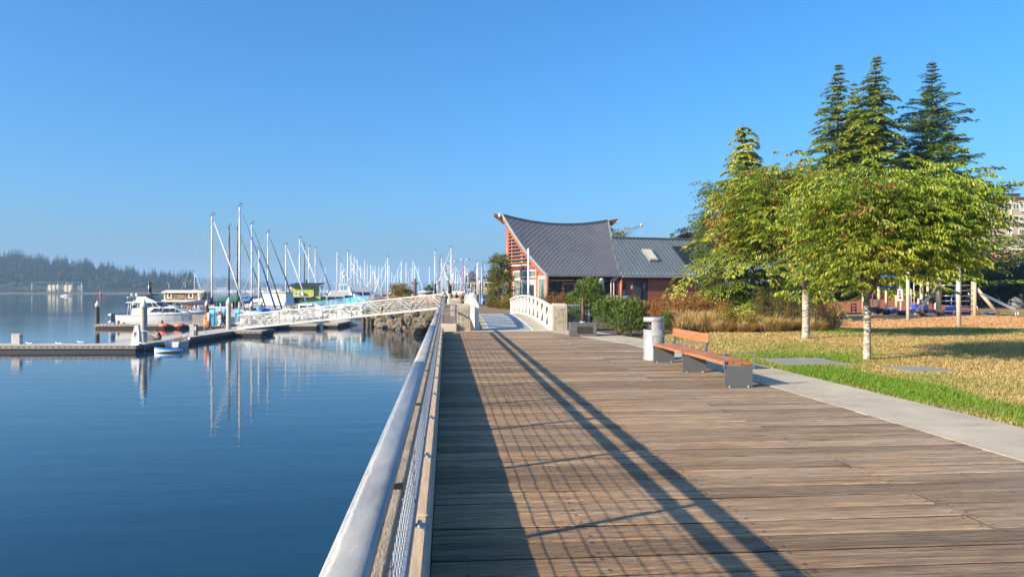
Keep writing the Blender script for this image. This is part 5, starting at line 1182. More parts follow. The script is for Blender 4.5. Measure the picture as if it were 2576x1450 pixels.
gangway('g', 'long white aluminium truss gangway sloping from the boardwalk down to the dock', W(597, 80.2, DOCK + .10), W(1112, 75.0, -.18), 1.42, 14, 1.3, pm('pale_gangway_aluminium', (0.46, 0.46, 0.44), 0.5, 0.08, 3, 0.05, 20, metal=0.1))
gangway('g', 'sky-blue painted gangway with a teal tarpaulin behind the white gangway', W(731, 117, -1.75), W(926, 112, -.35), 1.1, 8, 1.2, M_CYAN, .045, tarp=(.72, .87))
# ================================================================== HARBOUR HOUSE
HO = CF(2.99, 65.0); HR = radians(14); HC, HS = cos(radians(19)), sin(radians(19))
def hu(px, v): q = (px - CX) / FPX; return (65 * q + HC * v * q - 2.99 + HS * v) / (HC - HS * q)
M_CEDAR = pm('red_cedar', (0.28, 0.105, 0.055), 0.65, 0.25, 2.0, 0.3, 20, stretch=(.5, .5, 5)); M_CEDB = pm('red_cedar_board', (0.36, 0.11, 0.05), 0.7, 0.22, 1.6, 0.3, 16, stretch=(.35, 3, 4), col2=(0.22, 0.06, 0.03))
M_LOG = pm('red_log', (0.34, 0.125, 0.06), 0.6, 0.25, 2, 0.3, 12, stretch=(3, 3, .4))
M_SLATE = pm('dark_grey_metal_tile', (0.155, 0.158, 0.18), 0.45, 0.10, 0.8, 0.05, 20, metal=0.25)
M_SEAM = pm('blue_grey_seam_metal', (0.15, 0.185, 0.20), 0.45, 0.08, 0.6, 0.04, 20, metal=0.25)
M_GREYM = pm('grey_flashing', (0.33, 0.34, 0.34), 0.5, 0.1, 2, metal=0.3)
M_BLIND = pm('grey_green_blind', (0.16, 0.20, 0.18), 0.45, 0.12, 0.8, 0.0)
hs = thing('harbor_house', 'cedar clad waterfront building with a swooping dark diamond-tiled roof and a lower seamed wing', 'building', HO, HR)
UL = hu(1560, 0); RU0, RU1 = hu(1263, 7.2), hu(1530, 7.2)
rid = [(hu(px, 7.2), py) for px, py in ((1263, 537.5), (1328, 555), (1398, 562.5), (1449, 560.5), (1526, 554))]
def u_edge(s, t): return (RU0 * t) * (1 - s) + (UL + (RU1 - UL) * t) * s
def ridge_z(s):
    a = np.array([(r[0] - RU0) / (RU1 - RU0) for r in rid]); zz = [ZA(py, 65 + HC * 7.2 + HS * u) for (u, py) in rid]
    c = np.polyfit(a, zz, 2); return float(np.polyval(c, s))
def roofp(s, t, off=0.0):
    def P(s, t): return Vector((u_edge(s, t), 7.2 * t, 2.93 + (ridge_z(s) - 2.93) * (0.72 * t + 0.28 * t * t)))
    p = P(s, t)
    if off:
        n = (P(s + .01, t) - P(s - .01, t)).cross(P(s, t + .01) - P(s, t - .01)).normalized(); p = p + n * off
    return p
mb = MB(); NS, NT = 16, 14
top = [[roofp(i / NS, j / NT, 0.0) for i in range(NS + 1)] for j in range(NT + 1)]; bot = [[roofp(i / NS, j / NT, -0.22) for i in range(NS + 1)] for j in range(NT + 1)]
mb.loft(top, False, caps=False); mb.loft(bot, False, caps=False)
mb.loft([[top[j][0], bot[j][0]] for j in range(NT + 1)], False, caps=False); mb.loft([[top[j][NS], bot[j][NS]] for j in range(NT + 1)], False, caps=False); mb.loft([top[0], bot[0]], False, caps=False); mb.loft([top[NT], bot[NT]], False, caps=False)
roof = mb.build('roof', pm('dark_roof_underlay', (0.05, 0.05, 0.058), 0.7, 0.1, 2), hs)
# diamond tiles, lowest and nearest ones each their own piece
tiles = []
SW, SH = 0.47, 0.50; slope_len = 9.1
nrow = int(slope_len / (SH / 2))
for r in range(-1, nrow + 1):
    tb = (r * SH / 2) / slope_len; wid = UL + 4.0 * max(0, tb); n = 20
    for c in range(-1, n + 1):
        s0 = (c + (0.5 if r % 2 else 0)) / n; ds = 0.5 / n; dt = SH / 2 / slope_len * 1.04
        pts = [(s0, tb - dt, .06), (s0 + ds, tb, .036), (s0, tb + dt, .010), (s0 - ds, tb, .036)]
        pts = [(min(1, max(0, a)), min(1, max(0, b_)), o) for a, b_, o in pts]
        if max(p[0] for p in pts) - min(p[0] for p in pts) < 0.004 or max(p[1] for p in pts) - min(p[1] for p in pts) < 0.004: continue
        tiles.append(pts)
def tile_mb(mb, pts):
    v = [roofp(*p) for p in pts]; w = [roofp(p[0], p[1], 0.0) for p in (pts[3], pts[0], pts[1])]
    mb.add(v + w, [(0, 1, 2, 3), (3, 4, 5, 0), (0, 5, 6, 1)])
for pts in tiles[:290]: mb = MB(); tile_mb(mb, pts); mb.build('roof_tile', M_SLATE, roof, fix=False)
mb = MB()
for pts in tiles[290:]: tile_mb(mb, pts)
mb.build('roof_tile', M_SLATE, roof, kind='stuff', fix=False)
mb = MB(); mb.loft([[roofp(s, 1.0, .07) + Vector((0, .05, 0)), roofp(s, .965, .055), roofp(s, .965, .02), roofp(s, 1.0, -.2) + Vector((0, .1, 0))] for s in [i / 14 for i in range(15)]], True); mb.build('ridge_cap', pm('ridge_metal', (0.06, 0.063, 0.08), 0.45, metal=.3), roof)
mb = MB(); mb.loft([[roofp(-.004, t, .05), roofp(.012, t, .05), roofp(.012, t, -.02), roofp(-.004, t, -.14)] for t in [i / 14 for i in range(15)]], True); mb.build('rake_flashing', M_GREYM, roof)
mb = MB(); mb.loft([[roofp(.988, t, .05), roofp(1.004, t, .05), roofp(1.004, t, -.2), roofp(.988, t, -.02)] for t in [i / 14 for i in range(15)]], True); mb.build('rake_flashing', M_GREYM, roof)
mb = MB(); mb.loft([[roofp(s, 0) + Vector((0, -.13, .03)), roofp(s, 0) + Vector((0, -.01, .03)), roofp(s, 0) + Vector((0, -.01, -.13)), roofp(s, 0) + Vector((0, -.11, -.13))] for s in (0, .5, 1.0)], True); mb.build('gutter', M_GREYM, roof)
mb = MB(); mb.loft([[roofp(.006, t, -.20), roofp(.022, t, -.20), roofp(.022, t, -.58 * (1 - .25 * t)), roofp(.006, t, -.58 * (1 - .25 * t))] for t in [i / 14 for i in range(15)]], True); mb.build('rake_board', M_CEDAR, roof)
sg = None
for i in range(14):
    for j in range(2):
        s = (i + .5 + .5 * j) / 15.2
        if 6 < i < 8 and j: continue
        if sg is None: mb = MB(); mb.add([(-.07, 0, 0), (.07, 0, 0), (0, .10, .02), (0, -.01, .13)], [(0, 1, 3), (1, 2, 3), (2, 0, 3)]); sg = mb.mesh('snow_guard', M_GREYM)
        o = bpy.data.objects.new('snow_guard', sg); COL.objects.link(o); o.parent = roof; o.location = roofp(s, .075 + .035 * j, .03)
# ridge beams poking out both ends
p = roofp(0, 1, -.3); mb = MB(); mb.prism([p + Vector((.3, .1, -.75)), p + Vector((.3, .1, .0)), p + Vector((-.75, .1, .22)), p + Vector((-.72, .1, -.02)), p + Vector((-.2, .1, -.35))], (0, -.3, 0)); mb.build('ridge_beam', M_CEDAR, hs)
p = roofp(1, 1, -.2); mb = MB(); mb.prism([p + Vector((-.3, .1, -.5)), p + Vector((-.3, .1, .0)), p + Vector((.95, .1, .3)), p + Vector((.95, .1, .06)), p + Vector((.4, .1, -.4))], (0, -.3, 0)); mb.build('ridge_beam', M_CEDAR, hs)
for (s, dx) in ((0, -.2), (1, .9)):
    p = roofp(s, 1, -.4) + Vector((dx, -.25, .1)); mb = MB(); mb.ball(p, .13); mb.tube([p, p + Vector((0, 0, .3))], .05, 6); mb.build('security_camera', M_WHITE, hs)
# ---- gable wall towards the harbour (plane u = 0); v runs into depth
def gtop(v): t = v / 7.2; return 2.93 + (ridge_z(0.02) - 2.93) * (0.72 * t + 0.28 * t * t) - .3
def gv(x3): q = ((1960 + .12412 * x3) * .64375 - CX) / FPX; return (2.99 - 65 * q) / (.423 + .906 * q)
def gz(y3, v=4.0): return ZA((1000 + .12412 * y3) * .64375, 65 + .906 * v)
ug = 0.06
mb = MB(); mb.prism([(ug, 0.3, -.1), (ug, 7.6, -.1), (ug, 7.6, gtop(7.2)), (ug, 7.2, gtop(7.2)), (ug, 5, gtop(5)), (ug, 3, gtop(3)), (ug, 1.5, gtop(1.5)), (ug, 0.3, gtop(.3) - .1)], (.2, 0, 0)); gw = mb.build('gable_wall', M_CEDB, hs); gw.rotation_euler = (0, 0, radians(6))
def gpane(name, x0, x1, z0, z1, m, dep=.03, par=None):
    v1, v0 = gv(x0), gv(x1); mb = MB(); mb.bb(ug - dep, ug + .01, v0, v1, z0, z1); return mb.build(name, m, par or gw)
def gwin(x0, x1, z0, z1, fr=.10, glass=None, parts=1):
    v1, v0 = gv(x0), gv(x1); mb = MB()
    for (a, b_, c, d) in ((v0, v1, z1 - fr, z1), (v0, v1, z0, z0 + fr), (v0, v0 + fr, z0 + fr, z1 - fr), (v1 - fr, v1, z0 + fr, z1 - fr)): mb.bb(ug - .06, ug - .005, a, b_, c, d)
    w = mb.build('window', M_WHITE, gw); mb = MB(); mb.bb(ug - .03, ug - .004, v0 + fr, v1 - fr, z0 + fr, z1 - fr); mb.build('pane', glass or M_BLIND, w); return w
gwin(365, 590, gz(720), gz(455)); gwin(360, 592, -.02, gz(722) - .01); gwin(625, 1085, gz(680), gz(440)); gwin(1135, 1372, gz(695) + .02, min(gz(640), gtop(.6) - .1), .06); rw = gwin(1135, 1372, .05, gz(700), .07)
mb = MB(); vc = gv(1270)
for i in range(9):
    z = .75 + i * .14; w = .62 * (1 - i / 9.5) ** .8 + .05; k = .1 * sin(i * 2.2); mb.add([(ug - .036, vc - w * .5 + k, z), (ug - .036, vc + w * .5 + k, z + .05), (ug - .036, vc + w * .2 + k, z + .26), (ug - .036, vc - w * .25 + k, z + .24)], [(0, 1, 2, 3)])
mb.add([(ug - .037, vc - .5, .3), (ug - .037, vc + .5, .3), (ug - .037, vc + .5, .6), (ug - .037, vc, .8), (ug - .037, vc - .5, .55)], [(0, 1, 2, 3, 4)]); mb.build('painted_tree', pm('teal_window_paint', (0.03, 0.085, 0.11), .5), rw, fix=False)
# double door
v1, v0 = gv(610), gv(1085); zt = gz(745); mb = MB(); mb.bb(ug - .09, ug - .004, v0, v1, 0, zt); dr = mb.build('door', M_WHITE, gw)
for (a, b_) in ((670, 800), (895, 1030)):
    va, vb = gv(b_), gv(a); mb = MB(); mb.bb(ug - .10, ug - .085, va, vb, .55, gz(905)); mb.build('door_pane', M_GLASS, dr); mb = MB(); mb.bb(ug - .10, ug - .085, va, vb, gz(905), gz(822)); mb.build('door_blind', pm('pale_blind', (0.42, 0.42, 0.40), .6), dr)
for va in ((v0 + v1) / 2 - .12, (v0 + v1) / 2 + .12): mb = MB(); mb.tube([(ug - .13, va, .9), (ug - .13, va, 1.3)], .02, 6); mb.build('handle', M_STEEL, dr)
for x in (590, 608): pass
for (xa, xb) in ((590, 612), (1086, 1134)): gpane('wall_post', xa, xb, 0, gz(430), M_CEDAR, .10)
gpane('lintel', 612, 1086, gz(745) + .01, gz(682), M_CEDAR, .07)
gpane('sign_beam', 285, 1010, gz(430), gz(300), pm('brick_red_board', (0.27, 0.06, 0.05), .6, .12, 2, .1, 20), .08)
def lettering(body, size, ext, mat, par, sp=1.0):
    cu = bpy.data.curves.new('sign_text', 'FONT'); cu.body = body; cu.size = size; cu.extrude = ext; cu.space_character = sp; cu.align_x = 'CENTER'
    t0 = bpy.data.objects.new('tmp', cu); COL.objects.link(t0); me = bpy.data.meshes.new_from_object(t0.evaluated_get(bpy.context.evaluated_depsgraph_get())); bpy.data.objects.remove(t0)
    me.materials.clear(); me.materials.append(mat); o = bpy.data.objects.new('sign_text', me); COL.objects.link(o); o.parent = par; o['kind'] = 'stuff'; return o
tx = lettering('HARBOR', .44, .012, pm('black_letter', (0.02, 0.015, 0.015), .5), gw, 1.25)
tx.location = (ug - .095, (gv(360) + gv(755)) / 2, gz(412)); tx.rotation_euler = (pi / 2, 0, -pi / 2)
# upper glazing and louvres
for (xa, xb) in ((320, 590), (640, 830)):
    v1, v0 = gv(xa), gv(xb); z0 = gz(270); 
    zt0, zt1 = gtop(v0) - .25, gtop(v1) - .25
    if zt0 > z0 + .2:
        mb = MB(); mb.prism([(ug - .02, v0, z0), (ug - .02, v1, z0), (ug - .02, v1, zt1), (ug - .02, v0, zt0)], (.015, 0, 0)); up_ = mb.build('upper_pane', M_GLASS, gw)
        for (va, za, vb, zb) in ((v0, z0, v1, z0), (v0, z0, v0, zt0), (v1, z0, v1, zt1)): mb = MB(); mb.bar((ug - .04, va, za), (ug - .04, vb, zb), .09, .07, (1, 0, 0)); mb.build('frame', M_WHITE, up_)
gpane('wall_post', 583, 622, gz(270), gtop(gv(600)) - .3, M_CEDAR, .08)
for k in range(10):
    z = gz(262) + .12 + k * .325; v = 7.2
    while v > .3 and gtop(v) - .2 > z: v -= .05
    if 7.25 - v < .25: break
    mb = MB(); mb.bb(ug - .30, ug - .16, v + .05, 7.45, z, z + .11); mb.build('louvre_slat', M_CEDAR, gw)
gpane('white_sill', 255, 650, gz(295), gz(270), M_WHITE, .2)
mb = MB(); mb.tube([(ug - .25, 7.5, 0), (ug - .25, 7.5, gtop(7.2) - .3)], .20, 10); mb.build('log_post', M_LOG, gw)
mb = MB(); mb.tube([(.05, .05, 0), (.05, .05, 2.78)], .17, 12); mb.build('log_post', M_LOG, hs)
for u in (4.0, 7.2): mb = MB(); mb.tube([(u, .15, 0), (u, .15, 2.75)], .15, 12); mb.build('log_post', M_LOG, hs)
mb = MB(); mb.bb(-.25, -.05, 7.75, 8.1, 3.3, 3.75); mb.build('wall_lamp', M_WHITE, gw)
# front wall under the eave
mb = MB(); mb.bb(.27, UL - .3, 1.75, 2.0, 0, 3.6); fw = mb.build('front_wall', pm('dark_cedar', (0.10, 0.045, 0.03), .7, .2, 2), hs)
for (a, b_, z0, z1, m, nm) in ((.4, 2.0, .2, 2.35, M_GLASS, 'pane'), (3.55, 4.4, .2, 2.3, M_GLASS, 'pane'), (4.5, 6.9, .2, 2.3, M_GLASS, 'pane')):
    mb = MB(); mb.bb(a, b_, 1.70, 1.749, z0, z1); mb.build(nm, m, fw)
for a in (.35, 2.05, 3.5, 4.45, 5.7, 6.95): mb = MB(); mb.bb(a - .04, a + .04, 1.66, 1.70, 0, 2.4); mb.build('mullion', M_WHITE if a != 2.05 else M_CEDAR, fw)
for (a, b_) in ((.3, 3.3), (3.6, 7.0)): mb = MB(); mb.bb(a, b_, 1.64, 1.70, 2.42, 2.52); mb.build('transom_bar', M_WHITE, fw)
M_ORW = pm('orange_varnished_wood', (0.50, 0.20, 0.06), .45, .2, 2, .2, 20, stretch=(4, 4, .5))
mb = MB(); mb.bb(2.12, 2.3, 1.6, 1.7, 0, 2.3); mb.bb(2.3, 3.22, 1.6, 1.7, 2.12, 2.3); mb.bb(3.22, 3.42, 1.6, 1.7, 0, 2.3); fd = mb.build('side_door', M_ORW, fw); mb = MB(); mb.bb(2.3, 3.22, 1.66, 1.7, .02, 2.11); mb.build('door_pane', M_GLASS, fd)
mb = MB(); mb.bb(-.2, UL + .2, -.5, 8, -.12, .03); mb.build('terrace', M_PATH, hs)
# ---- lower wing with standing seam roof
WE = hu(1835, 0); WV = .28
mb = MB(); mb.prism([(UL - .5, WV, -.1), (UL - .5, 9, -.1), (UL - .5, 9, 2.8), (UL - .5, WV, 2.8)], (WE - UL + .2, 0, 0)); mb.prism([(WE - .5, WV, 2.8), (WE - .5, 9, 2.8), (WE - .5, 5, 6.35)], (.2, 0, 0)); ww = mb.build('wing_wall', pm('wing_core', (0.09, 0.04, 0.03), .8), hs)
def wu(px): return hu(px, WV)
gaps = [(wu(1592), wu(1629))]
bh = .185
for r in range(15):
    z = .02 + r * bh
    for (a, b_) in ((UL - .3, gaps[0][0]), (gaps[0][1], 13.2), (13.21, WE - .4)):
        mb = MB(); mb.add([(a, WV - .05, z), (b_, WV - .05, z), (b_, WV - .02, z + bh - .012), (a, WV - .02, z + bh - .012), (a, WV, z), (b_, WV, z), (a, WV, z + bh), (b_, WV, z + bh)], [(0, 1, 2, 3), (0, 4, 5, 1), (3, 2, 7, 6), (0, 3, 6, 4), (1, 5, 7, 2)]); mb.build('siding_board', M_CEDB, ww, fix=False)
a, b_ = gaps[0]; mb = MB(); mb.bb(a + .02, a + .75, WV - .09, WV + .01, 0, 2.7); mb.build('entry_panel', pm('charcoal_panel', (0.06, 0.055, 0.055), .6, .1, 1), ww)
mb = MB(); mb.bb(a + .75, b_ - .02, WV - .03, WV + .01, 0, 2.1); mb.build('doorway', M_DARK, ww); mb = MB(); mb.bb(a + .95, b_ - .25, WV - .07, WV - .03, 1.7, 2.2); mb.build('entry_sign', pm('grey_sign', (0.16, 0.17, 0.16), .5), ww)
mb = MB(); mb.bb(wu(1555.5), wu(1572), WV - .13, WV - .06, 1.70, 2.12); nb = mb.build('notice_case', M_DARK, ww); mb = MB(); mb.bb(wu(1556.5), wu(1571), WV - .13, WV - .06, 1.12, 1.58); mb.build('map_panel', pm('map_print', (0.34, 0.42, 0.38), .5, .4, 6), ww)
mb = MB(); mb.bb(wu(1554.5), wu(1556), WV - .15, WV - .06, 1.05, 2.15); mb.build('case_frame', M_CEDAR, ww)
mb = MB(); mb.bb(wu(1586), wu(1590), WV - .10, WV - .06, 1.72, 2.02); rs_ = mb.build('restroom_sign', M_WHITE, ww); mb = MB(); um = wu(1588); mb.ball((um, WV - .104, 1.96), (.02, .005, .02), 8, 6); mb.bb(um - .02, um + .02, WV - .107, WV - .10, 1.80, 1.935); mb.build('figure_mark', M_DARK, rs_)
for px in (1535, 1542):
    u = wu(px); mb = MB(); mb.tube([(u + .35, -.05, 2.8), (u, .2, 2.4), (u, WV - .13, 2.2), (u, WV - .13, 0)], .055, 7); mb.build('downspout', pm('cream_downspout', (0.6, 0.55, 0.5), .5), hs)
RZ, RV, EZ, EV = 6.66, 5.0, 2.86, -.15
mb = MB(); uk = UL + (RU1 - UL) * .66; mb.loft([[(UL, EV, EZ), (uk, RV, RZ), (uk, 10.2, EZ), (uk, 10.2, EZ - .2), (uk, RV, RZ - .25), (UL, EV, EZ - .2)], [(WE, EV, EZ), (WE, RV, RZ), (WE, 10.2, EZ), (WE, 10.2, EZ - .2), (WE, RV, RZ - .25), (WE, EV, EZ - .2)]], True); wr = mb.build('wing_roof', pm('dark_roof_underlay', (0.05, 0.05, 0.058), 0.7, 0.1, 2), hs)
sl = Vector((0, RV - EV, RZ - EZ)); nn = Vector((0, -sl.z, sl.y)).normalized(); npan = 30; pw = (WE - UL) / npan; pan = None
for i in range(npan):
    if pan is None:
        mb = MB(); e0, e1 = Vector((0, EV - .03, EZ)), Vector((0, RV, RZ)); ex = Vector((1, 0, 0))
        for (x0, x1, h) in ((0.0, pw - .045, .014), (pw - .045, pw - .003, .06)):
            q = [e0 + ex * x0, e0 + ex * x1, e1 + ex * x1, e1 + ex * x0]; mb.add(q + [v + nn * h for v in q], [(4, 5, 6, 7), (0, 1, 5, 4), (1, 2, 6, 5), (3, 0, 4, 7)])
        pan = mb.mesh('roof_panel', M_SEAM, False); mb = MB(); mb.lathe([(.06, 0), (.05, .06), (0, .09)], 8); bol = mb.mesh('snow_guard', M_GREYM)
    o = bpy.data.objects.new('roof_panel', pan); COL.objects.link(o); o.parent = wr; o.location = (UL + i * pw, 0, 0)
    fmax = min(1.0, (i + .6) * pw / (uk - UL)); o.scale = (1, fmax, fmax); o.location = Vector((UL + i * pw, EV * (1 - fmax), EZ * (1 - fmax)))
    o = bpy.data.objects.new('snow_guard', bol); COL.objects.link(o); o.parent = wr; o.location = Vector((UL + (i + .45) * pw, EV, EZ)) + sl * .055 + nn * .01; o.rotation_euler = (atan2(sl.z, sl.y), 0, 0)
mb = MB(); mb.bb(uk, WE + .05, RV - .25, RV + .25, RZ - .05, RZ + .07); mb.build('ridge_cap', M_SEAM, wr)
mb = MB(); mb.bb(UL + .1, WE, EV - .15, EV - .03, EZ - .12, EZ + .01); mb.build('gutter', M_GREYM, wr)
def onroof(name, u0, u1, f0, f1, h, mat, par=None, inset=0):
    q = [Vector((u, EV, EZ)) + sl * f for u, f in ((u0 + inset, f0 + inset * .15), (u1 - inset, f0 + inset * .15), (u1 - inset, f1 - inset * .15), (u0 + inset, f1 - inset * .15))]; mb = MB()
    mb.add([v + nn * .01 for v in q] + [v + nn * h for v in q], [(4, 5, 6, 7), (0, 1, 5, 4), (1, 2, 6, 5), (2, 3, 7, 6), (3, 0, 4, 7)]); return mb.build(name, mat, par or wr, fix=False)
sk = onroof('skylight', hu(1634, 2.5) - .48, hu(1634, 2.5) + .48, .36, .66, .22, M_GREYM); onroof('skylight_pane', hu(1634, 2.5) - .36, hu(1634, 2.5) + .36, .39, .63, .245, pm('cream_skylight', (0.55, 0.53, 0.42), .4, .05, 1), sk)
for u in (hu(1738, 2.5) - 1.35, hu(1738, 2.5) + .05): onroof('solar_panel', u, u + 1.25, .30, .76, .14, pm('solar_dark', (0.02, 0.021, 0.025), .3, .1, 2))
# things standing round the building
d = 61.5; t = thing('flagpole', 'short stout white flagpole in front of the harbour building door', 'flagpole', W(1329, d), 0); h = ZA(625, d)
mb = MB(); mb.tube([(0, 0, 0), (0, 0, h - .1)], [.085, .07], 10); mb.build('pole', M_WHITE, t); mb = MB(); mb.ball((0, 0, h - .06), .10); mb.build('finial', M_GEL, t)
d = 62.5; t = thing('parasol', 'closed grey-blue market parasol behind the tall pine shrub', 'parasol', W(1513, d)); h = ZA(702, d)
mb = MB(); mb.tube([(0, 0, 0), (0, 0, h - .1)], .04, 6); mb.build('pole', M_ALU, t)
mb = MB(); mb.loft([[(r_ * (1 + .28 * (j % 2)) * cos(j * pi / 8), r_ * (1 + .28 * (j % 2)) * sin(j * pi / 8), z) for j in range(16)] for r_, z in ((.05, h), (.17, h - .12), (.20, h - .5), (.34, h - 1.35), (.30, h - 1.5))], True); mb.build('canopy', pm('grey_blue_canvas', (0.10, 0.15, 0.19), .8, .2, 3), t)
mb = MB(); mb.ball((0, 0, h - .02), (.19, .19, .12)); mb.build('cap', pm('pale_cap', (0.45, 0.42, 0.46), .7), t)
for (px, d, r_, m, lab) in ((1550.5, 64.8, .20, pm('cream_bin', (0.50, 0.46, 0.38), .6), 'cream round bin against the cedar wing wall'), (1575, 64.8, .29, pm('blue_bin', (0.10, 0.20, 0.46), .5), 'wide blue bin against the cedar wing wall')):
    t = thing('wall_bin', lab, 'bin', W(px, d), 0, 'bins by the building wall'); mb = MB(); mb.lathe([(r_ * .9, 0), (r_, .95)], 18); mb.build('drum', m, t); mb = MB(); mb.lathe([(0, .98), (r_ + .02, .98), (r_ + .03, 1.08), (r_ * .7, 1.12), (0, 1.12)], 18); mb.build('lid', m, t)
for (px, m, lab) in ((1198.5, pm('bin_steel', (0.25, 0.23, 0.21), .4, .15, 2, metal=.5), 'brushed steel litter bin beyond the footbridge'), (1214, pm('bin_blue', (0.06, 0.17, 0.36), .5), 'blue recycling bin with a white notice beyond the footbridge')):
    t = thing('street_bin', lab, 'litter bin', W(px, 84.5), 0, 'bins beyond the footbridge'); mb = MB(); mb.lathe([(.25, 0), (.25, .86), (.21, .87), (.21, .93)], 18); mb.build('drum', m, t)
    mb = MB(); mb.lathe([(.26, .93), (.27, 1.03), (.12, 1.07), (0, 1.07)], 18); mb.build('lid', m, t)
    if 'blue' in lab: mb = MB(); mb.bb(-.12, .14, -.27, -.24, .30, .62); mb.build('notice', M_WHITE, t)
# crane boom behind the wing
def crane():
    d = 420.0; a, b_ = W(1548, d, ZA(606, d)), W(1613, d, ZA(566, d)); t = thing('crane', 'sky-blue lattice crane boom rising behind the lower roof', 'crane', a); u = b_ - a; r_ = Vector((CS, -SN, 0)); n = Vector((0, 0, 1))
    blue = pm('crane_blue', (0.10, 0.30, 0.52), .5); mb = MB(); w0, w1 = 1.6, .9
    for sx in (-1, 1):
        for sy in (-1, 1): mb.bar(n * (w0 * sx * .5) + Vector((0, w0 * sy * .5, 0)), u + n * (w1 * sx * .5) + Vector((0, w1 * sy * .5, 0)), .22, .22)
    for i in range(12):
        f, g = i / 12, (i + 1) / 12; s = 1 if i % 2 else -1; mb.bar(u * f + n * (.75 * s), u * g - n * (.6 * s), .16, .16)
    mb.build('boom', blue, t); mb = MB(); mb.ball(u, .9); mb.build('head', pm('crane_head', (.6, .5, .35), .6), t)
    for k in range(3): mb = MB(); mb.tube([u, Vector(W(1478 + 22 * k, d, ZA(608, d))) - a], .12, 4); mb.build('stay_cable', M_WIRE, t)
    mb = MB(); mb.tube([u, u + Vector((0, 0, -9.5))], .10, 4); mb.build('hoist_cable', M_WIRE, t)
    mb = MB(); mb.tube([Vector((0, 0, 0)), Vector((-3, 0, -a.z + 1.0)) ], .9, 6); mb.build('mast', blue, t)
crane()
# ---- promontory and fairway background
def rail_run(label, P, h=1.05, mat=None, rails=(.35, .7, 1.05), sp=2.0, name='boardwalk_fence'):
    mat = mat or M_DWOOD; t = thing(name, label, 'railing', P[0]); o = Vector(P[0])
    for a, b_ in zip(P[:-1], P[1:]):
        a, b_ = Vector(a) - o, Vector(b_) - o; n = max(1, int((b_ - a).length / sp))
        for i in range(n + (1 if b_ + o == Vector(P[-1]) else 0)): q = a + (b_ - a) * (i / n); mb = MB(); mb.bb(q.x - .05, q.x + .05, q.y - .05, q.y + .05, q.z, q.z + h); mb.build('post', mat, t)
        for z in rails: mb = MB(); mb.bar(a + Vector((0, 0, z)), b_ + Vector((0, 0, z)), .05, .10 if z == rails[-1] else .06); mb.build('rail', mat, t)
    return t
M_RW = pm('red_brown_timber', (0.20, 0.09, 0.045), .8, .25, 2, .3, 15)
rail_run('grey steel railing along the boardwalk beyond the footbridge', [(-.2, 50.5, 0), (-.2, 73.2, 0)], 1.05, M_RAILB)
rail_run('red-brown timber railing along the promontory above the rocks', [W(1105, 96), W(1050, 103), W(985, 111), W(930, 117)], 1.0, M_RW, (.3, .6, 1.0), 2.2)
rail_run('pale timber railing behind the two bins', [W(1122, 92), W(1180, 93), W(1262, 95)], 1.0, pm('pale_timber', (0.46, 0.38, 0.29), .8, .2, 2), (.45, 1.0), 2.4)
M_ROCKS = [pm('riprap_brown', (0.13, 0.10, 0.065), .95, .35, 1.2, .8, 6, dist=.08), pm('riprap_grey', (0.17, 0.15, 0.115), .95, .35, 1.2, .8, 6, dist=.08), pm('riprap_weedy', (0.09, 0.08, 0.035), .95, .4, 1.2, .8, 6, dist=.08)]
def rocks():
    t = thing('riprap_bank', None, None); t['kind'] = 'structure'; ms = []
    for k in range(5):
        mb = MB(); mb.ball((0, 0, 0), (1, .85, .8), 7, 5); R_ = random.Random(k); mb.v = [tuple(c * (1 + R_.uniform(-.22, .22)) for c in v) for v in mb.v]; mb.sm = [False] * len(mb.sm); ms.append(mb.mesh('rock', M_ROCKS[k % 3]))
    ed = [(-.5, 82), (-1.2, 86.5), (-5.9, 97.5), (-9.9, 110), (-10.9, 117), (-9.5, 122)]
    for i in range(250):
        f = random.random() * (len(ed) - 1.001); a, b_ = ed[int(f)], ed[int(f) + 1]; f -= int(f); h = random.random(); out_ = (1 - h) * 2.6
        o = bpy.data.objects.new('rock', random.choice(ms)); COL.objects.link(o); o.parent = t
        o.location = (a[0] + (b_[0] - a[0]) * f - out_ * .9, a[1] + (b_[1] - a[1]) * f - out_ * .5, WATER + .1 + h * 2.7); s = random.uniform(.32, .85)
        o.scale = (s * random.uniform(.8, 1.3), s, s * random.uniform(.7, 1.1)); o.rotation_euler = (random.uniform(0, 3), random.uniform(0, 3), random.uniform(0, 6))
rocks()
d = 100; t = thing('carved_post', 'tall brown timber post with small coloured fins beyond the gangway', 'post', W(1044, d)); h = ZA(701, d)
mb = MB(); mb.tube([(0, 0, 0), (0, 0, h)], [.2, .17], 10); mb.build('shaft', pm('brown_post', (0.15, 0.075, 0.055), .8, .3, 2, .4, 8, stretch=(3, 3, .4)), t)
for sx, m in ((-1, M_HNAVY), (1, pm('green_fin', (0.05, 0.35, 0.22), .5))): mb = MB(); mb.prism([(sx * .15, 0, h - .85), (sx * .15, 0, h - .6), (sx * .62, 0, h - .3), (sx * .55, 0, h - .45)], (0, .05, 0)); mb.build('fin', m, t)
d = 98; t = thing('canopy_roof', 'low pale rounded canopy beside the palm beyond the gangway', 'canopy', W(1070, d)); h = ZA(731, d)
mb = MB(); mb.lathe([(0, h), (.75, h - .03), (.98, h - .12), (1.0, h - .26), (0, h - .26)], 24); mb.build('lid', pm('pale_grey_lid', (0.55, 0.55, 0.53), .5), t)
mb = MB(); mb.lathe([(.9, 0), (.92, h - .4), (.85, h - .26)], 24); mb.build('tub', pm('grey_tub', (0.40, 0.39, 0.38), .6), t); mb = MB(); mb.lathe([(.93, h - .42), (.97, h - .34), (.86, h - .27)], 24); mb.build('dark_band', M_DARK, t)
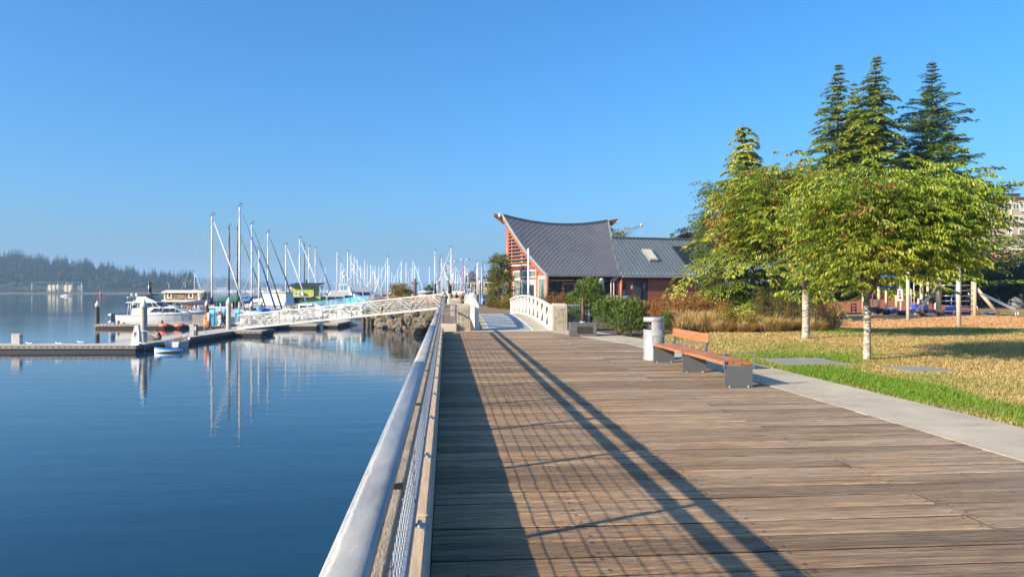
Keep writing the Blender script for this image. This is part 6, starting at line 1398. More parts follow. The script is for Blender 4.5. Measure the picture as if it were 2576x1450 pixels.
for (px, d, hh, lab) in ((1170, 150, None, 'tall grey lamp post with twin heads in front of the dark pyramid roof'), (1152, 185, 683, 'slim grey lamp post left of the dark pyramid roof'), (1140, 165, 655, 'tall grey mast lamp between white masts left of the red mast')):
    t = thing('lamp_post', lab, 'lamp post', W(px, d, -.06), 0, 'lamp posts by the fairway'); h = ZA(hh or 650, d); mb = MB(); mb.tube([(0, 0, 0), (0, 0, h)], [.14, .09], 8); mb.build('pole', M_GALV, t)
    for sx in (-1, 1): mb = MB(); mb.tube([(0, 0, h - .2), (sx * .5, 0, h - .05), (sx * 1.0, 0, h - .15)], .09, 6); mb.build('lamp_head', M_GALV, t)
def pavilion():
    d = 270.0; k = d / FPX; t = thing('pyramid_pavilion', 'dark pyramid-roofed wooden pavilion with balconies far behind the masts', 'pavilion', W(1187, d), -YAW); dk = pm('dark_shingle_roof', (0.07, 0.068, 0.066), .8, .15, .5, .3, 3); wd_ = pm('greyed_wood', (0.24, 0.19, 0.13), .85, .3, .6)
    z = lambda y: ZA(y, d); mb = MB(); a = 20 * k
    mb.loft([[(-a, -a, z(702)), (a, -a, z(702)), (a, a, z(702)), (-a, a, z(702))], [(-.3, -.3, z(681)), (.3, -.3, z(681)), (.3, .3, z(681)), (-.3, .3, z(681))]], True); mb.build('roof', dk, t)
    mb = MB(); mb.bb(-a * .75, a * .75, -a * .75, a * .75, z(727), z(702)); mb.build('upper_wall', pm('ivy_wall', (0.13, 0.12, 0.06), .9, .5, .8), t); mb = MB(); mb.bb(-34 * k, a, -a, a, -.1, z(729)); lw = mb.build('lower_wall', wd_, t)
    mb = MB(); mb.prism([(-36 * k, -a - .3, z(727)), (-20 * k, -a - .3, z(711)), (a + .4, -a - .3, z(711)), (a + .4, -a - .3, z(714)), (-20 * k, -a - .3, z(714)), (-36 * k, -a - .3, z(730))], (0, .4, 0)); mb.build('balcony', pm('pale_beam', (0.45, 0.38, 0.27), .8), t)
    for i in range(6): x = (-32 + i * 9.5) * k; mb = MB(); mb.bb(x, x + .25, -a - .2, -a, z(745), z(716)); mb.build('post', pm('pale_beam', (0.45, 0.38, 0.27), .8), t)
    for i in range(3): x = (-18 + i * 13) * k; mb = MB(); mb.bb(x, x + .9, -a - .05, -a + .02, z(742), z(732)); mb.build('window', M_GLASS, lw)
    t = thing('boat_shop', 'beige building with a bright blue roof band lettered in white behind the masts', 'building', W(1231, 262), -YAW); k = 262 / FPX; z = lambda y: ZA(y, 262)
    mb = MB(); mb.bb(-16 * k, 22 * k, 0, 8, -.1, z(705)); bw = mb.build('wall', pm('beige_wall', (0.46, 0.37, 0.26), .8, .1, .4), t); mb = MB(); mb.prism([(-18 * k, -.4, z(704)), (-13 * k, -.4, z(690)), (24 * k, -.4, z(690)), (24 * k, -.4, z(704))], (0, 9, 0)); rf = mb.build('roof', pm('bright_blue_roof', (0.02, 0.08, 0.38), .5, .1, .5), t)
    mb = MB(); mb.bb(-18 * k, 24 * k, -.5, -.4, z(705), z(703.4)); mb.build('fascia', M_WHITE, rf)
    mb = MB(); mb.loft([[(3 * k + r_ * cos(a), -.46, z(696.5) + r_ * sin(a)) for a in [i * pi / 8 for i in range(16)]] for r_ in (.45, .62)], True, caps=False); mb.build('logo_ring', M_WHITE, rf)
    o = lettering('lyma', 1.1, .02, M_WHITE, rf); o.location = (12 * k, -.46, z(699)); o.rotation_euler = (pi / 2, 0, 0)
    for i in range(4): x = (-12 + i * 9) * k; mb = MB(); mb.bb(x, x + .8, -.04, .02, z(722), z(712)); mb.build('window', M_GLASS, bw)
pavilion()
p = W(1184, 87); t = thing('notice_frame', 'grey metal gate frame holding a white notice beyond the footbridge', 'notice board', p, -YAW); h = ZA(727, 87)
for x in (-.36, .36): mb = MB(); mb.tube([(x, 0, 0), (x, 0, h)], .03, 6); mb.build('post', M_GALV, t)
mb = MB(); mb.tube([(-.36, 0, h), (.36, 0, h)], .03, 6); mb.build('top_bar', M_GALV, t); mb = MB(); mb.bb(-.22, .28, -.04, -.02, h - .75, h - .42); mb.build('notice', M_WHITE, t)
# ================================================================== PLANTING
ML_TREE = leafmat('tree_leaf', 0.38, 0.42, 0.45); ML_NEEDLE = leafmat('conifer_needle', 0.18, 0.6, 0.25); ML_PINE = leafmat('pine_needle', 0.15, 0.5, 0.35); ML_SHRUB = leafmat('shrub_leaf', 0.25, 0.7, 0.2); ML_STRAW = leafmat('straw_blade', 0.25, 0.8, 0.15)
def birch_bark():
    m, nt, b, out = new_mat('pale_mottled_bark'); v = coords(nt, False, (3, 3, 16)); n1 = noise(nt, v, 2.2, 5, 0.7); v2 = coords(nt, False, (1.5, 1.5, 3)); n2 = noise(nt, v2, 2.0, 4, 0.6)
    c = rampn(nt, n1, [(0.40, (0.09, 0.065, 0.04)), (0.50, (0.36, 0.31, 0.24)), (0.62, (0.60, 0.57, 0.50))]); sx = nd(nt, 'ShaderNodeSeparateXYZ'); nt.links.new(nd(nt, 'ShaderNodeTexCoord').outputs['Object'], sx.inputs[0])
    mr = nd(nt, 'ShaderNodeMapRange'); mr.inputs[1].default_value = 1.1; mr.inputs[2].default_value = 1.7; nt.links.new(sx.outputs[2], mr.inputs[0])
    c = mixc(nt, mr.outputs[0], c, (0.17, 0.125, 0.08)); c = mixc(nt, rampn(nt, n2, [(0.52, 0.0), (0.66, 0.75)]), c, (0.24, 0.20, 0.08))
    nt.links.new(c, b.inputs['Base Color']); b.inputs['Roughness'].default_value = 0.85; bumpn(nt, b, n1, 0.7, 0.02); return m
M_BIRCH = birch_bark(); M_BARK = pm('brown_bark', (0.16, 0.11, 0.075), .95, .3, 3, .9, 14, stretch=(4, 4, .7), dist=.05); M_TWIG = pm('twig_brown', (0.20, 0.13, 0.08), .9, .3, 4)
def pick(cols, n):
    w = np.array([c[1] for c in cols], float); idx = NR.choice(len(cols), n, p=w / w.sum()); return np.array([c[0] for c in cols])[idx] * NR.uniform(.75, 1.25, n)[:, None]
def rot(az): return np.array([np.cos(az), np.sin(az)])
def curve3(a, b, sag, n=6, k=.6):
    a, b = Vector(a), Vector(b); return [a.lerp(b, t) + Vector((0, 0, sag * sin(pi * t))) for t in [i / (n - 1) for i in range(n)]]
def broadleaf(name, label, base, tr, fork, cen, rad, nclump, twigs, L, cols, group=None, bark=None, hang=.9, spots=None, zflat=.85, cl_sig=.34, per=13, seed=1, cat='tree'):
    """cen, rad local to the base; clumps of drooping sprays"""
    R_ = np.random.default_rng(seed); t = thing(name, label, cat, base, 0, group); mb = MB(); cen = np.array(cen, float); rad = np.array(rad, float)
    lean = Vector((R_.uniform(-.05, .05), 0, 0)); F = Vector((0, 0, fork))
    mb.tube([(0, 0, -.1), (0, 0, .05), Vector((.01, 0, fork * .5)), F + lean * .3], [tr * 1.5, tr * 1.12, tr, tr * .98], 12)
    cl = []
    while len(cl) < nclump:
        zf = R_.uniform(-.95, 1); a_ = R_.uniform(0, 2 * pi); k_ = math.sqrt(max(0, 1 - zf * zf)) if zf > 0 else 1 - .18 * zf * zf; r = R_.uniform(.3, 1.0) ** .5; q = np.array([k_ * math.cos(a_), k_ * math.sin(a_), zf / max(r, .4) * (1 if r > .8 else r)])
        lob = 1 + .16 * math.sin(3 * math.atan2(q[1], q[0]) + seed) + .10 * math.sin(5 * q[2] + 2 * seed)
        p = cen + q * rad * r * lob
        if p[2] < fork + .15: continue
        cl.append(p)
    nl = 5; limbs = []
    for i in range(nl):
        a = 2 * pi * i / nl + seed; e = Vector((cen[0] + .5 * rad[0] * cos(a), cen[1] + .5 * rad[1] * sin(a), cen[2] + .1 * rad[2] * (i % 3))); pts = curve3(F + lean * .3, e, .12 * rad[2], 7)
        mb.tube(pts, [tr * (.62 - .07 * j) for j in range(7)], 7); limbs.append(pts)
    for p in cl:
        pts = min((pt for l in limbs for pt in l[2:]), key=lambda q: (q - Vector(p)).length); mb.tube(curve3(pts, Vector(p), .1, 5), [tr * .22, tr * .18, tr * .13, tr * .09, tr * .05], 5, cap=False)
    mb.build('trunk', bark or M_BIRCH, t)
    P, D, S, C = [], [], [], []
    for p in cl:
        out = p - cen; tone = R_.uniform(.82, 1.15); ctint = pick(cols, 1)[0]
        sp = spots and R_.uniform() < spots[1] * (1.6 if (p[0] < cen[0]) else .3)
        for _ in range(twigs):
            s = p + R_.normal(0, cl_sig, 3) * np.array([1, 1, zflat]); az = math.atan2(out[1], out[0]) + R_.normal(0, .9); ln = R_.uniform(.35, .8) * L / .12 * .8; d0 = np.array([math.cos(az), math.sin(az), R_.uniform(-.05, .55)])
            k = per; u = np.linspace(.08, 1, k)[:, None]; pos = s + d0 * u * ln + np.array([0, 0, -1]) * (u ** 2) * ln * .42
            side = np.array([-math.sin(az), math.cos(az), 0]); sg = np.where(np.arange(k) % 2 == 0, 1, -1)[:, None]
            dv = side * sg * R_.uniform(.25, .7, (k, 1)) + d0 * .35 + np.array([0, 0, -hang]) + R_.normal(0, .22, (k, 3))
            P.append(pos); D.append(dv); S.append(d0 + R_.normal(0, .3, (k, 3)))
            c = pick(spots[0] if sp and R_.uniform() < .6 else cols, k) * .6 + ctint * .4 if not (sp and R_.uniform() < .5) else pick(spots[0], k)
            C.append(c * tone)
    P, D, S, C = map(np.concatenate, (P, D, S, C)); n = len(P); LL = L * NR.uniform(.7, 1.2, n)
    V, Fc = leaves_np(P, D, S, LL, LL * NR.uniform(.32, .46, n), .32)
    np_mesh('crown', V, Fc, ML_TREE, t, np.repeat(C, 4, 0)); return t
def fr(px, py, d, base): p = W(px, d, ZA(py, d)) - Vector(base); return p
YG = [((.27, .34, .028), 4), ((.17, .265, .021), 4), ((.43, .42, .055), 2.3), ((.07, .135, .014), 3.4), ((.50, .46, .13), .7)]
RUST = [((.24, .085, .02), 3), ((.30, .14, .03), 1.5), ((.13, .055, .02), 1.5)]
b1 = G(2180, 905); c1 = fr(2214, 556, 17.5, b1)
broadleaf('street_tree', 'nearest pale-trunked tree with spreading yellow-green drooping leaves on the lawn', b1, .08, 1.38, c1, (1.55, 1.7, 1.05), 190, 22, .112, YG, 'young trees on the lawn', spots=(RUST, .035), seed=3)
b2 = G(2026, 851); c2 = fr(1962, 532, 25.4, b2)
broadleaf('street_tree', 'second pale-trunked tree farther back with rusty patches in its yellow-green crown', b2, .115, 1.65, c2, (1.6, 1.8, 1.2), 175, 20, .135, YG, 'young trees on the lawn', spots=(RUST, .12), seed=8)

def conifer(label, base, H, R, z0, cols, tips, seed, nw=40, per=6, tw=20, rise=.28, droop=.35, lean=(0, 0), L=.42, prof=.9, group=None, tr=None, skew=0.0, name='conifer', topmix=0.0, lmin=.32, dens=12):
    R_ = np.random.default_rng(seed); t = thing(name, label, 'conifer', base, 0, group); tr = tr or H * .014; mb = MB()
    top = np.array([lean[0], lean[1], H]); ax = lambda z: np.array([lean[0], lean[1], 0]) * (z / H) ** 2.5 + np.array([0, 0, z])
    mb.tube([Vector(ax(H * i / 9)) for i in range(10)], [tr * (1.05 - i / 9.2) for i in range(10)], 8)
    P, D, S, Ls, C = [], [], [], [], []
    for w in range(nw):
        f = (w + R_.uniform(-.3, .3)) / nw; z = z0 + (H - z0) * max(0, min(.995, f)) ** .92; rr = R * (1 - z / H) ** prof * (1 if f < .82 else .6 + .4 * R_.uniform()) + .25
        for b in range(per):
            az = 2 * pi * (b + R_.uniform(-.35, .35)) / per + w * 1.9; ln = rr * R_.uniform(.45, 1.2) * (1 + skew * math.cos(az)); 
            if R_.uniform() < .14: continue
            ln *= 1 + .22 * math.sin(2 * az + .8 * z + seed)
            d0 = np.array([math.cos(az), math.sin(az), 0]); n = max(4, int(tw * (ln / max(R, .1)) ** .6)); u = (np.linspace(.06, 1, n) + R_.normal(0, .01, n))[:, None]
            rs = rise * R_.uniform(.6, 1.4); pos = ax(z) + d0 * u * ln + np.array([0, 0, 1]) * (rs * u * ln - droop * ln * u ** 3 * R_.uniform(.5, 1.4))
            if b % 2 == 0 and ln > .5: mb.tube([Vector(pos[0]), Vector(pos[n // 2]), Vector(pos[-1])], [max(.012, tr * .16 * (1 - z / H)), max(.01, tr * .09 * (1 - z / H)), .008], 4, cap=False)
            side = np.array([-d0[1], d0[0], 0]); 
            for q in range(dens):
                sg = R_.choice([-1, 1], n)[:, None]; sp = R_.uniform(0, .30, (n, 1)) * ln * (1 - .75 * u) ; base_ = pos + side * sg * sp + R_.normal(0, .05, (n, 3)) * L - np.array([0, 0, 1]) * sp * .25
                dv = side * sg * R_.uniform(.2, .9, (n, 1)) + d0 * R_.uniform(.5, 1.1, (n, 1)) + np.array([0, 0, 1]) * (-.75 * droop - .5 * droop * u + R_.normal(0, .16, (n, 1)))
                P.append(base_); D.append(dv); S.append(np.cross(dv, np.array([0, 0, 1.])) + R_.normal(0, .25, (n, 3))); Ls.append(L * R_.uniform(.55, 1.15, n) * (lmin + (1 - lmin) * min(1, (1 - f) * 2.2)))
                c = pick(cols, n); k = np.clip((u - .55) * 2.0 + topmix * (z / H) ** 2.5, 0, 1) * R_.uniform(.2, 1, (n, 1)); C.append(c * (1 - k) + pick(tips, n) * k)
    P, D, S, Ls, C = np.concatenate(P), np.concatenate(D), np.concatenate(S), np.concatenate(Ls), np.concatenate(C)
    mb.build('trunk', M_BARK, t, fix=False); V, F = leaves_np(P, D, S, Ls, Ls * NR.uniform(.22, .36, len(Ls)), .15); np_mesh('crown', V, F, ML_NEEDLE, t, np.repeat(C, 4, 0)); return t
DG = [((0.174, 0.247, 0.019), 3), ((0.235, 0.306, 0.022), 3), ((0.112, 0.174, 0.018), 2)]; DT = [((0.470, 0.489, 0.029), 3), ((0.324, 0.380, 0.026), 2)]
BG = [((0.120, 0.198, 0.035), 3), ((0.174, 0.256, 0.042), 2)]; BT = [((0.269, 0.349, 0.052), 3)]
GG = [((0.168, 0.219, 0.017), 3), ((0.109, 0.166, 0.015), 2)]; GT = [((.62, .60, .12), 3), ((.44, .46, .08), 2)]
conifer('golden deodar cedar with yellow drooping tips in front of the cedar wing', W(1893, 41), ZA(306, 41), 5.4, .3, GG, GT, 5, nw=30, per=6, tw=42, rise=.25, droop=.55, lean=(-.6, 0), L=.29, prof=.95, tr=.13, group='tall conifers in the park', topmix=1.6, lmin=.7, dens=13)
conifer('tallest dark conifer with wispy leader tipped to the right', W(2180, 72), ZA(134, 72), 8.8, 1.5, DG, DT, 11, nw=56, per=6, tw=34, rise=.20, droop=.34, lean=(1.1, 0), L=.60, prof=.95, tr=.36, group='tall conifers in the park')
conifer('tall conifer just left of the tallest one with a bare thin leader', W(2106, 75), ZA(152, 75), 8.6, 1.5, DG, DT, 12, nw=50, per=6, tw=30, rise=.22, droop=.30, lean=(.1, 0), L=.58, prof=1.0, tr=.32, group='tall conifers in the park')
conifer('slim conifer tip between the two tallest dark conifers', W(2148, 80), ZA(203, 80), 7.0, 2, DG, DT, 13, nw=44, per=6, tw=20, rise=.16, droop=.30, L=.6, prof=1.05, tr=.25, group='tall conifers in the park')
conifer('rightmost tall conifer with feathery upswept blue-green branches', W(2340, 73), ZA(150, 73), 8.6, 1.2, BG, BT, 14, nw=56, per=7, tw=30, rise=.42, droop=.22, lean=(.2, 0), L=.56, prof=.92, tr=.34, group='tall conifers in the park', skew=.04)
conifer('small spire of a distant conifer above the wing roof', W(1690, 125), ZA(582, 125), 2.6, 1, DG, DT, 15, nw=30, per=5, tw=12, L=.6, tr=.15, group='tall conifers in the park')
# broad dark trees at the right edge, in the conifers' shade
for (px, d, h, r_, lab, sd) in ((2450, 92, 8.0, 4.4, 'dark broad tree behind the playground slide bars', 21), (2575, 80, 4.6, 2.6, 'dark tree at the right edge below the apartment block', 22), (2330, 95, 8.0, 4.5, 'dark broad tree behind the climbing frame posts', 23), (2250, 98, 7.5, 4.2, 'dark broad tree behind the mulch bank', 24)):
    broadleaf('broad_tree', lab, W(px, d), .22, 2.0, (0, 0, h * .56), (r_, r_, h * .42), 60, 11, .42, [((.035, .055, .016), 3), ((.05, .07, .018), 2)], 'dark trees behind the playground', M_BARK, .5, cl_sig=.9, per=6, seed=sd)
for (px, d, yt, w, cols, lab, sd, L) in ((1757, 84, 566, 1.4, [((.045, .018, .03), 3), ((.07, .025, .035), 1)], 'purple-leaved tree rising behind the wing roof', 31, .3), (1545, 92, 572, 1.2, [((.16, .16, .03), 2), ((.10, .11, .02), 2)], 'small yellowing treetop between the two roofs', 32, .3), (1806, 47, 470, 1.2, [((.14, .20, .05), 3), ((.19, .24, .07), 2)], 'grey-green tree close behind the golden cedar', 33, .2),
        (1258, 67.5, 640, .70, [((.17, .20, .03), 3), ((.12, .15, .022), 3), ((.26, .22, .04), 1)], 'ivy-green small tree left of the harbor house gable', 34, .17), (1011, 106, 710, .5, [((.30, .17, .03), 2), ((.20, .20, .03), 3), ((.36, .26, .05), 1)], 'small autumn tree on the promontory above the rocks', 35, .3)):
    b_ = W(px, d); h = ZA(yt, d); low = px == 1258; broadleaf('small_tree', lab, b_, .10, h * (.08 if low else .25), (0, 0, h * (.52 if low else .60)), (w, w, h * (.46 if low else .40)), 80 if px > 1100 else 34, 14 if px > 1100 else 8, L, cols, 'smaller trees', M_BARK, .5, cl_sig=.30 * w / 1.4, per=8, seed=sd)
# palm
d = 99; p = W(1079, d); t = thing('palm_tree', 'small fan palm in front of the masts beyond the gangway', 'palm', p); h = ZA(729, d); mb = MB(); mb.tube([(0, 0, 0), (0, 0, h)], .12, 7); mb.build('trunk', M_BARK, t)
n = 130; q = unit(NR.normal(0, 1, (n, 3)) + np.array([0, 0, .45])); V, F = leaves_np(np.tile([0, 0, h], (n, 1)).astype(float) + q * .1, q, NR.normal(0, 1, (n, 3)), NR.uniform(.6, 1.0, n), np.full(n, .11), .1); np_mesh('crown', V, F, ML_SHRUB, t, np.repeat(pick([((.13, .17, .03), 2), ((.07, .11, .02), 2)], n), 4, 0))

# ---- pine shrubs: rounded masses of upright needle tufts
def pine(label, base, rx, ry, h, N, seed, lumps=9, L=.11, base_brown=True):
    R_ = np.random.default_rng(seed); t = thing('pine_shrub', label, 'shrub', base, 0, 'green pine shrubs by the boardwalk'); mb = MB()
    lp = []
    for i in range(lumps):
        a = R_.uniform(0, 2 * pi); r = math.sqrt(R_.uniform(0, 1)) * .72; z = R_.uniform(.22, .80) * h * (1 - .55 * r ** 2); lp.append((np.array([rx * r * math.cos(a), ry * r * math.sin(a), z]), R_.uniform(.30, .46) * min(rx, h)))
        mb.tube(curve3((0, 0, 0), lp[-1][0], .1, 5), [.05, .045, .035, .03, .02], 6)
    mb.build('stem', M_BARK, t); P, D, C, LL, bud = [], [], [], [], MB()
    for i in range(N):
        c, r = lp[R_.integers(len(lp))]; q = unit(R_.normal(0, 1, 3) + np.array([0, 0, .35])); p = c + q * r * np.array([1.15, 1.15, .95]) * R_.uniform(.75, 1.05)
        if p[2] < .05: continue
        ax = unit(q * .55 + np.array([0, 0, .8]) + R_.normal(0, .2, 3)); m = 13
        az = R_.uniform(0, 2 * pi, m); o1 = unit(np.cross(ax, [1, .3, .2])); o2 = np.cross(ax, o1); spread = R_.uniform(.35, 1.0, (m, 1)); k = R_.uniform(0, 1, (m, 1))
        P.append(p + ax * (k - .5) * L * .9); D.append(ax + (o1 * np.cos(az)[:, None] + o2 * np.sin(az)[:, None]) * spread); LL.append(np.full(m, L) * R_.uniform(.8, 1.15, m))
        brown = base_brown and p[2] < .2 and R_.uniform() < .35
        C.append(np.tile(np.array((.26, .15, .05)) if brown else np.array(R_.choice(3) and (.075, .135, .016) or (.115, .175, .024)) * R_.uniform(.8, 1.25), (m, 1)))
        if R_.uniform() < .16 and q[2] > .2: bud.tube([Vector(p + ax * L * .4), Vector(p + ax * L * 1.15)], [.012, .005], 4)
    P, D, C, LL = map(np.concatenate, (P, D, C, LL)); V, F = leaves_np(P, D, NR.normal(0, 1, P.shape), LL, np.full(len(P), L * .13), .1); np_mesh('crown', V, F, ML_PINE, t, np.repeat(C, 4, 0))
    if bud.v: bud.build('candle_bud', pm('pale_candle', (0.50, 0.40, 0.25), .7, .1, 4, 0), t, kind='stuff', fix=False)
pine('wide low pine shrub with upright candles between plinth and litter bin', W(1556, 27.9), 1.15, 1.0, 1.42, 1900, 41, 15)
pine('taller conical pine shrub behind the granite plinth', W(1480, 32), .95, .9, 2.45, 1700, 42, 15, .125)
pine('small round pine shrub partly hidden behind the litter bin', W(1687, 30.6), .40, .42, .80, 420, 43, 6)
# ---- clipped globes by the building
for i, (px, d, r_, lab) in enumerate(((1243, 70, .70, 'leftmost olive clipped globe shrub beside the small tree'), (1262, 66.5, .56, 'smaller olive globe shrub between two larger ones'), (1284, 64.5, .80, 'largest olive-gold globe shrub in front of the harbor house gable'))):
    t = thing('globe_shrub', lab, 'shrub', W(px, d), 0, 'clipped globe shrubs'); n = 2600; q = unit(NR.normal(0, 1, (n, 3))); q[:, 2] = np.abs(q[:, 2]) * 1.0 - .15; P = q * r_ * NR.uniform(.86, 1.0, n)[:, None] + np.array([0, 0, .22 * r_]); D = q + np.array([0, 0, .5]) + NR.normal(0, .25, (n, 3))
    V, F = leaves_np(P, D, NR.normal(0, 1, (n, 3)), NR.uniform(.08, .16, n), NR.uniform(.04, .07, n), .2); np_mesh('crown', V, F, ML_SHRUB, t, np.repeat(pick([((.28, .21, .03), 3), ((.36, .23, .035), 2), ((.15, .14, .025), 2)], n), 4, 0))
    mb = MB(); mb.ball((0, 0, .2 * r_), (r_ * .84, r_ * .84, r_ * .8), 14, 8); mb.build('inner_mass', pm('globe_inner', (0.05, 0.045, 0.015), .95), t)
# ---- loose shrubs
def shrub(label, base, rx, ry, h, N, L, cols, seed, name='shrub', up=.5, stems=14, spots=None, hollow=.25, stick=None, group='loose shrubs in the planting bed'):
    R_ = np.random.default_rng(seed); t = thing(name, label, 'shrub', base, 0, group); mb = MB(); ends = []
    for i in range(stems):
        a = R_.uniform(0, 2 * pi); r = math.sqrt(R_.uniform(.05, 1)); e = np.array([rx * r * math.cos(a), ry * r * math.sin(a), h * R_.uniform(.65, 1.0) * (1 - .35 * r * r)]); ends.append(e)
        mb.tube(curve3((e[0] * .15, e[1] * .15, 0), e, .08 * h, 5), [.018, .015, .012, .009, .005], 4, cap=False)
    mb.build('stems', stick or M_TWIG, t, fix=False)
    e = np.array(ends)[R_.integers(0, stems, N)]; k = R_.uniform(hollow, 1.02, (N, 1)) ** .7; P = e * k + R_.normal(0, .11, (N, 3)) * np.array([rx, ry, h * .6]); P[:, 2] = np.abs(P[:, 2])
    D = R_.normal(0, 1, (N, 3)) + np.array([0, 0, up]); LL = L * R_.uniform(.6, 1.25, N); V, F = leaves_np(P, D, R_.normal(0, 1, (N, 3)), LL, LL * R_.uniform(.4, .6, N), .25)
    C = pick(cols, N)
    np_mesh('foliage', V, F, ML_SHRUB, t, np.repeat(C, 4, 0)); return t
def tuft(label, base, r, h, N, cols, seed, wd=.012, group='dry grass clumps in the planting bed'):
    R_ = np.random.default_rng(seed); t = thing('ornamental_grass', label, 'grass clump', base, 0, group); a = R_.uniform(0, 2 * pi, N); rr = r * np.sqrt(R_.uniform(0, 1, N)) * .95; P = np.stack([rr * np.cos(a), rr * np.sin(a), 0 * a], 1)
    hh = h * R_.uniform(.25, .92, N) * (1 - .25 * (rr / r) ** 2); ln = rr + R_.uniform(-.1, .55, N) * r; M_ = P + np.stack([np.cos(a) * ln * .35, np.sin(a) * ln * .35, hh * .6], 1); T = P + np.stack([np.cos(a) * ln, np.sin(a) * ln, hh * R_.uniform(.8, 1, N)], 1) + R_.normal(0, .04, (N, 3))
    S = np.stack([-np.sin(a), np.cos(a), 0 * a], 1) * wd; Cc = pick(cols, N); V = np.stack([P - S, P + S, M_ + S * .8, M_ - S * .8, T], 1).reshape(-1, 3); b = np.arange(N)[:, None] * 5
    F = np.concatenate([b + np.array([[0, 1, 2]]), b + np.array([[0, 2, 3]]), b + np.array([[3, 2, 4]])]); np_mesh('blades', V, F, ML_STRAW, t, np.repeat(Cc, 5, 0)); return t
STRAW = [((.50, .36, .17), 3), ((.40, .26, .11), 2), ((.58, .45, .24), 1)]; RUSTS = [((.24, .085, .03), 3), ((.30, .13, .035), 2), ((.17, .12, .03), 2), ((.36, .17, .04), 1)]; YEL = [((.30, .24, .03), 2), ((.20, .19, .03), 2), ((.36, .29, .07), 1), ((.18, .11, .03), 1)]; OLV = [((.085, .085, .022), 3), ((.12, .10, .03), 2), ((.16, .09, .03), 1)]
for i, (px, d, rx, h, lab) in enumerate(((1640, 37, 1.0, 1.35, 'rusty red shrub nearest the blue wall bin'), (1690, 36, 1.1, 1.45, 'orange-red shrub in front of the dark doorway'), (1735, 38, 1.2, 1.5, 'rusty shrub left of the golden cedar branches'), (1655, 32.5, .9, .95, 'low orange and green shrub behind the wide pine'), (1600, 40, .9, 1.2, 'russet shrub beyond the wide pine shrub'), (1785, 37.5, 1.2, 1.35, 'red-brown shrub under the golden cedar'))):
    shrub(lab, W(px, d), rx, .9, h, 2600, .085, RUSTS, 50 + i, spots=1)
for i, (px, d, rx, h, lab) in enumerate(((1372, 47, 1.0, 1.5, 'reddish shrub just behind the right bridge parapet'), (1405, 44, 1.1, 1.6, 'tall reddish shrub left of the conical pine'), (1345, 52, 1.0, 1.35, 'russet shrub in front of the log column'), (1432, 49, 1.0, 1.4, 'brown shrub behind the right concrete pier'), (1420, 36, .6, .8, 'low green and rust shrub behind the mesh barrier'))):
    shrub(lab, W(px, d), rx, .9, h, 2300, .09, [((.22, .09, .04), 3), ((.28, .14, .05), 2), ((.15, .11, .035), 2)], 60 + i)
for i, (px, d, rx, h, lab) in enumerate(((1845, 29.8, .95, .98, 'bright yellow-leaved shrub at the lawn edge left of the far birch'), (1900, 30.0, .9, .85, 'yellow and brown shrub beside the tan grasses near the far birch'), (1800, 32, .9, 1.0, 'yellow-green shrub behind the straw grass clumps'))):
    shrub(lab, W(px, d), rx, .7, h, 2400, .07, YEL, 70 + i)
for i, (px, d, rx, h, n, lab) in enumerate(((1930, 32.5, 1.0, 2.15, 3000, 'tall olive shrub directly left of the far birch trunk'), (1975, 31, .8, 1.5, 2000, 'thin brown-green shrub touching the far birch trunk'), (2055, 30.6, .85, 1.75, 2300, 'tall twiggy shrub right of the far birch trunk'), (2095, 31.5, .6, 1.1, 900, 'sparse twiggy shrub at the wood chip edge'), (2010, 34, .9, 1.5, 2200, 'dark shrub behind the far birch trunk'))):
    shrub(lab, W(px, d), rx, .7, h, n, .065, OLV, 80 + i)
for i, (px, d, r_, h, lab) in enumerate(((1722, 30.4, .45, 1.0, 'first straw-coloured grass clump right of the small pine'), (1742, 31.2, .5, 1.15, 'second tall straw grass clump right of the small pine'), (1765, 30.0, .5, 1.05, 'broad straw grass clump behind the bench backrest'), (1790, 30.6, .5, 1.1, 'straw grass clump left of the yellow shrub'), (1812, 29.4, .4, .7, 'low straw grass clump at the lawn edge by the yellow shrub'), (1870, 29.3, .4, .6, 'low tan grass clump between the yellow shrubs'), (1932, 29.6, .45, .75, 'tan grass clump in front of the tall olive shrub'), (1962, 29.9, .45, .8, 'brown grass clump beside the far birch trunk'), (1995, 30.2, .4, .7, 'small brown grass clump left of the far birch base'), (2045, 30.0, .4, .7, 'thin tan grass clump right of the far birch base'), (1700, 33.5, .5, 1.1, 'straw grass clump behind the small round pine'))):
    tuft(lab, W(px, d), r_, h, 700, STRAW, 90 + i)
# low brush filling the bed, bank grass on the promontory, verge grass
def brush():
    N = 42000; px = NR.uniform(1600, 2105, N); d = NR.uniform(29.0, 40, N); c = (px - CX) / FPX * d; keep = (px > 1715) | (d > 33); 
    lx = np.array([p.x for p in bed_front]); ly = np.array([p.y for p in bed_front]); X = d * SN + c * CS; Y = d * CS - c * SN; keep &= (Y > np.interp(X, lx, ly) + .15); X, Y = X[keep], Y[keep]; n = len(X)
    g = np.sin(X * 1.7 + np.sin(Y)) * .5 + .5; h = NR.uniform(.1, .75, n) * (.5 + .7 * g); a = NR.uniform(0, 2 * pi, n); P = np.stack([X, Y, np.full(n, -.05)], 1); D = np.stack([np.cos(a) * .5, np.sin(a) * .5, np.ones(n)], 1)
    V, F = leaves_np(P, D, NR.normal(0, 1, (n, 3)), h, NR.uniform(.012, .04, n), .1); C = np.where(NR.uniform(0, 1, (n, 1)) < g[:, None], pick(STRAW, n) * .85, pick(OLV + [((.25, .10, .03), 1.2)], n)); np_mesh('ground_brush', V, F, ML_STRAW, None, np.repeat(C, 4, 0), 'stuff')
brush()
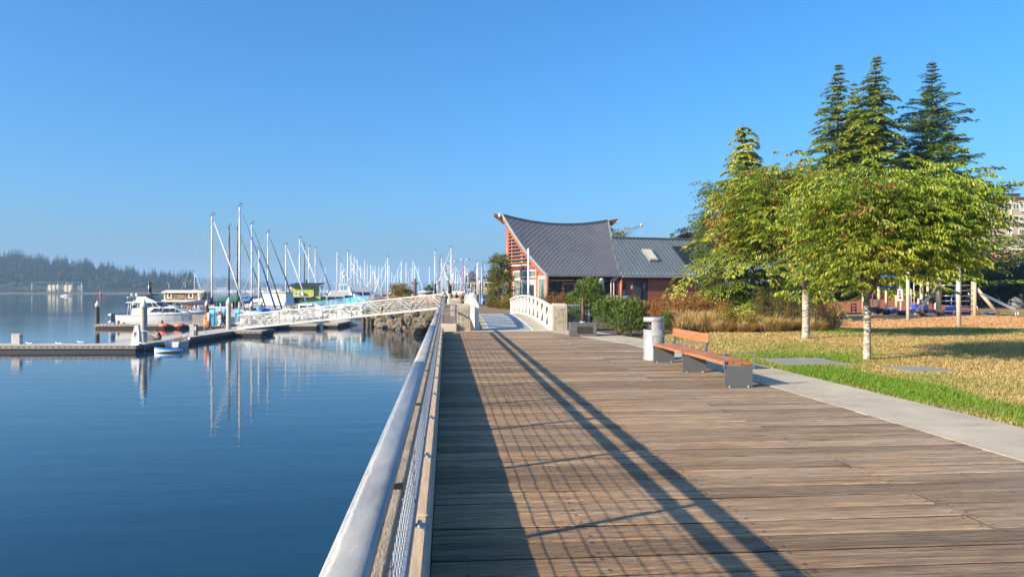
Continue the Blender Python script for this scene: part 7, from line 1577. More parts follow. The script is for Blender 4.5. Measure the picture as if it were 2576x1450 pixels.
def bank_grass():
    N = 9000; px = NR.uniform(1030, 1185, N); d = NR.uniform(88, 116, N); c = (px - CX) / FPX * d; X = d * SN + c * CS; Y = d * CS - c * SN; k = (X > -.9 - (Y - 86) * .36) & ((X < -.4) | (Y > 93)); X, Y = X[k], Y[k]; n = len(X)
    P = np.stack([X, Y, np.full(n, -.05)], 1); a = NR.uniform(0, 2 * pi, n); D = np.stack([np.cos(a) * .4, np.sin(a) * .4, np.ones(n)], 1); V, F = leaves_np(P, D, NR.normal(0, 1, (n, 3)), NR.uniform(.4, 1.0, n), NR.uniform(.05, .12, n), .1)
    np_mesh('bank_grass', V, F, ML_STRAW, None, np.repeat(pick([((.40, .19, .06), 3), ((.46, .28, .11), 2), ((.15, .13, .03), 1)], n), 4, 0), 'stuff')
bank_grass()
# ================================================================== PLAYGROUND AND RIGHT BACKGROUND
M_PLAYW = pm('tan_play_timber', (0.52, 0.42, 0.29), .75, .15, 2, .2, 14, stretch=(3, 3, .4)); M_PLAYG = pm('pale_play_steel', (0.43, 0.40, 0.37), .5, .08, 2, .05, 20); M_PBLUE = pm('play_blue', (0.10, 0.15, 0.58), .45, .1, 2); M_PNAVY = pm('play_navy', (0.022, 0.035, 0.12), .5, .15, 2)
X7 = lambda x: 2253.1 + .14652 * x
Y7 = lambda y: 643.75 + .14652 * y
X6 = lambda x: 1995.6 + .12495 * x
Y6 = lambda y: 675.9 + .12495 * y
def Q(px, py, d): return W(px, d, ZA(py, d))
def rel(t, v): return Vector(v) - Vector(t.location)
def tube_part(t, name, pts, r, mat, n=8): mb = MB(); mb.tube([rel(t, p) for p in pts], r, n); return mb.build(name, mat, t)
cf = thing('climbing_frame', 'tall tan-posted climbing frame with rung ladders, leaning logs and twin slide rails', 'climbing frame', W(2405, 46))
def post(t, px, d, ytop, r, mat, cone=False):
    p = W(px, d); z = ZA(ytop, d); r *= .66; pts = [p - Vector((0, 0, .1)), p + Vector((0, 0, z - (.25 if cone else 0)))]; rr = [r, r]
    if cone: pts.append(p + Vector((0, 0, z))); rr.append(r * .25)
    return tube_part(t, 'post', pts, rr, mat, 10)
post(cf, X7(205), 40, 678, .14, M_PLAYG); p2 = post(cf, X7(1075), 34.8, 651, .155, M_PLAYG)
post(cf, X7(745), 47.8, Y7(330), .16, M_PLAYW, True); post(cf, X7(1352), 47.5, Y7(375), .16, M_PLAYW, True); post(cf, X7(1308), 48.5, Y7(400), .10, M_PLAYW); post(cf, X7(700), 49.5, Y7(350), .10, M_PLAYW); post(cf, X7(1025), 48.4, Y7(500), .10, pm('mid_blue_post', (0.03, 0.11, 0.32), .5))
for y in (405, 498, 590, 680, 768, 858, 945): tube_part(cf, 'rung', [Q(X7(770), Y7(y), 47.8), Q(X7(1300), Y7(y) + .3, 47.6)], .028, M_STEEL, 6)
for y in range(440, 1000, 45): tube_part(cf, 'short_rung', [Q(X7(1300), Y7(y), 48), Q(X7(1345), Y7(y), 47.6)], .025, M_STEEL, 6)
tube_part(cf, 'leaning_log', [Q(X7(300), Y7(1035), 46), Q(X7(730), Y7(505), 47.6)], .10, M_PLAYW, 10); tube_part(cf, 'leaning_log', [Q(X7(1385), Y7(555), 47.6), Q(X7(1770), Y7(1015), 47.6)], .11, M_PLAYW, 10)
for k in range(3): f = .25 + .22 * k; a = Q(X7(300), Y7(1035), 45.8).lerp(Q(X7(730), Y7(505), 47.4), f); tube_part(cf, 'foot_hold', [a + Vector((-.25, 0, .1)), a + Vector((-.1, -.05, .28)), a + Vector((.1, -.05, .3))], .03, M_DARK, 6)
for o in (0, 45): tube_part(cf, 'slide_rail', [Q(X7(1430 + o), Y7(642 - o * .2), 46.5), Q(X7(1990 + o), Y7(905 - o * .1), 45.3), Q(X7(2050 + o), Y7(960), 45.0), Q(X7(2062 + o), Y7(1050), 44.9)], .035, M_STEEL, 8)
for x in (620, 855): tube_part(cf, 'climbing_chain', [Q(X7(x + 1.5 * (i % 2) * 4), Y7(400 + i * 50), 47.9) for i in range(11)], .022, M_DARK, 5)
for (x0, x1, d) in ((1385, 1445, 47.9), (1240, 1290, 49.5)): tube_part(cf, 'brace', [Q(X7(x0), Y7(860 if x0 > 1300 else 630), d), Q(X7(x1), Y7(1005 if x0 > 1300 else 720), d)], .04, M_STEEL, 6)
tw = thing('play_tower', 'low play tower of tan posts with blue panels and a flat blue roof', 'play tower', W(2260, 53))
for (x, yb, yt, d, r) in ((1400, 910, 330, 51, .13), (1715, 885, 290, 53.5, .16), (1870, 880, 280, 53.5, .17), (2070, 880, 290, 53.5, .15)): post(tw, X6(x), d, Y6(yt), r, M_PLAYW)
for (x, yt, d, r) in ((435, 430, 53, .16), (432, 640, 52.8, .2), (497, 650, 53.2, .22), (385, 725, 52.6, .13), (545, 450, 54, .13), (255, 565, 52.5, .11), (685, 800, 52.4, .14), (1310, 650, 53, .1)): post(tw, X7(x), d, Y7(yt), r, M_PLAYW)
for (x, y0) in ((1585, 200), (2145, 240), (2425, 240)): tube_part(tw, 'pole', [W(X6(x), 52.5), Q(X6(x) + .6, Y6(500), 52.5), Q(X6(x) - .6, Y6(420), 52.5), Q(X6(x), Y6(y0), 52.5)], .045, M_PLAYG, 6)
a, b_ = Q(X6(1535), Y6(165), 52), Q(X6(2260), Y6(160), 52); mb = MB(); n = Vector((SN, CS, 0)) * 2.4; mb.prism([rel(tw, a), rel(tw, b_), rel(tw, b_ + n), rel(tw, a + n)], (0, 0, .12)); mb.build('roof', pm('mid_blue_roof', (0.05, 0.16, 0.40), .5), tw)
tube_part(tw, 'top_rail', [Q(X6(1690), Y6(370), 53.3), Q(X6(2060), Y6(368), 53.3)], .05, M_PBLUE, 6)
def panel(t, name, x0, x1, y0, y1, d, mat, th=.12, bulge=0.0):
    mb = MB(); rg = []
    for i in range(7):
        f = i / 6; dd = d - bulge * sin(pi * f); px = x0 + (x1 - x0) * f; a, c = Q(px, y0, dd), Q(px, y1, dd); nn = Vector((SN, CS, 0)) * th; rg.append([rel(t, a), rel(t, c), rel(t, c + nn), rel(t, a + nn)])
    mb.loft(rg, True); return mb.build(name, mat, t)
panel(tw, 'panel', X7(268), X7(365), Y7(832), Y7(912), 51.6, M_PBLUE); panel(tw, 'panel', X7(366), X7(555), Y7(830), Y7(915), 51.6, M_PBLUE, bulge=.5); panel(tw, 'plinth', X7(240), X7(380), Y7(912), Y7(990), 51.3, M_PNAVY, .6); panel(tw, 'plinth', X7(565), X7(720), Y7(918), Y7(985), 51.3, M_PNAVY, .6)
bx = thing('play_drum', 'blue play drum box on a navy base behind the ladder rungs', 'play equipment', W(X7(965), 51)); panel(bx, 'drum', X7(920), X7(1015), Y7(840), Y7(925), 50.6, M_PBLUE, .5); panel(bx, 'base', X7(890), X7(980), Y7(926), Y7(995), 50.4, M_PNAVY, .6); panel(bx, 'base', X7(1110), X7(1290), Y7(930), Y7(995), 50.4, M_PNAVY, .5)
tube_part(bx, 'handle', [Q(X7(950), Y7(840), 50.6), Q(X7(950), Y7(740), 50.6), Q(X7(975), Y7(650), 50.8)], .04, M_ALU, 6)
for i, (x, y, d, m, lab) in enumerate(((1600, 765, 49.5, M_PNAVY, 'dark stepping pod nearest the birch trunk in the play area'), (1695, 795, 50, M_PNAVY, 'second dark stepping pod right of the birch trunk'), (1872, 828, 49.8, M_PNAVY, 'dark stepping pod in the middle of the pod row'), (1985, 785, 51, M_PBLUE, 'single pale blue stepping pod'), (2148, 838, 49.5, M_PNAVY, 'dark stepping pod left of the grey play post'), (2230, 855, 49, M_PNAVY, 'dark stepping pod touching the grey play post'))):
    z = ZA(Y6(y), d); t = thing('stepping_pod', lab, 'stepping pod', W(X6(x), d), 0, 'stepping pods in the playground'); mb = MB(); mb.lathe([(0, z), (.36, z), (.36, z - .06), (.2, z - .12), (.17, z - .32), (0, z - .34)], 16); mb.build('pod_top', m, t); mb = MB(); mb.tube([(0, 0, 0), (0, 0, z - .3)], .09 if i > 1 else .05, 8); mb.build('stalk', M_PLAYG, t)
for i, (x0, x1, ym, d, lab) in enumerate(((1640, 1830, 850, 50, 'left dark curved swing bridge between stepping pods'), (1920, 2090, 885, 50, 'right dark curved swing bridge between stepping pods'))):
    t = thing('swing_seat', lab, 'swing bridge', W(X6((x0 + x1) / 2), d), 0, 'swing bridges between the pods'); mb = MB(); rg = []
    for k in range(9): f = k / 8; q = rel(t, Q(X6(x0 + (x1 - x0) * f), Y6(795 + (ym - 795) * sin(pi * f) ** .8), d)); rg.append([q, q + Vector((0, .35, 0)), q + Vector((0, .35, -.07)), q + Vector((0, 0, -.07))])
    mb.loft(rg, True); mb.build('seat', M_PNAVY, t)
    for f in (.15, .85): mb = MB(); q = rel(t, Q(X6(x0 + (x1 - x0) * f), Y6(800), d)); mb.tube([q, (q.x, q.y, 0)], .03, 5); mb.build('leg', M_PLAYG, t)
d = 55; t = thing('bike_rack', 'small blue ladder-shaped bike rack left of the birch trunk', 'bike rack', W(X6(1210), d))
for x in (1162, 1255): tube_part(t, 'upright', [W(X6(x), d), Q(X6(x), Y6(705), d)], .05, M_PNAVY, 6)
for y in (708, 772, 830): tube_part(t, 'bar', [Q(X6(1162), Y6(y), d), Q(X6(1255), Y6(y), d)], .045, M_PNAVY, 6)
d = 52; t = thing('play_sign', 'white playground rules sign on a pole', 'sign', W(X6(2145), d, 0)); z0, z1 = ZA(Y6(650), d), ZA(Y6(405), d); mb = MB(); mb.bb(-.2, .2, -.03, .0, z0, z1); bd = mb.build('board', M_WHITE, t, bevel=.02); tube_part(t, 'pole', [W(X6(2160), d + .05), W(X6(2160), d + .05, z0)], .04, M_PLAYG, 6)
mb = MB()
for k in range(3): mb.bb(-.13, -.03 + .05 * k, -.034, -.03, z1 - .25 - k * .2, z1 - .13 - k * .2)
mb.build('red_print', M_RED, bd, kind='stuff')
t = thing('play_spinner', 'blue disc spinner at the foot of the right leaning log', 'spinner', W(X7(1635), 50.5)); z = ZA(Y7(960), 50.5); mb = MB(); mb.lathe([(0, z), (.5, z), (.5, z - .05), (.2, z - .15), (.12, 0)], 18); mb.build('disc', M_PBLUE, t)
for i, (x, lab) in enumerate(((440, 'small navy tilting seat left of the ladder posts'), (725, 'small navy seat at the base of the left ladder post'))):
    t = thing('rocking_seat', lab, 'rocking seat', W(X7(x), 45.5 if i == 0 else 46.8), .3, 'rocking seats'); mb = MB(); mb.prism([(-.4, -.15, .28), (.35, -.15, .05), (.4, -.15, .10), (-.35, -.15, .34)], (0, .3, 0)); mb.build('board', M_PNAVY, t); mb = MB(); mb.tube([(0, 0, -.05), (0, 0, .2)], .06, 6); mb.build('spring', M_DARK, t)
# boulders and brick building in the conifers' shade
M_BOULD = pm('grey_boulder', (0.20, 0.195, 0.185), .9, .3, 2, .7, 9, dist=.06)
for i, (px, d, s, lab) in enumerate(((2555, 70.5, (.75, .6, .62), 'large grey boulder at the right edge of the far lawn'), (2100, 62, (.9, .7, .45), 'grey boulder left of the mulch bank'))):
    t = thing('boulder', lab, 'boulder', W(px, d), 0, 'boulders'); mb = MB(); mb.ball((0, 0, s[2] * .45), s, 12, 8); R_ = random.Random(i); mb.v = [(x * (1 + R_.uniform(-.12, .12)), y * (1 + R_.uniform(-.12, .12)), z * (1 + R_.uniform(-.12, .12))) for x, y, z in mb.v]; mb.build('stone', M_BOULD, t)
def brick_mat():
    m, nt, b, out = new_mat('dark_red_brick'); v = coords(nt, False, (1, 1, 1), (pi / 2, 0, 0)); br = nd(nt, 'ShaderNodeTexBrick'); br.inputs['Scale'].default_value = 3.5; br.inputs['Color1'].default_value = (.13, .05, .035, 1); br.inputs['Color2'].default_value = (.17, .07, .045, 1); br.inputs['Mortar'].default_value = (.2, .17, .14, 1); nt.links.new(v, br.inputs[0]); nt.links.new(br.outputs[0], b.inputs['Base Color']); b.inputs['Roughness'].default_value = .9; return m
a = W(2255, 116); t = thing('brick_building', 'long low dark brick building in deep shade behind the playground', 'building', a, -YAW); Lb = 26.0
mb = MB(); mb.bb(0, Lb, 0, 9, -.1, 4.2); bw = mb.build('wall', brick_mat(), t); mb = MB(); mb.bb(-.5, Lb + .5, -.8, 9.5, 4.2, 4.5); mb.build('roof', M_DARK, t)
for i in range(6): x = 2 + i * 4.2; mb = MB(); mb.bb(x, x + 1.6, -.04, .02, 1.2, 2.8); w = mb.build('window', M_GLASS, bw); mb = MB(); mb.bb(x - .1, x + 1.7, -.08, -.02, 1.08, 1.2); mb.build('sill', M_CONC, w)
# apartment block
def apartments():
    d = 190.0; k = d / FPX; X5 = lambda x: 2381.9 + .2441 * x; Z5 = lambda y: ZA(450.6 + .2441 * y, d); p0 = X5(410); t = thing('apartment_block', 'beige four-storey apartment block with white windows behind the trees at the right edge', 'apartment block', W(p0, d), -YAW)
    X = lambda x: (X5(x) - p0) * k; beige = pm('beige_lap_siding', (0.46, 0.36, 0.25), .8, .08, .6, .2, 3, stretch=(.05, .05, 3)); tan = pm('tan_lower_wall', (0.55, 0.33, 0.16), .8, .08, .4); gr = pm('pale_grey_siding', (0.36, 0.36, 0.33), .8, .08, .6); R1 = X(1250)
    mb = MB(); mb.bb(0, R1, 0, 14, Z5(732), Z5(200)); up = mb.build('upper_wall', beige, t); mb = MB(); mb.bb(X(300), 0, 1.0, 14, 0, Z5(198)); mb.build('grey_bay', gr, t); mb = MB(); mb.bb(X(200), R1, -2.5, 14, -.1, Z5(733)); lo = mb.build('lower_wall', tan, t)
    mb = MB(); mb.bb(X(300) - .3, R1, -.5, 14.4, Z5(199), Z5(192)); mb.build('parapet', pm('brown_coping', (0.10, 0.075, 0.06), .7), t); mb = MB(); mb.prism([(X(560), 3, Z5(195)), (X(740), 3, Z5(165)), (R1, 3, Z5(165)), (R1, 3, Z5(195))], (0, 9, 0)); rf = mb.build('roof', pm('brown_roofing', (0.11, 0.08, 0.07), .8), t)
    mb = MB(); mb.bb(X(725), X(860), 4, 8, Z5(170), Z5(133)); mb.bb(X(716), X(870), 3.7, 8.3, Z5(133), Z5(126)); mb.build('chimney', pm('brown_chimney', (0.12, 0.07, 0.065), .8), rf)
    mb = MB(); mb.bb(-.2, R1, -.45, .0, Z5(470), Z5(450)); mb.build('ledge', pm('brown_coping', (0.10, 0.075, 0.06), .7), up); mb = MB(); mb.bb(-.2, R1, -2.6, -.0, Z5(733), Z5(718)); mb.build('white_band', M_WHITE, up)
    for i in range(26): z = Z5(715) + i * .5; mb = MB(); (mb.bb(.02, R1, -.05, .01, z, z + .08), mb.build('siding_course', pm('darker_beige_course', (0.40, 0.31, 0.21), .8), up)) if not (Z5(470) < z < Z5(450)) else None  # siding courses in a beige slightly darker than the wall
    for x in (648, 1010): mb = MB(); mb.bb(X(x), X(x + 16), -.14, .0, Z5(718), Z5(202)); mb.build('corner_trim', M_CREAM, up)
    def win(x0, x1, y0, y1, n=2, par=up, yy=0.0):
        a, b_, z0, z1 = X(x0), X(x1), Z5(y1), Z5(y0); mb = MB(); f = .14
        for (p, q, r_, s) in ((a, b_, z0 - f, z0), (a, b_, z1, z1 + f), (a - f, a, z0 - f, z1 + f), (b_, b_ + f, z0 - f, z1 + f)): mb.bb(p, q, yy - .16, yy - .06, r_, s)
        for i in range(1, n): m_ = a + (b_ - a) * i / n; mb.bb(m_ - .06, m_ + .06, yy - .14, yy - .06, z0, z1)
        w = mb.build('window', M_WHITE, par); mb = MB(); mb.bb(a, b_, yy - .10, yy - .04, z0, z1); mb.build('pane', pm('apartment_pane', (0.10, 0.14, 0.13), .15, .3, .3, .02, 1), w)
    for (y0, y1) in ((255, 308), (380, 430)):
        for (a, b_) in ((425, 455), (560, 612), (678, 735), (752, 785), (860, 915), (1040, 1090)): win(a, b_, y0, y1)
        mb = MB(); mb.bb(X(748), X(795), -.4, -.16, Z5(y1 + 26), Z5(y1 + 10)); mb.build('air_conditioner', M_CREAM, up)
    for (y0, y1) in ((505, 590), (625, 710)):
        win(740, 788, y0 + 12, y1 - 30); win(1040, 1090, y0 + 12, y1 - 30); win(630, 672, y0 + (0 if y0 > 600 else 10), y0 + 55)
        mb = MB(); mb.bb(X(732), X(850), -1.0, -.05, Z5(y1), Z5(y1 - 6)); bl = mb.build('balcony', M_DARK, up); mb = MB()
        for i in range(14): x = X(734) + i * (X(850) - X(734)) / 13; mb.bb(x - .03, x + .03, -1.0, -.94, Z5(y1), Z5(y1 - 48))
        mb.bb(X(732), X(850), -1.02, -.92, Z5(y1 - 48), Z5(y1 - 53)); mb.build('balustrade', M_DARK, bl)
    win(605, 715, 828, 890, 3, lo, -2.5); win(300, 380, 828, 890, 3, lo, -2.5)
    mb = MB(); rg = [[(X(660 + 100 * i / 6) , -2.5 - 1.2 * 0, Z5(900 - 62 * (i / 6) ** 1.3)), (X(660 + 100 * i / 6), -4.0, Z5(900 - 50 * (i / 6) ** 1.3)), (X(660 + 100 * i / 6), -4.0, Z5(904)), (X(660 + 100 * i / 6), -2.5, Z5(904))] for i in range(7)]; mb.loft(rg, True); mb.build('awning', pm('maroon_awning', (0.16, 0.03, 0.06), .8), lo)
    for (x0, x1) in ((345, 390), ): 
        for (y0, y1) in ((250, 305), (375, 425)): win(x0, x1, y0, y1, 2, up, 1.0)
apartments()
# parked cars glimpsed through the planting
def car(px, d, rz, mat, label):
    t = thing('parked_car', label, 'car', W(px, d), rz, 'parked cars behind the planting'); mb = MB()
    prof = [(-2.1, .35), (-2.15, .75), (-1.9, .95), (-1.3, 1.0), (-.7, 1.42), (.8, 1.45), (1.5, 1.0), (2.1, .9), (2.2, .6), (2.15, .35)]
    mb.loft([[(x, y * (1 if z < 1.05 else .82), z) for x, z in prof] for y in (-.85, -.88, .88, .85)], True); mb.build('body', mat, t, bevel=.06)
    for s in (-1, 1): mb = MB(); mb.quad((-1.05, s * .885, 1.0), (1.25, s * .885, 1.0), (.7, s * .755, 1.38), (-.65, s * .755, 1.38)); mb.build('side_window', M_GLASS, t)
    for (x0, x1) in ((-1.38, -.72), (1.56, .85)): mb = MB(); mb.quad((x0, -.72, 1.03), (x0, .72, 1.03), (x1, .66, 1.42), (x1, -.66, 1.42)); mb.build('windscreen', M_GLASS, t)
    for x in (-1.35, 1.35):
        for s in (-1, 1): mb = MB(); mb.tube([(x, s * .78, .33), (x, s * .92, .33)], .33, 14); w = mb.build('wheel', M_DARK, t); mb = MB(); mb.tube([(x, s * .92, .33), (x, s * .935, .33)], .2, 10); mb.build('rim', M_ALU, w)
    for s in (-1, 1): mb = MB(); mb.ball((-2.13, s * .6, .72), (.05, .16, .09), 8, 6); mb.build('headlight', M_WHITE, t)
car(2003, 84, radians(10), M_GEL, 'white parked car glimpsed left of the far birch trunk'); car(2222, 90, radians(-5), M_RED, 'red parked car glimpsed behind the play tower posts'); car(2090, 88, radians(5), pm('silver_car', (0.45, 0.46, 0.48), .3, .05, 1, 0, metal=.4), 'silver parked car glimpsed through the twiggy shrub')
def hedge(label, pa, pb, w, h, N, seed):
    a, b_ = W(*pa), W(*pb); L = (b_ - a).length; rz = atan2(b_.y - a.y, b_.x - a.x); t = thing('hedge', label, 'hedge', a, rz); R_ = np.random.default_rng(seed); P = np.stack([R_.uniform(0, L, N), R_.uniform(-w, w, N), R_.uniform(0, 1, N) ** .6 * h], 1); P[:, 2] *= 1 + .12 * np.sin(P[:, 0] * 1.3)
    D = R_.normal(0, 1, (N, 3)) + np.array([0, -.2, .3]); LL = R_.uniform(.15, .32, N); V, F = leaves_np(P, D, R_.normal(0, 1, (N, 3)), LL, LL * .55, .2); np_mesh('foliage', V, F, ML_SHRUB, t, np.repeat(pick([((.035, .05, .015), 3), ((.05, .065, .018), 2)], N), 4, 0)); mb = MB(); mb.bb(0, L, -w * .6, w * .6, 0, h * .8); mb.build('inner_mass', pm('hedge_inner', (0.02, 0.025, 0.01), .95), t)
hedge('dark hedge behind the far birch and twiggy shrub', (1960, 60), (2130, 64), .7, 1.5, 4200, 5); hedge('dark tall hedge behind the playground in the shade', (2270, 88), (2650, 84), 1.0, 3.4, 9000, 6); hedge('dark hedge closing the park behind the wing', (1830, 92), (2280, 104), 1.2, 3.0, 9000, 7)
# ================================================================== PEOPLE
M_SKIN = pm('skin', (0.46, 0.25, 0.16), .55, .1, 6, 0)
def sdist(c, a, b):
    ab = b - a; k = max(0.0, min(1.0, (c - a).dot(ab) / max(1e-6, ab.length_squared)))
    return (c - (a + ab * k)).length
def person(label, base, rz, J, mats, hair=(0.02, 0.015, 0.012), cap=None, scale=1.0, group=None):
    """J: joint positions (facing +x). One skinned body, clothes by region; hair or cap as a child"""
    t = thing('person', label, 'person', base, rz, group); t.scale = (scale,) * 3
    R = dict(pel=.135, spi=.125, che=.145, nek=.058, hd0=.085, hd1=.098, hd2=.07, sl=.075, sr=.075, el=.045, er=.045, wl=.034, wr=.034, hl=.036, hr=.036, pl=.105, pr=.105, kl=.066, kr=.066, al=.045, ar=.045, tl=.038, tr=.038)
    E = [('pel', 'spi'), ('spi', 'che'), ('che', 'nek'), ('nek', 'hd0'), ('hd0', 'hd1'), ('hd1', 'hd2'), ('che', 'sl'), ('che', 'sr'), ('sl', 'el'), ('sr', 'er'), ('el', 'wl'), ('er', 'wr'), ('wl', 'hl'), ('wr', 'hr'), ('pel', 'pl'), ('pel', 'pr'), ('pl', 'kl'), ('pr', 'kr'), ('kl', 'al'), ('kr', 'ar'), ('al', 'tl'), ('ar', 'tr')]
    J = {k: Vector(v) for k, v in J.items()}; face = J.pop('face', Vector((1, 0, 0)))
    for s in 'lr':
        d = (J['h' + s] - J['w' + s]).normalized(); sd = d.cross(Vector((.3, .2, 1))).normalized()
        for i, (o, ln) in enumerate(((-.030, .085), (-.010, .098), (.010, .092), (.030, .075))): J[f'f{s}{i}'] = J['h' + s] + d * ln + sd * o * 1.3; R[f'f{s}{i}'] = .0095; E.append(('h' + s, f'f{s}{i}'))
        J[f'f{s}t'] = J['h' + s] + d * .03 - sd * .06; R[f'f{s}t'] = .011; E.append(('h' + s, f'f{s}t'))
    keys = list(J); me = bpy.data.meshes.new('body'); me.from_pydata([J[k] for k in keys], [(keys.index(a), keys.index(b)) for a, b in E], []); ob = bpy.data.objects.new('tmp_body', me); COL.objects.link(ob)
    sk = ob.modifiers.new('skin', 'SKIN'); sk.use_smooth_shade = True; sk.branch_smoothing = .4
    for i, k in enumerate(keys): me.skin_vertices[0].data[i].radius = (R[k], R[k]); me.skin_vertices[0].data[i].use_root = (k == 'pel')
    sb = ob.modifiers.new('sub', 'SUBSURF'); sb.levels = 1; sb.render_levels = 1
    dg = bpy.context.evaluated_depsgraph_get(); m2 = bpy.data.meshes.new_from_object(ob.evaluated_get(dg)); bpy.data.objects.remove(ob)
    reg = [('che', 'spi', 0), ('spi', 'pel', 0), ('che', 'sl', 0), ('che', 'sr', 0), ('sl', 'el', 4), ('sr', 'er', 4), ('el', 'wl', 5), ('er', 'wr', 5), ('wl', 'hl', 2), ('wr', 'hr', 2), ('pel', 'pl', 1), ('pel', 'pr', 1), ('pl', 'kl', 1), ('pr', 'kr', 1), ('kl', 'al', 6), ('kr', 'ar', 6), ('al', 'tl', 3), ('ar', 'tr', 3), ('nek', 'hd0', 2), ('hd0', 'hd2', 2)]
    ml = [mats['top'], mats['legs'], M_SKIN, mats.get('shoe', M_DARK)]; mp = {0: 0, 1: 1, 2: 2, 3: 3, 4: 0 if mats.get('sleeve', 1) > 0 else 2, 5: 0 if mats.get('sleeve', 1) > 1 else 2, 6: 1 if mats.get('long', True) else 2}
    m2.materials.clear()
    for m in ml: m2.materials.append(m)
    for p in m2.polygons:
        c = p.center; best = min(reg, key=lambda r: sdist(c, J[r[0]], J[r[1]])); p.material_index = mp[best[2]]; p.use_smooth = True
    bo = bpy.data.objects.new('body', m2); COL.objects.link(bo); bo.parent = t
    up = (J['hd2'] - J['hd0']).normalized(); fw = face; fw = (fw - up * fw.dot(up)).normalized(); sd = up.cross(fw)
    h1 = J['hd1']; mb = MB()
    mb.tube([h1 + fw * .085 + up * .02, h1 + fw * .115 - up * .025, h1 + fw * .09 - up * .035], [.008, .016, .012], 6); mb.build('nose', M_SKIN, bo)
    for s in (-1, 1):
        mb = MB(); mb.ball(h1 + fw * .088 + up * .022 + sd * (.034 * s), .011, 6, 5); mb.build('eye', M_DARK, bo); mb = MB(); mb.ball(h1 + sd * (.095 * s), (.02, .014, .03), 6, 5); mb.build('ear', M_SKIN, bo)
    mb = MB(); mb.tube([h1 + fw * .092 - up * .06 - sd * .025, h1 + fw * .098 - up * .062, h1 + fw * .092 - up * .06 + sd * .025], .006, 5); mb.build('mouth', pm('lip', (0.30, 0.11, 0.09), .5), bo)
    if hair:
        mb = MB(); rg = []
        for i in range(7):
            a = -.5 + i * (pi / 2 + .45) / 6; r = .112 * cos(max(a, -.3)) if a < pi / 2 else .0; zz = .105 * sin(a) + .03; rg.append([h1 - fw * .022 + up * zz + (fw * cos(b_) * .95 + sd * sin(b_)) * max(.004, r) * (1.0 if cos(b_) < .5 or a > .35 else .88) for b_ in [j * pi / 6 for j in range(12)]])
        mb.loft(rg, True, sm=True); mb.build('hair', pm('hair_%.3f' % hair[0], hair, .6, .2, 8), bo)
    if cap: mb = MB(); mb.ball(h1 + up * .055 - fw * .01, (.115, .115, .075), 12, 8); mb.prism([h1 + fw * .08 + up * .05 + sd * .08, h1 + fw * .20 + up * .04 + sd * .06, h1 + fw * .20 + up * .04 - sd * .06, h1 + fw * .08 + up * .05 - sd * .08], up * .012); mb.build('cap', cap, bo)
    return t, J
M_BLK = pm('black_cloth', (0.018, 0.018, 0.02), .85, .3, 4, .3, 20); M_JEAN = pm('blue_denim', (0.05, 0.085, 0.17), .85, .2, 6, .3, 40); M_PALE = pm('pale_shirt', (0.62, 0.57, 0.53), .85, .1, 4, .3, 20); M_BEIGE = pm('beige_shirt', (0.42, 0.33, 0.22), .85, .1, 4)
LEAN = dict(pel=(0, 0, .93), spi=(.07, 0, 1.1), che=(.17, 0, 1.28), nek=(.24, 0, 1.42), hd0=(.27, 0, 1.49), hd1=(.29, 0, 1.57), hd2=(.30, 0, 1.65), sl=(.17, .17, 1.35), sr=(.17, -.17, 1.35), el=(.30, .22, 1.13), er=(.30, -.22, 1.13), wl=(.52, .14, 1.12), wr=(.52, -.12, 1.12), hl=(.59, .12, 1.12), hr=(.59, -.10, 1.12), pl=(0, .095, .86), pr=(0, -.095, .86), kl=(.03, .10, .47), kr=(.02, -.10, .47), al=(-.02, .10, .07), ar=(-.05, -.10, .07), tl=(.12, .11, .03), tr=(.09, -.11, .03))
p = W(1122, 74.2); t, J = person('woman in pale top and dark jeans leaning on the gangway railing with a black bag', p, pi - YAW - .25, LEAN, dict(top=M_PALE, legs=M_JEAN, sleeve=1))
b = thing('shoulder_bag', 'black shoulder bag hanging at the hip of the leaning woman', 'bag', p + Vector((.03, -.26, .92)), pi - YAW - .25); mb = MB(); mb.bb(-.16, .16, -.05, .05, -.13, .13); mb.build('pouch', M_BLK, b, bevel=.03); mb = MB(); mb.tube([(-.1, 0, .1), (.0, .12, .32), (.12, .22, .50), (.05, .3, .42)], .016, 5); mb.build('strap', M_BLK, b)
jk = thing('jacket', 'blue denim jacket draped over the railing in front of the leaning woman', 'jacket', p + Vector((-.42, -.1, .25)), -YAW); mb = MB(); mb.loft([[(-.12 + .03 * sin(i), -.05, .75 - i * .12), (.12 + .04 * sin(i * 2), -.08, .75 - i * .12), (.12, .05, .75 - i * .12), (-.12, .06, .75 - i * .12)] for i in range(6)], True, sm=True); mb.build('cloth', M_JEAN, jk)
SIT = dict(pel=(0, 0, .14), spi=(.03, 0, .30), che=(.15, 0, .50), nek=(.25, 0, .62), hd0=(.31, 0, .67), hd1=(.36, 0, .74), hd2=(.385, 0, .81), face=(1, 0, -.4), sl=(.14, .19, .56), sr=(.14, -.19, .56), el=(.24, .26, .32), er=(.24, -.26, .32), wl=(.44, .12, .28), wr=(.44, -.10, .28), hl=(.51, .08, .28), hr=(.51, -.06, .28), pl=(.03, .11, .12), pr=(.03, -.11, .12), kl=(.42, .30, .16), kr=(.42, -.30, .16), al=(.30, -.10, .07), ar=(.42, .12, .06), tl=(.24, -.26, .05), tr=(.38, .27, .05))
p = CF(PC(404, 63.2), 63.2, DOCK); person('person in a black tank top sitting cross-legged on the dock, head bowed', p, pi - YAW + .12, SIT, dict(top=M_BLK, legs=pm('grey_shorts', (0.13, 0.12, 0.11), .85), sleeve=0, long=False), hair=(0.05, 0.035, 0.025), scale=1.1)
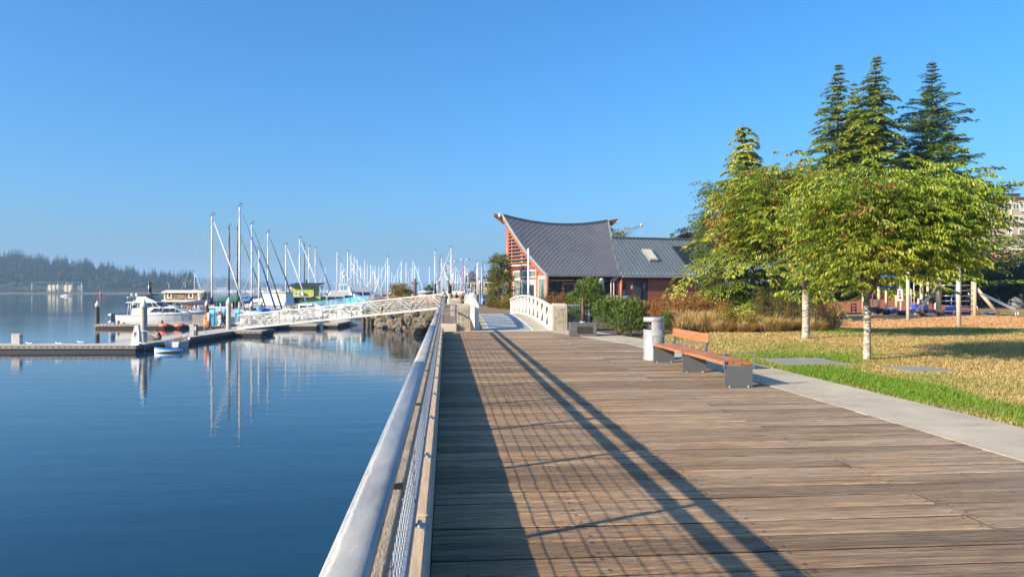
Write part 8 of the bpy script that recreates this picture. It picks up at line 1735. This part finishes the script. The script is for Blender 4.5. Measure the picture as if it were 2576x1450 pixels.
bg_ = thing('duffel_bag', 'grey-green bag on the dock in front of the seated person', 'bag', CF(PC(380, 63.0), 63.0, DOCK), -YAW); mb = MB(); mb.loft([[(-.33, -.16, 0), (.33, -.16, 0), (.33, .16, 0), (-.33, .16, 0)], [(-.36, -.18, .2), (.34, -.18, .2), (.34, .18, .2), (-.36, .18, .2)], [(-.30, -.1, .48), (.15, -.1, .36), (.15, .1, .36), (-.30, .1, .48)]], True); mb.build('body', pm('grey_green_bag', (0.13, 0.15, 0.15), .8, .2, 4, .3, 10), bg_, bevel=.05); mb = MB(); mb.tube([(-.2, 0, .42), (-.1, 0, .56), (.05, 0, .42)], .02, 5); mb.build('handle', M_DARK, bg_)
WALK = dict(pel=(0, 0, .92), spi=(.05, 0, 1.08), che=(.14, 0, 1.28), nek=(.20, 0, 1.43), hd0=(.23, 0, 1.50), hd1=(.26, 0, 1.58), hd2=(.275, 0, 1.66), face=(1, 0, -.3), sl=(.13, .19, 1.36), sr=(.13, -.19, 1.36), el=(.22, .26, 1.12), er=(.20, -.25, 1.10), wl=(.44, .22, 1.02), wr=(.42, -.20, 1.02), hl=(.51, .20, 1.0), hr=(.49, -.18, 1.0), pl=(0, .10, .86), pr=(0, -.10, .86), kl=(.22, .10, .50), kr=(-.12, -.10, .48), al=(.24, .10, .08), ar=(-.40, -.10, .16), tl=(.40, .11, .04), tr=(-.30, -.10, .05))
p = CF(PC(561, 82.6), 82.6, DOCK); rzc = pi - YAW
person('person in black clothes and cap pushing a bicycle along the dock', p, rzc, WALK, dict(top=M_BLK, legs=M_BLK, sleeve=0), hair=None, cap=M_BLK)
bp = thing('backpack', 'black backpack worn by the person pushing the bicycle', 'backpack', p + Vector((.12, -.02, 1.2)), rzc); mb = MB(); mb.bb(-.14, .06, -.17, .17, -.24, .24); mb.build('pack', M_BLK, bp, bevel=.06); mb = MB(); mb.bb(-.20, -.13, -.12, .12, -.16, .05); mb.build('pocket', pm('grey_pocket', (0.08, 0.08, 0.09), .8), bp, bevel=.03)
bk = thing('bicycle', 'black bicycle being wheeled by the person on the dock', 'bicycle', CF(PC(556, 82.0), 82.0, DOCK), rzc)
for x in (-.52, .52):
    mb = MB(); mb.loft([[((.33 + .02 * cos(b_)) * cos(a) + x, .02 * sin(b_), .33 + (.33 + .02 * cos(b_)) * sin(a)) for b_ in [j * pi / 3 for j in range(6)]] for a in [i * 2 * pi / 24 for i in range(25)]], True, caps=False, sm=True); w = mb.build('wheel', M_DARK, bk); mb = MB()
    for i in range(10): a = i * pi / 5; mb.tube([(x, 0, .33), (x + .32 * cos(a), 0, .33 + .32 * sin(a))], .004, 3, cap=False)
    mb.build('spokes', M_STEEL, w, kind='stuff')
mb = MB()
for a, b_ in (((-.52, 0, .33), (-.12, 0, .30)), ((-.12, 0, .30), (-.28, 0, .82)), ((-.52, 0, .33), (-.25, 0, .75)), ((-.25, 0, .75), (.36, 0, .78)), ((-.12, 0, .30), (.38, 0, .70)), ((.34, 0, .90), (.52, 0, .33))): mb.tube([a, b_], .02, 6)
mb.build('frame', M_BLK, bk); mb = MB(); mb.tube([(.33, -.3, 1.0), (.34, 0, .93), (.33, .3, 1.0)], .015, 6); mb.build('handlebar', M_STEEL, bk); mb = MB(); mb.ball((-.30, 0, .88), (.13, .07, .035), 10, 6); mb.build('saddle', M_DARK, bk); mb = MB(); mb.tube([(-.12, -.05, .30), (-.12, .05, .30)], .09, 10); mb.build('crank', M_STEEL, bk)
CHAIR = dict(pel=(0, 0, .52), spi=(-.02, 0, .68), che=(.03, 0, .90), nek=(.07, 0, 1.05), hd0=(.10, 0, 1.11), hd1=(.12, 0, 1.19), hd2=(.13, 0, 1.27), sl=(.02, .18, .98), sr=(.02, -.18, .98), el=(.12, .24, .74), er=(.12, -.24, .74), wl=(.36, .14, .70), wr=(.36, -.14, .70), hl=(.43, .12, .70), hr=(.43, -.12, .70), pl=(.05, .10, .50), pr=(.05, -.10, .50), kl=(.45, .11, .50), kr=(.45, -.11, .50), al=(.46, .11, .08), ar=(.46, -.11, .08), tl=(.60, .12, .04), tr=(.60, -.12, .04))
def chair(p, rz, label):
    t = thing('park_chair', label, 'chair', p, rz, 'chairs under the trees')
    mb = MB(); mb.bb(-.22, .22, -.22, .22, .40, .44); mb.build('seat', pm('chair_grey', (0.25, 0.27, 0.30), .5), t); mb = MB(); mb.bb(-.24, -.20, -.22, .22, .5, .88); mb.build('backrest', pm('chair_grey', (0.25, 0.27, 0.30), .5), t)
    for x in (-.2, .2):
        for y in (-.2, .2): mb = MB(); mb.tube([(x, y, 0), (x, y, .40)], .015, 5); mb.build('leg', M_STEEL, t)
for (px, d, rz, m, hr, lab, lab2) in ((2436, 73, .6, pm('pale_blue_shirt', (0.42, 0.50, 0.60), .85), (0.04, 0.03, 0.02), 'person in a pale blue shirt seated behind the ladder', 'grey chair under the person in the pale blue shirt'), (2463, 74, 2.6, M_BEIGE, (0.02, 0.015, 0.01), 'person in a beige shirt seated in the shade by the leaning log', 'grey chair under the person in the beige shirt'), (2506, 75, 2.2, M_BLK, (0.015, 0.01, 0.01), 'person in dark clothes seated in the shade right of the leaning log', 'grey chair under the person in dark clothes')):
    chair(W(px, d), rz, lab2); person(lab, W(px, d), rz, CHAIR, dict(top=m, legs=M_BLK, sleeve=1), hair=hr)
person('person in a white hat sitting beside the boulder at the right edge', W(2571, 72.5, -.10), 2.9, CHAIR, dict(top=M_BLK, legs=M_BLK, sleeve=1), hair=None, cap=M_WHITE); chair(W(2571, 72.5), 2.9, 'grey chair beside the boulder')
d = 86; t = thing('timber_bench', 'low timber bench beyond the left footbridge parapet', 'bench', W(1157, d), -YAW); mb = MB(); mb.bb(-1.0, 1.0, -.2, .2, .40, .46); mb.build('seat', M_DWOOD, t)
for x in (-.85, .85): mb = MB(); mb.bb(x - .05, x + .05, -.18, .18, 0, .40); mb.build('leg', M_DWOOD, t)
person('dark-haired person in black sitting on the bench beyond the footbridge', W(1149, d), pi / 2 + .8, CHAIR, dict(top=M_BLK, legs=M_BLK, sleeve=1)); person('fair-haired person in a navy jacket at the right end of the timber bench', W(1165, d), 2.9, CHAIR, dict(top=M_NAVY, legs=M_BLK, sleeve=2), hair=(0.36, 0.17, 0.06))
# bronze statues among the railings
M_BRZ = pm('dark_bronze', (0.06, 0.05, 0.04), .45, .3, 5, .2, 20, metal=.6)
def statue(px, d, ybase, pose, rz, label, s):
    z0 = ZA(ybase, d); t = thing('bronze_statue', label, 'statue', W(px, d, z0), rz, 'bronze statues along the promenade'); mb = MB(); mb.lathe([(.0, 0), (.28, 0), (.30, -.15), (.34, -z0 - .05)], 12); mb.build('pedestal', M_CONC, t)
    for pts, rr in pose: mb = MB(); mb.tube([Vector(p) * s for p in pts], [r * s for r in rr], 8); mb.build('figure' if len(pts) > 4 else 'limb', M_BRZ, t)
statue(1094, 90, 741, [([(0, 0, 0), (.02, 0, .45), (0, 0, .85), (.03, 0, 1.1), (.02, 0, 1.25), (.05, 0, 1.38), (.05, 0, 1.5)], [.12, .15, .16, .15, .07, .10, .05]), ([(0, 0, 1.12), (-.3, 0, 1.3), (-.36, 0, 1.72)], [.06, .045, .03]), ([(0, 0, 1.12), (.34, 0, 1.35), (.55, 0, 1.75)], [.06, .045, .03])], -YAW, 'bronze dancing statue with both arms raised beyond the gangway', .95)
statue(1131, 82, 738, [([(0, 0, 0), (.0, 0, .5), (-.04, 0, .95), (-.12, 0, 1.25), (-.2, 0, 1.4), (-.24, 0, 1.55), (-.25, 0, 1.68)], [.22, .24, .22, .20, .08, .11, .05]), ([(-.1, 0, 1.25), (.08, .1, .95), (-.05, .2, .75)], [.07, .055, .04])], -YAW, 'hunched dark bronze statue just behind the leaning woman', .85)
# ------------------------------------------------------------------ the air
m = bpy.data.materials.new('hazy_air'); m.use_nodes = True; nt = m.node_tree; nt.nodes.clear()
out = nt.nodes.new('ShaderNodeOutputMaterial'); pv = nt.nodes.new('ShaderNodeVolumePrincipled')
pv.inputs['Color'].default_value = (0.40, 0.68, 1.0, 1); pv.inputs['Density'].default_value = 0.00025; pv.inputs['Anisotropy'].default_value = 0.0
nt.links.new(pv.outputs[0], out.inputs['Volume'])
mb = MB(); mb.bb(-4500, 2500, -260, 6500, -6.2, 150); o = mb.build('haze', m, kind='stuff')
